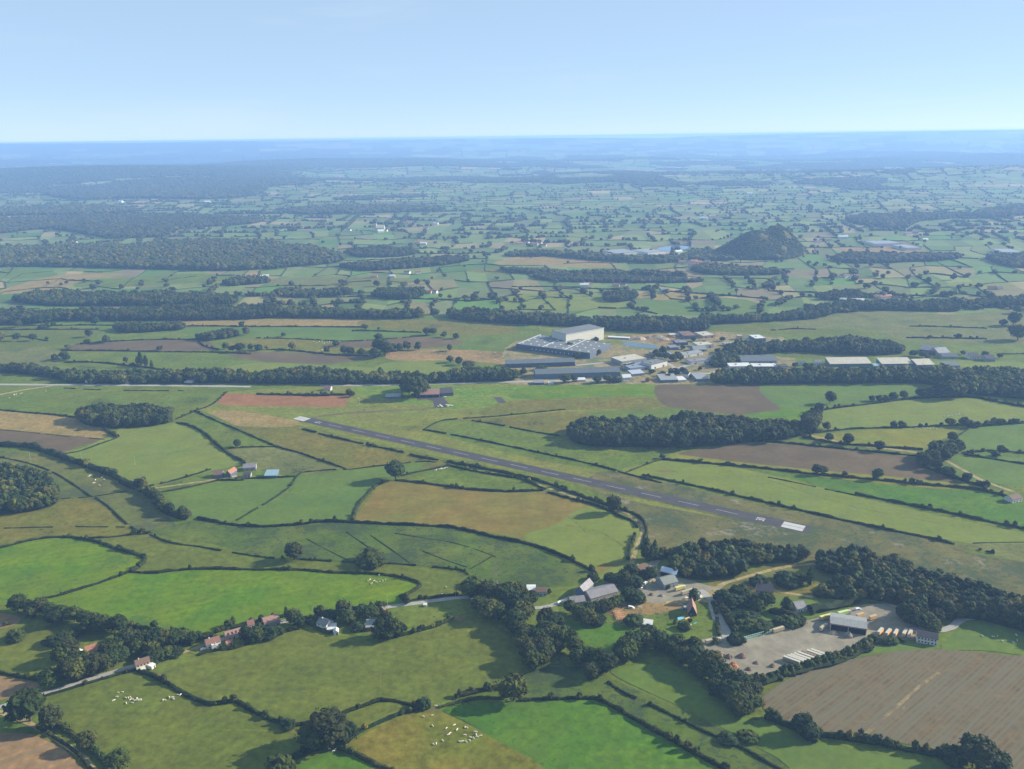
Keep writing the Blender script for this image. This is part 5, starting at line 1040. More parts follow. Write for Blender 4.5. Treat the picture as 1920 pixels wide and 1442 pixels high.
# ------------------------------------------------------------------ far hedgerows and trees along the quilt edges
def far_rows():
    r = np.random.default_rng(21); GX, GY, GZ = gx2, gy2, gz2
    
    segs = []
    for j in range(1, NR - 1):
        y0 = ys[j]
        if y0 < 1750 or y0 > 15500: continue
        for i in range(1, NC - 2):
            if abs(GX[j, i]) > GY[j, i] * .66 + 200: continue
            keep = .72
            if r.random() < keep: segs.append((GX[j, i], GY[j, i], GX[j, i + 1], GY[j, i + 1]))
            if r.random() < keep * .7: segs.append((GX[j, i], GY[j, i], GX[j + 1, i], GY[j + 1, i]))
    S = np.array(segs)
    mid = (S[:, :2] + S[:, 2:]) / 2
    ok = np.ones(len(S), bool)
    # the traced fields own the ground nearer than photo row 590
    dm = mid[:, 1]; row = 721 - FPX * (dm * SP - CAM_H * CP) / (dm * CP + CAM_H * SP) - 21 * mid[:, 0] / dm
    ok &= row < 586
    for W in WPOLY: ok &= ~inpoly(mid[:, 0], mid[:, 1], W)
    S = S[ok]; mid = mid[ok]
    V = []; F = []; T = []; n0 = 0
    TX = []; TY = []; TH = []
    for (x0, y0, x1, y1) in S:
        L = math.hypot(x1 - x0, y1 - y0); n = max(2, int(L / 14)); d = math.hypot(x0, y0)
        nx, ny = -(y1 - y0) / L, (x1 - x0) / L
        t = np.linspace(0, 1, n); wob = 5 * (vnoise(t * 4 + x0, t * 0 + y0) - .5)
        X = x0 + (x1 - x0) * t + nx * wob; Y = y0 + (y1 - y0) * t + ny * wob; Zg = tz(X, Y)
        wd = r.uniform(2.0, 3.6); ht = r.uniform(1.2, 3.0)
        h = ht * r.uniform(.55, 1.35, n)
        a = np.stack([X - nx * wd / 2, Y - ny * wd / 2, Zg - .5], -1); b = np.stack([X, Y, Zg + h], -1); c = np.stack([X + nx * wd / 2, Y + ny * wd / 2, Zg - .5], -1)
        V.append(np.stack([a, b, c], 1).reshape(-1, 3)); ids = np.arange(n * 3).reshape(n, 3) + n0; n0 += n * 3
        for k in (0, 1): F.append(np.stack([ids[:-1, k], ids[:-1, k + 1], ids[1:, k + 1], ids[1:, k]], -1))
        T.append(np.tile(GREEN[r.integers(5)], (n * 3, 1)) * r.uniform(.8, 1.3, (n * 3, 1)))
        dens = max(0, vnoise(x0 / 700 + 2, y0 / 500 + 9)) ** 2.2 * (2.4 if y0 < 3300 else 3.6)
        cnt = int(L / 15 * dens * r.uniform(.1, 1.5))
        if cnt:
            tt = r.random(cnt); TX.append(x0 + (x1 - x0) * tt + r.uniform(-4, 4, cnt)); TY.append(y0 + (y1 - y0) * tt + r.uniform(-4, 4, cnt)); TH.append(r.uniform(6, 13, cnt))
    F4 = np.concatenate(F); V = np.concatenate(V); T = np.concatenate(T)
    o = link('far_hedgerows', npmesh('far_hedgerows', V, F4, T), None, M_FOL); tag(o, 'distant net of hedgerows between the fields of the plain', None, None, 'stuff')
    TX = np.concatenate(TX); TY = np.concatenate(TY); TH = np.concatenate(TH)
    # scattered trees standing in fields, and canopy over the far woods
    n = 1300; Yr = 2300 + 11500 * r.random(n) ** 1.25; Xr = r.uniform(-.64, .64, n) * Yr; kk = vnoise(Xr / 520 + 4, Yr / 420 + 3) > .54; Xr, Yr = Xr[kk], Yr[kk]
    TX = np.concatenate([TX, Xr]); TY = np.concatenate([TY, Yr]); TH = np.concatenate([TH, r.uniform(6, 12, len(Xr))])
    k = np.ones(len(TX), bool)
    rowt = 721 - FPX * (TY * SP - CAM_H * CP) / (TY * CP + CAM_H * SP) - 21 * TX / TY; k &= rowt < 590
    TX, TY, TH = TX[k], TY[k], TH[k]
    near = np.hypot(TX, TY) < 4200
    P1 = scatter(LOW, TX[near], TY[near], tz(TX[near], TY[near]), TH[near], TH[near] * r.uniform(.9, 1.5, near.sum()), 8)
    P2 = scatter(TINY, TX[~near], TY[~near], tz(TX[~near], TY[~near]), TH[~near], TH[~near] * r.uniform(.9, 1.4, (~near).sum()), 9)
    parts = [P1, P2]
    rr = REST_T
    if rr: parts.append(scatter(MID, np.array([d['g'].x for d in rr]), np.array([d['g'].y for d in rr]), np.array([d['g'].z for d in rr]), np.array([d['h'] for d in rr]), np.array([d['w'] for d in rr]), 10))
    v, f, t = cat3(parts); print('distant trees', len(TX), len(f))
    o = link('distant_trees', npmesh('distant_trees', v, f, t), None, M_FOL); tag(o, 'countless distant trees dotted along the hedgerows of the plain', None, None, 'stuff')
    # far woods
    X, Y = np.meshgrid(np.arange(-9000, 9000, 24.), np.arange(3300, 13500, 26.)); X = X.ravel(); Y = Y.ravel()
    k = np.abs(X) < Y * .64; X, Y = X[k], Y[k]; k = is_wood(X, Y); X, Y = X[k], Y[k]
    X = X + r.uniform(-9, 9, len(X)); Y = Y + r.uniform(-9, 9, len(Y))
    H = r.uniform(11, 19, len(X)); print('far wood', len(X))
    v, f, t = scatter(TINY, X, Y, tz(X, Y), H, np.full(len(X), 27.) * r.uniform(.8, 1.2, len(X)), 12)
    o = link('far_woods', npmesh('far_woods', v, f, t), None, M_FOL); tag(o, 'far off woods darkening the hazy hills', None, None, 'stuff')
far_rows()
# ------------------------------------------------------------------ buildings
def PM(name, col, rough=.75, var=.1, sc_=.5): return plain(name, col, rough, .25, var, sc_)
CREAM = PM('cream_render', (.52, .45, .30)); WHI = PM('white_render', (.50, .49, .44)); STONE = PM('grey_stone', (.28, .26, .22)); DWALL = PM('dark_cladding', (.07, .09, .12))
BWALL = PM('blue_cladding', (.10, .14, .19)); TINW = PM('ivory_cladding', (.52, .50, .41), .6); GREYW = PM('grey_cladding', (.22, .24, .26)); REDW = PM('red_cladding', (.22, .05, .04)); BEIGE = PM('beige_wall', (.38, .31, .20))
TILE = PM('red_tile', (.17, .085, .065), .85, .25, 1.2); OTILE = PM('orange_tile', (.27, .125, .08), .85, .2, 1.2); BTILE = PM('brown_tile', (.14, .085, .06), .85, .25, 1.2); DTILE = PM('dark_slate', (.055, .05, .055), .7, .2, 1)
ROSE = PM('pink_tile', (.24, .14, .11), .85, .2, 1); GROOF = PM('grey_sheet_roof', (.17, .16, .165), .6, .2, .3); LROOF = PM('pale_sheet_roof', (.21, .22, .21), .5, .12, .3); BROOF = PM('bluish_roof', (.095, .11, .115), .5, .15, .3)
IROOF = PM('ivory_roof', (.37, .34, .26), .6, .15, .2); WROOF = PM('white_roof', (.48, .48, .46), .6, .08, .3); SKYB = PM('sky_blue_roof', (.19, .29, .33), .5, .08, .4); FLAT = PM('flat_roof_gravel', (.115, .125, .125), .9, .22, .12)
PANE = PM('window_glass', (.03, .035, .045), .2, .05, 1); DOORM = PM('door_brown', (.10, .06, .04)); SHADEM = PM('painted_inner_shade', (.015, .017, .02), .9); OPAL = PM('opal_skylight', (.46, .48, .47), .5, .03, 1)  # the near-black interior tone is painted shade
def building(name, label, A_, B_, dep, h, roof='gable', wall=CREAM, rm=TILE, rh=None, cat='house', group=None, windows=0, doors=1, open_front=False, rows=1, over=.35, chimney=False, extra=None, parts=True, axis='x', winm=PANE, sky=0, trim=None, end_wall=None):
    """A_,B_: photo points of the foot of the visible long side; the body reaches dep metres back"""
    a, b = G(*A_), G(*B_); L = (b - a).length; rz = math.atan2(b.y - a.y, b.x - a.x)
    e = empty(name, a, rz); rh = rh if rh is not None else dep * .27
    t = .3
    if roof == 'flat':
        wm = MB().box(0, L, 0, dep, -.3, h); rmb = MB().box(-.1, L + .1, -.1, dep + .1, h + .003, h + .35)
        for x0, x1, y0, y1 in ((-.1, L + .1, -.1, .25), (-.1, L + .1, dep - .25, dep + .1), (-.1, .25, .25, dep - .25), (L - .25, L + .1, .25, dep - .25)):
            rmb.box(x0, x1, y0, y1, h + .353, h + .8)
    elif roof == 'mono':
        wm = MB(); wm.prism([(0, -.3), (dep, -.3), (dep, h + rh), (0, h)], 0, L); s = rh / dep
        rmb = MB().prism([(-over, h - over * s + .02), (dep + over, h + rh + over * s + .02), (dep + over, h + rh + over * s + .27), (-over, h - over * s + .27)], -over, L + over)
    else:
        if axis == 'x':
            wm = MB().prism([(0, -.3), (dep, -.3), (dep, h), (dep / 2, h + rh), (0, h)], 0, L); s = rh / (dep / 2)
            rmb = MB().prism([(-over, h - over * s + .02), (dep / 2, h + rh + .02), (dep + over, h - over * s + .02), (dep + over, h - over * s + .27), (dep / 2, h + rh + .27), (-over, h - over * s + .27)], -over, L + over)
        else:   # ridge runs away from the AB side: gable faces the viewer
            wm = MB(); pr = [(0, -.3), (L, -.3), (L, h), (L / 2, h + rh), (0, h)]; s = rh / (L / 2)
            wm.add([(x, 0, z) for x, z in pr] + [(x, dep, z) for x, z in pr], [(i, (i + 1) % 5, 5 + (i + 1) % 5, 5 + i) for i in range(5)] + [(4, 3, 2, 1, 0), (5, 6, 7, 8, 9)])
            q = [(-over, h - over * s + .02), (L / 2, h + rh + .02), (L + over, h - over * s + .02), (L + over, h - over * s + .27), (L / 2, h + rh + .27), (-over, h - over * s + .27)]
            rmb = MB().add([(x, -over, z) for x, z in q] + [(x, dep + over, z) for x, z in q], [(i, (i + 1) % 6, 6 + (i + 1) % 6, 6 + i) for i in range(6)] + [tuple(range(6))[::-1], tuple(range(6, 12))])
    wo = wm.build('wall', wall, e); ro = rmb.build('roof', rm, e)
    if chimney:
        zc = h + rh * .6; MB().box(L * .25, L * .25 + .8, dep * .45, dep * .45 + .8, zc, h + rh + 1.1).build('chimney', WHI if chimney is True else chimney, ro)
    if open_front:
        MB().box(.6, L - .6, -.06, .05, .1, h - .9).build('painted_bay_shade', SHADEM, e)  # dark panel on the closed wall, painting the shade inside an open front
        n = max(2, int(L / 9)); 
        for i in range(1, n): MB().box(i * L / n - .15, i * L / n + .15, -.16, -.065, 0, h - .5).build('post', wall, e)
    for r_ in range(rows):
        zz = 1.0 + r_ * 2.8; ww = 1.2
        for i in range(windows):
            x = (i + .6 + (.0 if r_ else .15)) * L / (windows + .3)
            if doors and r_ == 0 and i == windows // 2 and windows > 1: continue
            fr = MB().box(x - ww / 2 - .12, x + ww / 2 + .12, -.06, .02, zz - .12, zz + 1.42).build('window', WHI, e)
            MB().box(x - ww / 2, x + ww / 2, -.1, -.062, zz, zz + 1.3).build('pane', winm, fr)
    if doors and not open_front and cat in ('warehouse', 'workshop', 'hall', 'depot'):
        n = max(2, int(L / 16))
        for i in range(n):
            x = (i + .5) * L / n; MB().box(x - 1.9, x + 1.9, -.08, .02, .1, min(3.8, h * .72)).build('loading_door', DWALL if i % 3 else BWALL, e)
        for i in range(max(1, int(L / 30))):
            x = (i + .35) * L / max(1, int(L / 30)); zt = h + (.36 if roof == 'flat' else rh * .5 + .2 if roof == 'mono' else rh * .9)
            MB().box(x - 1.2, x + 1.2, dep * .45, dep * .45 + 2.2, h, zt + 1.5).build('roof_vent', GREYW, ro)
        doors = 0
    if doors and not open_front:
        x = (windows // 2 + .6) * L / (windows + .3) if windows > 1 else L * .7
        dh = 2.2 if h < 6 else 3.6; dw = .55 if h < 6 else 2.0
        MB().box(x - dw, x + dw, -.07, .02, 0, dh).build('door', DOORM, e)
    if sky:   # rooflights on a flat or pitched roof
        nx_, ny_ = sky
        for i in range(nx_):
            for j in range(ny_):
                x = (i + .5) * L / nx_; y = (j + .5) * dep / ny_
                z = h + .8 if roof == 'flat' else h + rh * (1 - abs(y / dep * 2 - 1)) + .3
                MB().box(x - 1.2, x + 1.2, y - 2.2, y + 2.2, h + .36 if roof == 'flat' else z, z if roof == 'flat' else z + .3).build('rooflight', OPAL, e)
    if trim:
        MB().box(-over - .05, L + over + .05, -over - .3, -over - .04, h - .7, h + .35).build('fascia', trim, e)
    if extra: extra(e, L, dep, h, rh)
    tag(e, label, cat, group); return e
def roof_bands(e, L, dep, h, rh):
    for x in (L * .02, L * .36, L * .66):
        MB().box(x, x + 1.6, .6, dep - .6, h + .82, h + 1.25).build('roof_ridge_strip', OPAL, e)
def side_windows(e, L, dep, h, rh):
    for i in range(12): MB().box(L * .22 + i * L * .055, L * .22 + i * L * .055 + 1.4, -.08, .02, h * .35, h * .55).build('window', OPAL, e)
def both(e, L, dep, h, rh): roof_bands(e, L, dep, h, rh); side_windows(e, L, dep, h, rh)
def pergola(e, L, dep, h, rh):
    s = rh / (dep / 2)
    for i in range(4):
        x = L * (.12 + i * .24); y0, y1 = dep * .1, dep * .32
        MB().add([(x, y0, h + y0 * s + .33), (x + L * .11, y0, h + y0 * s + .33), (x + L * .11, y1, h + y1 * s + .33), (x, y1, h + y1 * s + .33), (x, y0, h + y0 * s + .05), (x + L * .11, y0, h + y0 * s + .05), (x + L * .11, y1, h + y1 * s + .05), (x, y1, h + y1 * s + .05)], [(0, 1, 2, 3), (7, 6, 5, 4), (0, 4, 5, 1), (1, 5, 6, 2), (2, 6, 7, 3), (3, 7, 4, 0)]).build('painted_opening_shade', SHADEM, e)  # dark slabs laid on the roof, their colour standing in for shade inside openings
def white_yard_annex(e, L, dep, h, rh):
    MB().box(L * .25, L * .6, -3.4, -.01, 0, 2.6).build('porch', WHI, e)
BLD = [
 dict(name='house', label='cream two storey house with brown roof beside the pale country road', A_=(257,1260), B_=(283,1251.5), dep=8, h=5.2, rm=BTILE, windows=4, rows=2, chimney=True, extra=white_yard_annex),
 dict(name='shed', label='small whitish shed on the right of the cream house', A_=(285,1256), B_=(292,1251), dep=4, h=2.6, roof='mono', rh=.5, wall=WHI, rm=WROOF, cat='shed'),
 dict(name='house', label='orange roofed cottage hidden among the garden trees', A_=(163,1233), B_=(186,1226), dep=9, h=3.6, rm=OTILE, wall=BEIGE, windows=3, rh=3.6),
 dict(name='house', label='long red tiled house at the left end of the row', A_=(389,1219), B_=(415,1211), dep=9, h=4.2, rm=TILE, wall=WHI, windows=4, chimney=True),
 dict(name='garage', label='bright white flat block in front of the long red tiled house', A_=(398,1220), B_=(406,1218), dep=5, h=3.8, roof='flat', wall=WHI, rm=WROOF, cat='garage', doors=1),
 dict(name='barn', label='pink tiled barn with four dark openings in its roof', A_=(425,1203), B_=(455,1194), dep=8.5, h=3.8, rm=ROSE, wall=BEIGE, windows=3, cat='barn', extra=pergola),
 dict(name='shed', label='little orange roofed shed below the pink tiled barn', A_=(426,1213), B_=(437,1209), dep=4.5, h=2.6, rm=OTILE, wall=BEIGE, cat='shed'),
 dict(name='house', label='tall narrow cream house with a red roof in the row', A_=(467,1186), B_=(478.5,1183), dep=8, h=6.2, rm=TILE, wall=CREAM, windows=2, rows=2),
 dict(name='barn', label='long weathered red roofed barn beside the slender poplar', A_=(497,1180), B_=(526,1172), dep=11, h=4.4, rm=ROSE, wall=STONE, cat='barn', windows=3),
 dict(name='house', label='white gabled house with bluish slate roof in the hamlet row', A_=(594,1178), B_=(612,1184), dep=9, h=5, rm=BROOF, wall=WHI, windows=2, rows=2, chimney=True),
 dict(name='annex', label='low white roofed annex right of the white gabled house', A_=(614,1187), B_=(631,1185), dep=7, h=3, roof='mono', rh=.8, wall=WHI, rm=WROOF, cat='annex', windows=2),
 dict(name='garage', label='small white gable ended hut at the meadow edge', A_=(626,1192), B_=(635,1191), dep=5, h=3, wall=WHI, rm=WROOF, axis='y', cat='hut'),
 dict(name='barn', label='pale roofed open shed with a red end beside conifers', A_=(686,1184), B_=(706,1183), dep=9, h=3.6, roof='mono', rh=1.6, wall=REDW, rm=LROOF, cat='barn', doors=0),
 dict(name='house', label='narrow white house at the bend of the lane', A_=(715,1161), B_=(724,1160), dep=9, h=5, wall=WHI, rm=BTILE, axis='y', windows=1, rows=2, chimney=True),
 dict(name='trailer_shelter', label='small white shelter alone in the paddock by the lane', A_=(794,1138), B_=(800,1138), dep=2.4, h=1.8, roof='mono', rh=.3, wall=WHI, rm=WROOF, cat='shelter', doors=0),
 # farm with the pale blue shed
 dict(name='barn', label='tall barn with a glowing orange roof at the farm', A_=(424,895), B_=(433,896), dep=13, h=5, wall=DWALL, rm=OTILE, axis='y', cat='barn'),
 dict(name='barn', label='dark red roofed barn at the left end of the farm', A_=(400,897), B_=(417,896), dep=12, h=4, wall=BWALL, rm=BTILE, cat='barn', windows=2),
 dict(name='barn', label='grey pink roofed farm building behind the farmyard', A_=(456,884), B_=(480,882), dep=12, h=4, wall=STONE, rm=GROOF, cat='barn', windows=2),
 dict(name='house', label='small grey farmhouse in the middle of the farmyard', A_=(457,896), B_=(470,895.5), dep=7, h=3.6, wall=STONE, rm=DTILE, windows=2),
 dict(name='shed', label='shed with a pale sky blue roof at the right of the farm', A_=(496,897.5), B_=(519,897), dep=13, h=3.6, roof='mono', rh=2.0, wall=DWALL, rm=SKYB, cat='shed', doors=0),
 # hamlet
 dict(name='house', label='white roofed bungalow at the left edge of the hamlet', A_=(988,1112), B_=(1004,1112), dep=9, h=2.8, wall=WHI, rm=WROOF, windows=2, rh=1),
 dict(name='house', label='bluish grey house joined to the white roofed bungalow', A_=(1005,1118), B_=(1024,1118), dep=8, h=4, wall=PM('bluegrey_render', (.30, .35, .38)), rm=BTILE, windows=3),
 dict(name='barn', label='tall grey gabled barn with a sunlit right slope', A_=(1079,1116), B_=(1095,1121), dep=17, h=5.5, wall=BWALL, rm=GROOF, cat='barn', axis='y', rh=4),
 dict(name='barn', label='broad low grey barn with a pale ridge line', A_=(1108,1131), B_=(1159,1117), dep=15, h=4.2, wall=STONE, rm=GROOF, cat='barn', rh=3, windows=3),
 dict(name='barn', label='small grey roofed outbuilding below the tall gabled barn', A_=(1071,1137), B_=(1098,1133), dep=10, h=3, wall=STONE, rm=GROOF, cat='barn', windows=2),
 dict(name='house', label='brown roofed house with a white gable and chimney', A_=(1195,1080), B_=(1216,1075), dep=10, h=4, wall=WHI, rm=BTILE, windows=3, chimney=True, rh=3.6),
 dict(name='shed', label='long dark shed with a blue white eave and red end', A_=(1238,1079), B_=(1267,1086), dep=9, h=4.5, wall=DWALL, rm=PM('blue_white_sheet', (.42, .47, .55), .5), cat='shed', open_front=True),
 dict(name='shed', label='round shouldered grey green shed on the gravel lot', A_=(1245,1106), B_=(1271,1099), dep=13, h=4.6, wall=GREYW, rm=PM('grey_green_sheet', (.15, .165, .14), .6), cat='shed', rh=3.4),
 dict(name='house', label='dark gabled timber chalet with steep roof', A_=(1290,1155), B_=(1306,1156), dep=13, h=2.6, wall=PM('black_timber', (.03, .03, .035)), rm=ROSE, axis='y', rh=7, windows=2),
 dict(name='shed', label='small white and teal roofed hut in the paddock', A_=(1202,1175), B_=(1222,1178), dep=6, h=2.6, roof='mono', rh=1, wall=DWALL, rm=WROOF, cat='hut'),
 dict(name='house', label='big dark roofed house with a cream gable above the gardens', A_=(1419,1122), B_=(1449,1124), dep=11, h=7, wall=BEIGE, rm=DTILE, windows=5, rows=2, rh=4, chimney=BTILE),
 dict(name='house', label='grey hipped house with white corners in the gardens', A_=(1494,1149), B_=(1512,1146), dep=11, h=3.4, wall=WHI, rm=GROOF, windows=3, rh=3),
 dict(name='tower_shed', label='tiny white sided well house in the garden', A_=(1370,1134), B_=(1376,1134), dep=3, h=2.4, wall=WHI, rm=ROSE, cat='hut'),
 dict(name='warehouse', label='large open fronted yard warehouse with grey sheet roof', A_=(1556,1181), B_=(1624,1192), dep=16.5, h=6, wall=CREAM, rm=PM('ribbed_grey_roof', (.20, .21, .20), .6, .2, .6), cat='warehouse', open_front=True, rh=1.3, trim=PM('mauve_fascia', (.30, .20, .20)), doors=0),
 dict(name='house', label='long white house with a dark roof beside the ploughed field', A_=(1718,1205), B_=(1757,1212), dep=9, h=5.8, wall=WHI, rm=DTILE, windows=6, rows=2, rh=2.4),
 # airfield
 dict(name='clubhouse', label='airfield clubhouse hangar with a brown pink roof', A_=(787,746), B_=(824,745), dep=26, h=5, wall=PM('green_grey_wall', (.20, .24, .22)), rm=ROSE, cat='hangar', open_front=True, rh=5),
 dict(name='hangar', label='dark rounded hangar right of the clubhouse', A_=(826,744), B_=(850,742), dep=26, h=5, wall=DWALL, rm=DTILE, cat='hangar', rh=5),
 dict(name='shed', label='long low green shed west of the airfield clubhouse', A_=(723,748), B_=(751,747), dep=12, h=3, wall=DWALL, rm=LROOF, cat='shed', roof='mono', rh=1.4, doors=0),
 dict(name='house', label='white cottage behind the tilled reddish plot', A_=(607,733), B_=(620,733), dep=10, h=4, wall=WHI, rm=TILE, windows=2),
 # industrial estate
 dict(name='warehouse', label='very tall ivory walled warehouse with grey end', A_=(1061,650), B_=(1132,636.5), dep=42, h=23, roof='flat', wall=TINW, rm=FLAT, cat='warehouse', windows=0, doors=0, trim=WHI),
 dict(name='warehouse', label='vast low factory hall with rows of white rooflights', A_=(968,655), B_=(1106,673), dep=88, h=10, roof='flat', wall=DWALL, rm=FLAT, cat='factory', sky=(9,4), extra=both, doors=0),
 dict(name='warehouse', label='long blue grey shed at the west end of the works', A_=(950,690), B_=(1078,686), dep=26, h=7, wall=DWALL, rm=BROOF, cat='warehouse', rh=4, doors=0),
 dict(name='warehouse', label='long blue fronted shed beside the main road', A_=(1004,711), B_=(1163,706), dep=30, h=8, wall=BWALL, rm=BROOF, cat='warehouse', rh=5, doors=0),
 dict(name='warehouse', label='flat cream roofed unit in the middle of the works', A_=(1166,686), B_=(1212,679), dep=34, h=7, roof='flat', wall=GREYW, rm=IROOF, cat='warehouse'),
 dict(name='warehouse', label='low blue roofed unit east of the cream roofed unit', A_=(1182,697), B_=(1221,692), dep=30, h=5, roof='flat', wall=GREYW, rm=PM('blue_flat_roof', (.16, .19, .24)), cat='warehouse'),
 dict(name='warehouse', label='bright white fronted unit with a flat roof', A_=(1221,693.5), B_=(1251,686), dep=24, h=8, roof='flat', wall=WHI, rm=FLAT, cat='warehouse', windows=3),
 dict(name='shed', label='pale grey roofed shed by the works hedge', A_=(1239,718), B_=(1271,717), dep=28, h=4.5, wall=BWALL, rm=LROOF, cat='shed', roof='mono', rh=2.2),
 dict(name='shed', label='small white fronted shed joined to the pale roofed shed', A_=(1271.6,717), B_=(1287,716), dep=18, h=3.5, wall=WHI, rm=WROOF, cat='shed', roof='mono', rh=1),
 dict(name='shed', label='square pale roofed shed at the east corner of the works', A_=(1306,716), B_=(1328,715), dep=30, h=4.5, wall=BWALL, rm=LROOF, cat='shed', roof='mono', rh=2),
 dict(name='shed', label='tiny white shed by the works hedge', A_=(1168,713), B_=(1184,712), dep=14, h=4, wall=WHI, rm=WROOF, cat='shed'),
 dict(name='shed', label='low lilac roofed shed beside the tiny white shed', A_=(1185,706), B_=(1208,704), dep=18, h=4, wall=GREYW, rm=PM('lilac_roof', (.30, .32, .38)), cat='shed', roof='mono', rh=1.6),
 dict(name='house', label='white gabled office among the works trees', A_=(1290,709), B_=(1296,706), dep=12, h=6, wall=WHI, rm=DTILE, cat='office', axis='y'),
 dict(name='warehouse', label='ivory topped unit beside the estate road', A_=(1309,654), B_=(1338,652), dep=26, h=6, roof='flat', wall=TINW, rm=IROOF, cat='warehouse'),
 dict(name='warehouse', label='long low white eaved unit below the ivory topped unit', A_=(1300,660), B_=(1325,659), dep=20, h=4, wall=GREYW, rm=LROOF, cat='warehouse'),
 dict(name='warehouse', label='brown purple roofed unit in the stockpile yard', A_=(1282,636), B_=(1306,635), dep=40, h=6, wall=BWALL, rm=BTILE, cat='warehouse', roof='flat'),
 dict(name='warehouse', label='beige roofed unit at the top of the stockpile yard', A_=(1318,635), B_=(1341,633), dep=34, h=5, wall=BEIGE, rm=IROOF, cat='warehouse', roof='flat'),
 dict(name='shed', label='pale building with lit gable in the small road wood', A_=(1296,684), B_=(1331,680), dep=20, h=4.5, wall=WHI, rm=GROOF, cat='workshop', roof='flat', windows=4),
 dict(name='shed', label='tiny white kiosk above the works wood', A_=(1404,653), B_=(1413,652), dep=10, h=4, wall=WHI, rm=WROOF, cat='kiosk', roof='flat'),
 dict(name='warehouse', label='white edged blue unit above the works wood', A_=(1416,641), B_=(1436,640), dep=30, h=6, wall=BWALL, rm=WROOF, cat='warehouse', roof='flat'),
 dict(name='silo_plant', label='yellowish gravel plant with a thin tower by the road head', A_=(1382,637), B_=(1392,637), dep=10, h=7, wall=PM('ochre_plant', (.42, .30, .14)), rm=IROOF, cat='plant', roof='flat'),
 dict(name='school', label='wide blue grey hipped hall with pale walls', A_=(1390,683), B_=(1456,682), dep=42, h=5, wall=GREYW, rm=BROOF, cat='hall', rh=5, windows=4),
 dict(name='school', label='long white eaved block left of the hall front', A_=(1368,692), B_=(1408,691), dep=16, h=4.5, wall=WHI, rm=WROOF, cat='hall', roof='mono', rh=1.5, windows=4),
 dict(name='school', label='long white eaved block in front of the hall', A_=(1410,692), B_=(1456,692), dep=14, h=4.5, wall=BWALL, rm=WROOF, cat='hall', roof='mono', rh=1.5, windows=4),
 dict(name='school', label='slate blue block with two white gable squares', A_=(1457,694), B_=(1478,693), dep=16, h=5, wall=WHI, rm=DTILE, cat='hall', roof='flat', windows=2),
 dict(name='warehouse', label='longest ivory roofed shed in the row of three', A_=(1556,688), B_=(1634,687), dep=24, h=5, wall=BWALL, rm=IROOF, cat='warehouse', roof='mono', rh=5, doors=0),
 dict(name='warehouse', label='middle ivory roofed shed in the row of three', A_=(1653,688), B_=(1711,687), dep=22, h=5, wall=BWALL, rm=IROOF, cat='warehouse', roof='mono', rh=5, doors=0),
 dict(name='warehouse', label='shortest ivory roofed shed in the row of three', A_=(1719,690), B_=(1752,689), dep=20, h=5, wall=BWALL, rm=IROOF, cat='warehouse', roof='mono', rh=5, doors=0),
 dict(name='workshop', label='narrow beige unit with a yellow side below the cream roofed unit', A_=(1172,692), B_=(1192,688), dep=12, h=5, roof='flat', wall=PM('ochre_plant', (.42, .30, .14)), rm=IROOF, cat='workshop'),
 dict(name='workshop', label='low white canopy beside the estate pond', A_=(1222,667), B_=(1241,666), dep=16, h=4, roof='mono', rh=1, wall=GREYW, rm=LROOF, cat='workshop', doors=0),
 dict(name='workshop', label='lilac grey unit among the works trees', A_=(1251,669), B_=(1262,668), dep=18, h=4, roof='flat', wall=GREYW, rm=PM('lilac_roof', (.30, .32, .38)), cat='workshop'),
 dict(name='workshop', label='blue fronted shed above the estate road trees', A_=(1256,657), B_=(1272,656), dep=16, h=5, roof='mono', rh=1, wall=BWALL, rm=GROOF, cat='workshop', doors=0),
 dict(name='workshop', label='pale depot along the upper side of the estate road', A_=(1282,671), B_=(1318,665), dep=14, h=4.5, roof='mono', rh=1.4, wall=WHI, rm=LROOF, cat='workshop', windows=5),
 dict(name='workshop', label='dark unit with a white stripe behind the pale depot', A_=(1268,648), B_=(1290,647), dep=20, h=5, roof='flat', wall=DWALL, rm=GROOF, cat='workshop'),
 dict(name='workshop', label='long narrow white strip shed east of the tall warehouse', A_=(1140,635), B_=(1180,637), dep=8, h=3, roof='mono', rh=.6, wall=GREYW, rm=WROOF, cat='workshop', doors=0),
 dict(name='workshop', label='long low tan barn wall at the stockpile yard head', A_=(1256,631), B_=(1274,630), dep=10, h=3, roof='mono', rh=.8, wall=BEIGE, rm=IROOF, cat='workshop', doors=0),
 dict(name='workshop', label='tin roofed shed in front of the long blue fronted shed', A_=(1082,716), B_=(1098,715.5), dep=10, h=3, roof='mono', rh=1, wall=WHI, rm=WROOF, cat='shed', doors=0),
 dict(name='workshop', label='low white hut beside the main road gate of the works', A_=(1028,722), B_=(1038,722), dep=8, h=3, roof='flat', wall=WHI, rm=WROOF, cat='hut'),
 dict(name='workshop', label='dark low depot beside the main road on the west', A_=(1002,722), B_=(1020,721.5), dep=14, h=3.5, roof='mono', rh=1, wall=DWALL, rm=GROOF, cat='depot', doors=0),
 dict(name='workshop', label='small shed with pale roof under the works wood', A_=(1360,650), B_=(1376,649), dep=14, h=4, roof='mono', rh=1, wall=GREYW, rm=LROOF, cat='shed', doors=0),
 dict(name='house', label='blue roofed house in the trees left of the ivory sheds', A_=(1500,686), B_=(1512,686), dep=12, h=4, wall=WHI, rm=BROOF, windows=2),
 dict(name='house', label='white walled house nearest the longest ivory shed', A_=(1528,684), B_=(1542,684), dep=12, h=4, wall=WHI, rm=GROOF, windows=2),
 dict(name='workshop', label='sky blue low roofs between the first two ivory sheds', A_=(1640,690), B_=(1654,690), dep=14, h=3, roof='mono', rh=1, wall=WHI, rm=SKYB, cat='shed', doors=0),
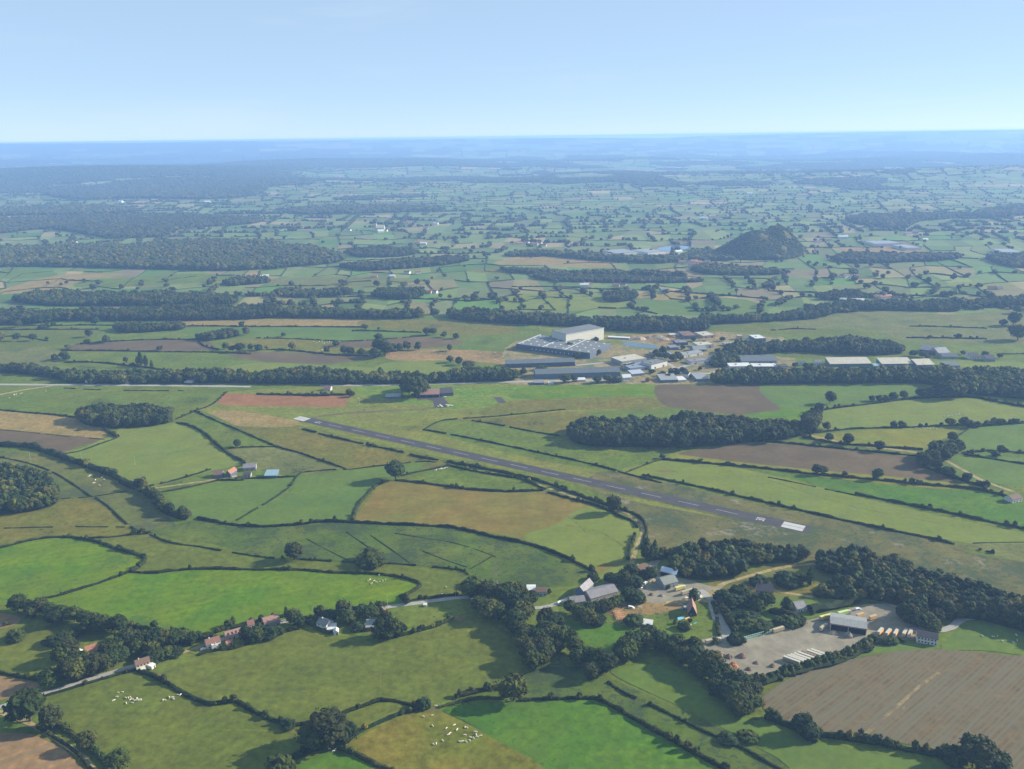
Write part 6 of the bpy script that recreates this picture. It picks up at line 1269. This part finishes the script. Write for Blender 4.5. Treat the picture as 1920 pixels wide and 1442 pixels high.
 dict(name='workshop', label='pale blue roofs at the tail of the row of ivory sheds', A_=(1772,690), B_=(1800,690), dep=20, h=4, roof='mono', rh=1.5, wall=GREYW, rm=BROOF, cat='shed', doors=0),
 dict(name='barn', label='large slate blue barn of the farm on the right', A_=(1724,662), B_=(1753,666), dep=36, h=7, wall=DWALL, rm=GROOF, cat='barn', rh=6),
 dict(name='barn', label='smaller barn with a pale roof right of the large blue barn', A_=(1760,668), B_=(1781,666), dep=26, h=5, wall=BEIGE, rm=LROOF, cat='barn'),
 dict(name='barn', label='low long barn in front of the farm on the right', A_=(1766,673), B_=(1796,673), dep=16, h=4, wall=GREYW, rm=BROOF, cat='barn'),
 dict(name='house', label='slate roofed white farmhouse near the right farm', A_=(1817,674), B_=(1836,674), dep=18, h=5, wall=WHI, rm=DTILE, windows=4),
 dict(name='house', label='slate house with pyramid annex right of the farmhouse', A_=(1848,678), B_=(1866,678), dep=18, h=5, wall=GREYW, rm=DTILE, windows=3),
 dict(name='house', label='white walled villa at the right edge by the dark hedge', A_=(1898,944), B_=(1916,940), dep=10, h=4, wall=WHI, rm=BTILE, windows=3),
]
for d_ in BLD: building(**d_)

# far houses: one of each kind with wall, roof and chimney, then copies
def far_house(wall, rm, nm):
    e = empty(nm, (0, 0, -50)); L, D, H = 15, 9, 5
    MB().prism([(0, -.5), (D, -.5), (D, H), (D / 2, H + 3.4), (0, H)], 0, L).build('wall', wall, e)
    ro = MB().prism([(-.4, H - .3), (D / 2, H + 3.42), (D + .4, H - .3), (D + .4, H), (D / 2, H + 3.75), (-.4, H)], -.4, L + .4).build('roof', rm, e)
    MB().box(3, 4, 4, 5, H + 3, H + 5).build('chimney', WHI, ro); return e
def copy_tree(o, parent=None):
    c = o.copy(); C.objects.link(c); c.parent = parent
    for ch in [x for x in bpy.data.objects if x.parent == o]: copy_tree(ch, c)
    return c
def kids(o): return [x for x in CH.get(o.name, [])]
FH = {'w': (WHI, TILE, 'white walled house'), 'r': (BEIGE, OTILE, 'red roofed house'), 's': (WHI, WROOF, 'white roofed shed'), 'g': (CREAM, DTILE, 'slate roofed house')}
FP = [ # area phrase, points with kind
 ('of the farm by the left plain wood', [(448,522,'r',1.6),(470,520,'r',1.8),(478,521,'w',1.4),(492,521,'s',1.2)]),
 ('around the church on the far plain', [(700,434,'w',2),(709,436,'s',2.4),(716,434,'g',2),(650,433,'w',1.6)]),
 ('by the long field below the church', [(776,457,'r',2),(788,459,'s',2),(793,430,'w',2),(757,420,'w',2),(812,421,'s',2)]),
 ('in the village on the central plain', [(970,459,'r',2),(980,457,'w',2),(995,460,'r',2.2),(1004,458,'w',2),(1012,462,'g',2),(1075,458,'w',2)]),
 ('beside the white roofed works on the plain', [(1136,482,'s',2),(1149,482,'w',2),(1160,484,'w',1.6),(1172,483,'s',2),(1268,476,'s',2.4),(1288,477,'s',2),(1277,479,'w',1.6)]),
 ('in the village below the slag heap', [(1272,494,'r',2),(1284,496,'g',2),(1296,493,'r',2),(1304,495,'r',2),(1312,497,'w',2),(1320,498,'r',2.2),(1290,500,'w',2),(1304,501,'r',2),(1331,501,'w',2.2),(1318,490,'g',2),(1300,487,'w',1.6)]),
 ('of the white hamlet on the right plain', [(1562,521,'w',1.8),(1585,521,'w',1.6),(1600,521,'w',1.6),(1575,520,'g',1.6)]),
 ('behind the pale works on the right', [(1530,456,'w',1.6),(1548,453,'w',2),(1572,448,'s',3),(1540,451,'w',1.8)]),
 ('of the lone farm under the right forest', [(1700,442,'w',2.6),(1708,440,'g',2.2),(1732,452,'s',1.8)]),
 ('of the red farm near the right edge', [(1852,543,'r',1.6),(1861,543,'w',1.6),(1870,544,'g',1.4)]),
 ('of the farm with poplars on the middle plain', [(700,555,'w',1.3),(713,553,'s',1.6),(729,557,'s',1.8),(797,551,'r',1.4),(806,550,'w',1.2)]),
 ('in the trees left of the orchard rows', [(695,521,'r',1.6),(730,521,'s',1.4),(757,513,'w',1.6),(780,514,'w',1.4)]),
 ('beside the orchard rows', [(1088,538,'s',2),(1094,537,'w',2),(1148,538,'r',1.6),(1160,537,'g',1.6),(1240,547,'s',1.4)]),
 ('of the village left of the right woods', [(1640,560,'r',1.6),(1652,562,'w',1.4),(1662,560,'r',1.6),(1672,563,'w',1.4),(1590,567,'s',2),(1604,567,'s',1.8),(1575,566,'s',1.6)]),
 ('on the far left plain below the hills', [(220,380,'s',3),(383,381,'s',3),(132,457,'w',2),(412,424,'r',2),(396,334,'s',3.2),(385,335,'s',3)]),
 ('along the main road behind the left belt', [(160,718,'w',1),(240,717,'g',1),(345,718,'w',1),(225,718,'r',1.1),(662,716,'w',1.1),(735,711,'w',1.2)]),
 ('of the scattered hamlet on the distant right', [(1312,412,'s',3),(1325,411,'w',3),(1340,410,'w',2.6),(1348,407,'w',2.6),(1385,362,'w',3),(1400,365,'s',3)]),
]
protos = {k: far_house(w_, r_, 'farmhouse') for k, (w_, r_, l_) in FH.items()}
CH = {p.name: [x for x in bpy.data.objects if x.parent == p] for p in protos.values()}
used = set(); rh_ = random.Random(8)
for phrase, L_ in FP:
    cnt = {}
    for x, y, k, s in sorted(L_): cnt.setdefault(k, []).append(x)
    for x, y, k, s in sorted(L_):
        p = protos[k]
        if k not in used: e = p; used.add(k)
        else:
            e = p.copy(); C.objects.link(e)
            for ch in CH[p.name]:
                c = ch.copy(); C.objects.link(c); c.parent = e
                for g_ in [q for q in bpy.data.objects if q.parent == ch and q.parent.name == ch.name][:1]:
                    d2 = g_.copy(); C.objects.link(d2); d2.parent = c
        g = G(x, y); e.location = g; e.rotation_euler = (0, 0, rh_.uniform(-.5, .5)); sc1 = s * (.75 if s > 1.3 else 1)
        e.scale = (sc1, sc1, max(1, sc1 * .7))
        i = cnt[k].index(x); n_ = len(cnt[k])
        lb = ('small %s %s' % (FH[k][2], phrase)) if n_ == 1 else ('%s %s from the left %s' % (ordinal(i), FH[k][2], phrase))
        tag(e, ' '.join(lb.split()[:16]), 'house', 'farmhouses and sheds on the plain')
for k, p in protos.items():
    if k not in used: 
        for ch in CH[p.name]: bpy.data.objects.remove(ch)
        bpy.data.objects.remove(p)
# church tower
g = G(704, 434); e = empty('church', g)
MB().box(-6, 6, -6, 6, 0, 34).build('tower', CREAM, e); MB().add([(-7, -7, 34.02), (7, -7, 34.02), (7, 7, 34.02), (-7, 7, 34.02), (0, 0, 56)], [(0, 1, 4), (1, 2, 4), (2, 3, 4), (3, 0, 4), (3, 2, 1, 0)]).build('spire', DTILE, e)
MB().prism([(-9, 0), (9, 0), (9, 16), (0, 26), (-9, 16)], 6.02, 40).build('nave', CREAM, e); tag(e, 'tiny pale church with a pointed spire on the far plain', 'church')
# far pale works
for lb, pts in [('long white greenhouse roof on the central plain', (1155, 480, 1195, 477)), ('second white greenhouse roof right of the first', (1215, 479, 1248, 476)), ('pale works sheds right of the slag heap', (1640, 462, 1690, 461)), ('white works roof beyond the dark wood', (1700, 470, 1728, 469)), ('pale roof at the right edge of the plain', (1880, 478, 1918, 478))]:
    building('warehouse', lb, pts[:2], pts[2:], 90, 8, roof='flat', wall=WHI, rm=LROOF, cat='warehouse', doors=0)
sheet('yard', [(1560,466),(1640,462),(1700,458),(1730,466),(1735,472),(1680,474),(1600,472)], CUT, 'pale quarry ground right of the slag heap')

# ------------------------------------------------------------------ vehicles and yard things
YEL = PM('yellow_tarp', (.55, .47, .16), .6); CRT = PM('cream_tarp', (.33, .28, .18), .6); WTP = PM('white_panel', (.38, .36, .30), .6); ORG = PM('orange_side', (.62, .34, .10), .6); GRNT = PM('pale_green_tarp', (.40, .50, .22), .6)
TYRE = PM('tyre_rubber', (.02, .02, .02), .9); CHAS = PM('chassis_grey', (.06, .06, .065), .6)
def wheels(e, xs, w_, r=.5):
    for x in xs:
        for y in (-w_ / 2, w_ / 2):
            t = MB().tube((x, y - .15, r), (x, y + .15, r), r, n=10).build('wheel', TYRE, e)
            MB().tube((x, y - .18, r), (x, y + .18, r), r * .45, n=8).build('rim', WTP, t)
def trailer(label, P0, P1, body, top=None, L=13.2, W=2.25, H=2.7, cab=False, group='trailers and lorries', name='semi_trailer', cat='trailer', cabm=None):
    a, b = G(*P0), G(*P1); rz = math.atan2(b.y - a.y, b.x - a.x); e = empty(name, a, rz); L = L or (b - a).length
    MB().box(0, L, -W / 2, W / 2, 1.15, 1.15 + H).build('box_body', body, e)
    MB().box(.02, L - .02, -W / 2 + .02, W / 2 - .02, 1.153 + H, 1.25 + H).build('roof_panel', top or body, e)
    MB().box(.3, L - .3, -.5, .5, .7, 1.147).build('chassis', CHAS, e); MB().box(-.05, -.005, -W / 2 + .1, W / 2 - .1, 1.25, 1.05 + H).build('rear_door', WTP, e)
    wheels(e, (1.6, 2.9, 4.2), W - .4)
    if cab:
        cb = MB(); cb.add([(L + .5, -1.2, .7), (L + 2.7, -1.2, .7), (L + 2.7, 1.2, .7), (L + .5, 1.2, .7), (L + .5, -1.2, 3.4), (L + 2.3, -1.2, 3.4), (L + 2.3, 1.2, 3.4), (L + .5, 1.2, 3.4)], [(0, 3, 2, 1), (4, 5, 6, 7), (0, 1, 5, 4), (1, 2, 6, 5), (2, 3, 7, 6), (3, 0, 4, 7)])
        c = cb.build('cab', cabm or WTP, e); MB().add([(L + 2.62, -1.05, 1.9), (L + 2.62, 1.05, 1.9), (L + 2.4, 1.05, 3.1), (L + 2.4, -1.05, 3.1), (L + 2.66, -1.05, 1.9), (L + 2.66, 1.05, 1.9), (L + 2.44, 1.05, 3.1), (L + 2.44, -1.05, 3.1)], [(0, 3, 2, 1), (4, 5, 6, 7), (0, 1, 5, 4), (1, 2, 6, 5), (2, 3, 7, 6), (3, 0, 4, 7)]).build('windscreen', PANE, c)
        wheels(e, (L + 1.6,), 2.2)
    else: MB().box(L - 2.6, L - 2.4, -1, 1, 0, .7).build('landing_leg', CHAS, e)
    tag(e, label, cat, group); return e
ROW = [(1499,1249),(1506,1247),(1512,1245.5),(1518.5,1243.5),(1526,1241),(1533,1239),(1543,1237.5),(1550,1235.5)]
cols = [CRT, CRT, CRT, WTP, CRT, PM('brown_tarp', (.18, .13, .09)), WTP, WTP]
for i, (x, y) in enumerate(ROW):
    trailer('%s cream trailer from the left in the parked row at the yard edge' % ordinal(i) if i not in (0, 5, 7) else {0: 'leftmost cream trailer of the parked row, its side in shade', 5: 'brown topped trailer within the parked row of cream trailers', 7: 'rightmost whitish trailer of the parked row at the yard edge'}[i], (x, y), (x - 22, y - 8), cols[i], WTP if i != 5 else None, L=12.4)
trailer('long beige lorry driving in at the west gate of the yard', (1323,1209), (1350,1203), CRT, cab=True, L=11.5, name='lorry', cat='lorry')
trailer('beige rounded trailer parked behind the green white fence', (1449,1188), (1469,1182), CRT, L=10.5)
trailer('bright yellow box trailer on the conifer hedge side', (1537,1164), (1560,1158), YEL, L=10.5)
trailer('pale green lorry parked beyond the yellow trailer', (1571,1156), (1596,1150), GRNT, cab=True, L=10, name='lorry', cat='lorry')
trailer('cream lorry beside the open front of the yard warehouse', (1538,1185), (1552,1174), CRT, cab=True, L=8, name='lorry', cat='lorry')
for i, (x, y, x2, y2, lb) in enumerate([(1646,1193,1656,1182,'leftmost white topped orange trailer right of the warehouse'), (1661,1195,1671,1184,'second white topped orange trailer right of the warehouse'), (1676,1196,1684,1184,'lone orange sided trailer between the two pairs'), (1693,1196,1700,1184,'left trailer of the right hand orange pair'), (1703,1198,1709,1186,'right trailer of the right hand orange pair')]):
    trailer(lb, (x, y), (x2, y2), ORG, WTP, L=8.5)
trailer('left one of two white trailers before the dark tree', (1684,1154), (1690,1143), WTP, L=9)
trailer('right one of two white trailers before the dark tree', (1692,1153), (1698,1142), WTP, L=9)
for x, y, lb in [(1606,1160,'yellowish box body behind the warehouse roof, left'), (1630,1164,'yellowish box body behind the warehouse roof, right')]:
    trailer(lb, (x, y), (x + 10, y - 3), ORG, CRT, L=7)
trailer('long pale yellow lorry on the gravel lot', (1278,1117), (1296,1111), CRT, cab=True, L=9.5, name='lorry', cat='lorry', cabm=WTP)
trailer('shorter yellow lorry behind the long pale lorry', (1266,1109), (1284,1104), YEL, cab=True, L=8, name='lorry', cat='lorry', cabm=GRNT)
# cars and vans
def car(label, P, ang, colr, van=False):
    e = empty('parked_van' if van else 'parked_car', G(*P), ang); W = 1.8; L = 5.2 if van else 4.3
    prof = [(0, .35), (L, .35), (L, .95), (L - .9, 1.1), (L - 1.5, 2.1), (.1, 2.2), (0, 1.9)] if van else [(0, .3), (L, .3), (L, .75), (L - 1.0, .95), (L - 1.7, 1.45), (.8, 1.48), (.1, .95)]
    vs = [(x, -W / 2, z) for x, z in prof] + [(x, W / 2, z) for x, z in prof]; n = len(prof)
    b = MB().add(vs, [(i, (i + 1) % n, n + (i + 1) % n, n + i) for i in range(n)] + [tuple(range(n))[::-1], tuple(range(n, 2 * n))]).build('body', colr, e)
    z0, z1 = (1.2, 1.9) if van else (.98, 1.36)
    for y in (-W / 2 - .01, W / 2 + .01): MB().box(1.2, L - 1.75, y - .008, y + .008, z0, z1).build('side_window', PANE, e)
    wheels(e, (.8, L - .8), W - .2, .33); tag(e, label, 'van' if van else 'car', 'cars and vans in the hamlet'); return e
CW, CB_, CR_, CG = PM('car_white', (.65, .65, .63), .35), PM('car_blue', (.10, .17, .30), .35), PM('car_red', (.35, .05, .04), .35), PM('car_grey', (.20, .21, .22), .35)
for lb, P, a, m_, v_ in [
 ('white van at the end of the barns driveway', (1046,1134), .9, CW, 1), ('white car beneath the bungalow hedge, by the grey outbuilding', (1099,1132), .4, CW, 0),
 ('white van at the top of the crowded lot', (1183,1085), .2, CW, 1), ('leftmost white van in the row under the brown roofed house', (1195,1099), .3, CW, 1), ('grey car between the white vans of the row', (1201,1098), .9, CG, 0),
 ('middle white van in the row under the brown roofed house', (1208,1097), .9, CW, 1), ('yellowish lorry cab ending the row of vans', (1218,1096), .9, YEL, 1), ('pale yellow van beyond the row of vans', (1223,1092), .9, CRT, 1),
 ('white car below the row of vans', (1196,1104), .1, CW, 0), ('white flatbed parked by the churned earth', (1190,1128), .6, CW, 1), ('tan car beside the white flatbed', (1194,1134), .9, CRT, 0), ('white van nosing out of the yard scrub', (1178,1140), -.3, CW, 1),
 ('white car on the gravel junction by the round conifer', (1311,1122), .8, CW, 0), ('white car next to the blue junk heap', (1284,1124), .5, CW, 0), ('grey car beside the black chalet', (1272,1136), .2, CG, 0),
 ('dark car in the shade behind the chalet', (1278,1143), .2, CB_, 0), ('white car parked left of the chalet', (1283,1142), 1.2, CW, 0), ('white van at the far corner of the yard', (1604,1145), .2, CW, 1),
 ('small white car at the right end of the trailer row', (1554,1232), .2, CW, 0), ('white car on the forecourt of the cream house', (262,1262), .2, CW, 0), ('white car at the left end of the red tiled house', (376,1220), .6, CW, 0),
 ('white car under the trees by the red ended shed', (696,1161), .1, CW, 0), ('white car in front of the airfield hangar', (832,745), .1, CW, 0), ('blue car on the lawn by the garden cottage', (189,1214), .1, CB_, 0),
 ('white car on the lawn by the garden cottage', (200,1212), .4, CW, 0), ('white car among the left garden shrubs', (144,1221), .1, CW, 0)]:
    car(lb, P, a, m_, bool(v_))
# spoil heaps
def heap(label, P, w_, h_, m_, seed):
    r = np.random.default_rng(seed); n = 16; rings = [(1, 0), (.8, .3), (.55, .65), (.3, .9), (.1, 1.0)]; V = []
    for k, z in rings:
        for i in range(n):
            a = 2 * math.pi * i / n; q = 1 + .3 * (vnoise(i * .9 + seed, k * 3) - .5) + r.uniform(-.06, .06)
            V.append((w_ / 2 * k * q * math.cos(a), w_ / 2 * k * q * math.sin(a) * .8, (h_ * z + r.uniform(-.12, .12) * h_) if z else -.1))
    V.append((0, 0, h_)); F = []
    for j in range(len(rings) - 1):
        for i in range(n):
            a, b, c, d = j * n + i, j * n + (i + 1) % n, (j + 1) * n + (i + 1) % n, (j + 1) * n + i; F += [(a, b, c), (a, c, d)]
    for i in range(n): F.append(((len(rings) - 1) * n + i, (len(rings) - 1) * n + (i + 1) % n, len(V) - 1))
    o = link('spoil_heap', npmesh('spoil_heap', np.array(V), np.array(F)), None, m_); o.location = G(*P); tag(o, label, 'heap', 'heaps on the gravel yard')
E1 = plain('heap_brown', (.17, .12, .09), .95, .05, .35, .8); E2 = plain('heap_grey', (.20, .18, .15), .95, .05, .3, .8); E3 = plain('heap_rust', (.34, .13, .06), .9, .1, .4, 1.5); E4 = plain('heap_tan', (.33, .26, .18), .95, .05, .25, .8)
for i, (lb, P, w_, h_, m_) in enumerate([
 ('largest brown spoil heap at the top left of the yard', (1345,1227), 10, 3.4, E1), ('dark heap right of the largest brown heap', (1367,1233), 8, 3.2, E1), ('jagged dark heap alone toward the yard centre', (1391,1232), 9, 3.2, E1),
 ('rust red scrap heap beside the stream trees', (1336,1236), 9, 2.2, E3), ('wide double peaked earth heap in the lower yard', (1362,1252), 13, 3.2, E1), ('reddish peak joined to the wide double heap', (1374,1250), 9, 3.4, E3),
 ('small dark mound in the middle of the yard', (1418,1244), 6, 1.8, E1), ('small dark heap below the middle mound', (1404,1256), 6, 2.2, E1), ('heap with a sandy foot near the trailer row', (1448,1250), 6, 2.6, E1), ('flat little heap left of the trailer row', (1463,1255), 5, 1, E1),
 ('broken rubble heap at the lower yard rim', (1372,1262), 7, 2, E4), ('rusty red machine heap on the lower yard rim', (1396,1273), 6, 2.6, E3), ('steep grey heap before the warehouse opening', (1590,1194), 9, 4.2, E2), ('low tan heap left of the warehouse opening', (1562,1188), 8, 2.4, E4),
 ('grey rubble heap in the hamlet lot', (1240,1118), 6, 1.8, E2), ('dark rubble heap at the left of the hamlet lot', (1222,1116), 6, 2, E1)]): heap(lb, P, w_, h_, m_, i)
# timber stacks
WOODM = plain('sawn_timber', (.50, .29, .14), .8, .1, .3, 1.2)
def stack(label, P, L, ang, seed):
    r = random.Random(seed); e = empty('timber_stack', G(*P), ang); e2 = MB()
    for k, (y, z) in enumerate([(-.8, .4), (0, .4), (.8, .4), (-.4, 1.1), (.4, 1.1), (0, 1.8)]): e2.tube((r.uniform(-.4, .4), y, z), (L + r.uniform(-.4, .4), y, z), .42, n=8)
    e2.build('logs', WOODM, e)
    for x in (.8, L - .8): MB().box(x - .1, x + .1, -1.3, -1.15, 0, 2).build('stake', CHAS, e); MB().box(x - .1, x + .1, 1.15, 1.3, 0, 2).build('stake', CHAS, e)
    tag(e, label, 'timber stack', 'timber stacks in the paddock')
for i, (x, y, lb) in enumerate([(1149,1150,'topmost orange log stack left of the churned earth'), (1152,1154,'second orange log stack from the top'), (1153,1158,'middle orange log stack'), (1155,1162,'fourth orange log stack, with a pale end'), (1159,1166,'lowest orange log stack in the paddock')]): stack(lb, (x, y), 7.5, .25, i)
# bright play things
def tent(label, P, colr, s, nm='tarpaulin_tent', cat='tent'):
    e = empty(nm, G(*P), .4); MB().prism([(-s / 2, 0), (s / 2, 0), (0, s * .55)], -s, s).build('canvas', colr, e)
    for x in (-s, s): MB().tube((x * 1.02, 0, 0), (x * 1.02, 0, s * .6), .06).build('pole', CHAS, e)
    tag(e, label, cat)
tent('sky blue tarpaulin tent below the black chalet', (1276,1160), PM('sky_blue_canvas', (.16, .40, .55)), 3.2); tent('small orange and cream tent beside the blue tent', (1288,1160), ORG, 2.2); tent('turquoise little tent near the dark bush', (1303,1169), PM('turquoise_canvas', (.05, .38, .48)), 1.4)
tent('cream boat cover in the paddock grass', (1292,1173), CRT, 2.2, 'boat_cover', 'boat cover'); tent('pale caravan awning in the middle of the farmyard', (440,894), CRT, 3, 'awning', 'awning')
# lattice fence of the yard
def yard_fence():
    a, b = G(1392, 1203), G(1446, 1188); L = (b - a).length; e = empty('lattice_fence', a, math.atan2(b.y - a.y, b.x - a.x)); gm = PM('mint_paint', (.40, .60, .47), .6)
    n = 15
    for z in (.3, 2.0, 3.6): MB().box(0, L, -.06, .06, z, z + .28).build('rail', gm, e)
    for i in range(n + 1): MB().box(i * L / n - .14, i * L / n + .14, .065, .3, 0, 4).build('post', gm, e)
    for i in range(n): MB().add([(i * L / n, -.07, .6), (i * L / n + .2, -.07, .6), ((i + 1) * L / n, -.07, 3.6), ((i + 1) * L / n - .2, -.07, 3.6), (i * L / n, -.12, .6), (i * L / n + .2, -.12, .6), ((i + 1) * L / n, -.12, 3.6), ((i + 1) * L / n - .2, -.12, 3.6)], [(0, 1, 2, 3), (7, 6, 5, 4), (0, 4, 5, 1), (1, 5, 6, 2), (2, 6, 7, 3), (3, 7, 4, 0)]).build('brace', gm, e)
    tag(e, 'mint green lattice fence along the top of the gravel yard', 'fence')
yard_fence()
# poles
def pole(label, P, h, m_=None, sock=False):
    e = empty('windsock' if sock else 'utility_pole', G(*P)); m_ = m_ or PM('grey_pole', (.35, .33, .30)); MB().tube((0, 0, 0), (0, 0, h), .16, .1).build('pole', m_, e)
    if sock: MB().tube((0, 0, h - .3), (-2.6, 0, h - .8), .5, .22, 10).build('sock', PM('sock_white', (.65, .62, .58)), e)
    else: MB().box(-1, 1, -.08, .08, h - .8, h - .6).build('crossarm', m_, e)
    tag(e, label, 'windsock' if sock else 'utility pole', None if sock else 'utility poles')
for x, y, lb in [(57,862,'pale utility pole in the rough pasture below the thick hedge'), (154,866,'utility pole at the left of the yellow green meadow'), (254,872,'utility pole inside the yellow green meadow'), (727,1138,'utility pole at the bend of the lane'), (854,1118,'utility pole where the lane meets the stream trees'), (1616,1378,'thin dark pole at the foot of the ploughed field')]: pole(lb, (x, y), 11)
pole('white windsock on a mast by the taxiway', (674,757), 9, PM('mast_white', (.6, .6, .58)), True)
# runway edge markers
for x, y, lb in [(1110,895.5,'white marker board beside the runway middle'), (1156,886,'white marker board by the hedge corner near the runway')]:
    e = empty('marker_board', G(x, y)); MB().box(-1.2, 1.2, -.1, .1, .5, 2.2).build('board', WHI, e); MB().box(-1, -.85, -.05, .05, 0, .497).build('post', CHAS, e); MB().box(.85, 1, -.05, .05, 0, .497).build('post', CHAS, e); tag(e, lb, 'marker')
# light aircraft on the apron
def plane(label, P, ang, c1):
    e = empty('light_aircraft', G(*P), ang); s = 1.25
    f = MB().tube((-3.4 * s, 0, 1.5), (1.6 * s, 0, 1.3), .25, .62, 9).tube((1.6 * s, 0, 1.3), (2.7 * s, 0, 1.25), .62, .3, 9); f.build('fuselage', c1, e)
    MB().box(.1, 1.6 * s, -5.2 * s, 5.2 * s, 1.9, 2.06).build('wing', WHI, e); MB().box(-3.5 * s, -2.7 * s, -1.6 * s, 1.6 * s, 1.5, 1.6).build('tailplane', WHI, e); MB().box(-3.7 * s, -2.8 * s, -.06, .06, 1.65, 3).build('fin', c1, e)
    MB().box(2.75 * s, 2.8 * s, -1, 1, 1.15, 1.35).build('propeller', CHAS, e)
    for y in (-1.1, 1.1): MB().tube((.6, y - .1, .3), (.6, y + .1, .3), .3, n=8).build('wheel', TYRE, e)
    tag(e, label, 'aircraft', 'light aircraft at the apron')
plane('white light aircraft on the left of the apron foot', (826,763), .4, WHI); plane('orange light aircraft on the right of the apron foot', (842,762), 1.1, ORG)
# rubble in the stockpile yard and works clutter
for i, (x, y, w_, h_, m_) in enumerate([(1180,633,30,4,E1),(1200,636,28,5,E4),(1215,634,24,4,E1),(1232,632,26,4,E2),(1245,637,22,4,E4),(1262,632,20,3,E1),(1270,640,24,4,E2),(1150,634,26,3,E1)]):
    heap('%s stockpile from the left in the brown stockpile yard' % ordinal(sorted([1180,1200,1215,1232,1245,1262,1270,1150]).index(x)), (x, y), w_, h_, m_, 50 + i)

# ------------------------------------------------------------------ cattle
def cow_mesh():
    me = bpy.data.meshes.new('cow_skeleton')
    J = [((0, 0, 1.05), .36), ((-.75, 0, 1.08), .33), ((.7, 0, 1.12), .33), ((1.05, 0, 1.2), .2), ((1.35, 0, .95), .15), ((1.62, 0, .68), .09),
         ((.66, .24, .55), .11), ((.68, .25, .05), .06), ((.66, -.24, .55), .11), ((.6, -.25, .05), .06),
         ((-.72, .24, .62), .14), ((-.82, .25, .05), .06), ((-.72, -.24, .62), .14), ((-.76, -.25, .05), .06), ((-1.1, 0, 1.2), .05), ((-1.16, 0, .6), .03)]
    E = [(0, 1), (0, 2), (2, 3), (3, 4), (4, 5), (2, 6), (6, 7), (2, 8), (8, 9), (1, 10), (10, 11), (1, 12), (12, 13), (1, 14), (14, 15)]
    me.from_pydata([j[0] for j in J], E, []); o = bpy.data.objects.new('tmp', me); C.objects.link(o)
    s = o.modifiers.new('s', 'SKIN'); 
    for v, j in zip(me.skin_vertices[0].data, J): v.radius = (j[1], j[1])
    me.skin_vertices[0].data[0].use_root = True
    o.modifiers.new('u', 'SUBSURF').levels = 1; bpy.context.view_layer.update()
    m = bpy.data.meshes.new_from_object(o.evaluated_get(bpy.context.evaluated_depsgraph_get())); bpy.data.objects.remove(o); m.name = 'cow'; return m
cowm = cow_mesh(); cowm.materials.clear(); cowm.materials.append(PM('charolais_hide', (.62, .57, .46), .8, .06, 2))
HERDS = [('below the gate on the tan pasture', [(794,1345),(810,1343),(811,1362),(837,1367),(852,1361),(857,1370),(841,1379),(844,1376),(830,1390),(813,1397),(818,1396),(872,1365),(876,1366),(872,1380),(862,1392),(866,1392),(874,1392),(881,1390),(888,1385),(893,1379),(891,1374),(895,1383),(901,1381),(882,1384),(817,1325)]),
 ('beside the big foreground tree clump', [(618,1406),(625,1410),(630,1406)]),
 ('in the left cluster of the olive pasture', [(222,1300),(230,1299),(219,1308),(213,1315),(236,1310),(241,1310),(245,1309),(246,1313),(250,1313),(254,1315),(257,1311),(259,1314),(262,1314),(265,1313),(237,1320),(248,1319)]),
 ('on the right of the olive pasture', [(306,1314),(310,1314),(318,1309),(325,1312),(324,1309),(333,1304),(339,1304)]),
 ('on the brightest meadow', [(690,1090),(694,1088),(698,1094),(702,1090),(706,1093),(712,1092),(718,1090),(723,1088),(712,1079),(696,1096)]),
 ('along the hedge of the small pasture', [(816,884),(818,882),(823,881),(827,880),(830,880),(834,879),(838,878)]),
 ('beside the hooked hedge end', [(836,1102),(829,1115),(866,1096)]),
 ('in the rough pasture below the thick hedge', [(166,895),(169,893),(176,907),(179,901),(187,911),(192,896),(195,900),(222,904),(230,904)]),
 ('in the paddock beside the white house', [(1842,1194),(1862,1195),(1870,1194),(1880,1204),(1905,1192),(1907,1202),(1900,1206)]),
 ('on the yellowing meadow at the right', [(1716,803),(1720,803.5),(1725,804),(1730,803),(1734,805),(1739,804),(1744,805),(1750,804),(1756,805)]),
 ('in the wide pasture by the crest hedge', [(1770,781),(1778,781),(1782,780),(1786,780),(1792,779),(1798,778)]),
 ('on the tan pasture beyond the stream belt', [(588,641),(594,643),(599,641),(604,642),(608,644),(613,642),(618,641),(622,643),(628,641),(636,641),(598,658),(604,657),(620,656)]),
 ('at the far left of the cool green field', [(18,747),(27,741),(31,740),(38,739),(41,738),(86,734)]),
]
for ph, L_ in HERDS:
    L_ = sorted(set(L_)); n_ = len(L_)
    for i, (x, y) in enumerate(L_):
        o = link('cow', cowm); o.location = G(x, y); o.rotation_euler = (0, 0, rt.uniform(0, 6.28)); s = rt.uniform(.95, 1.2) * (1.0 if y < 1000 else .84); o.scale = (s, s, s)
        lb = ('%s white cow from the left %s' % (ordinal(i), ph)) if n_ > 3 else '%s of %s white cows %s' % (['left', 'middle', 'right'][i], 'three', ph)
        tag(o, lb, 'cow', 'white cattle grazing')
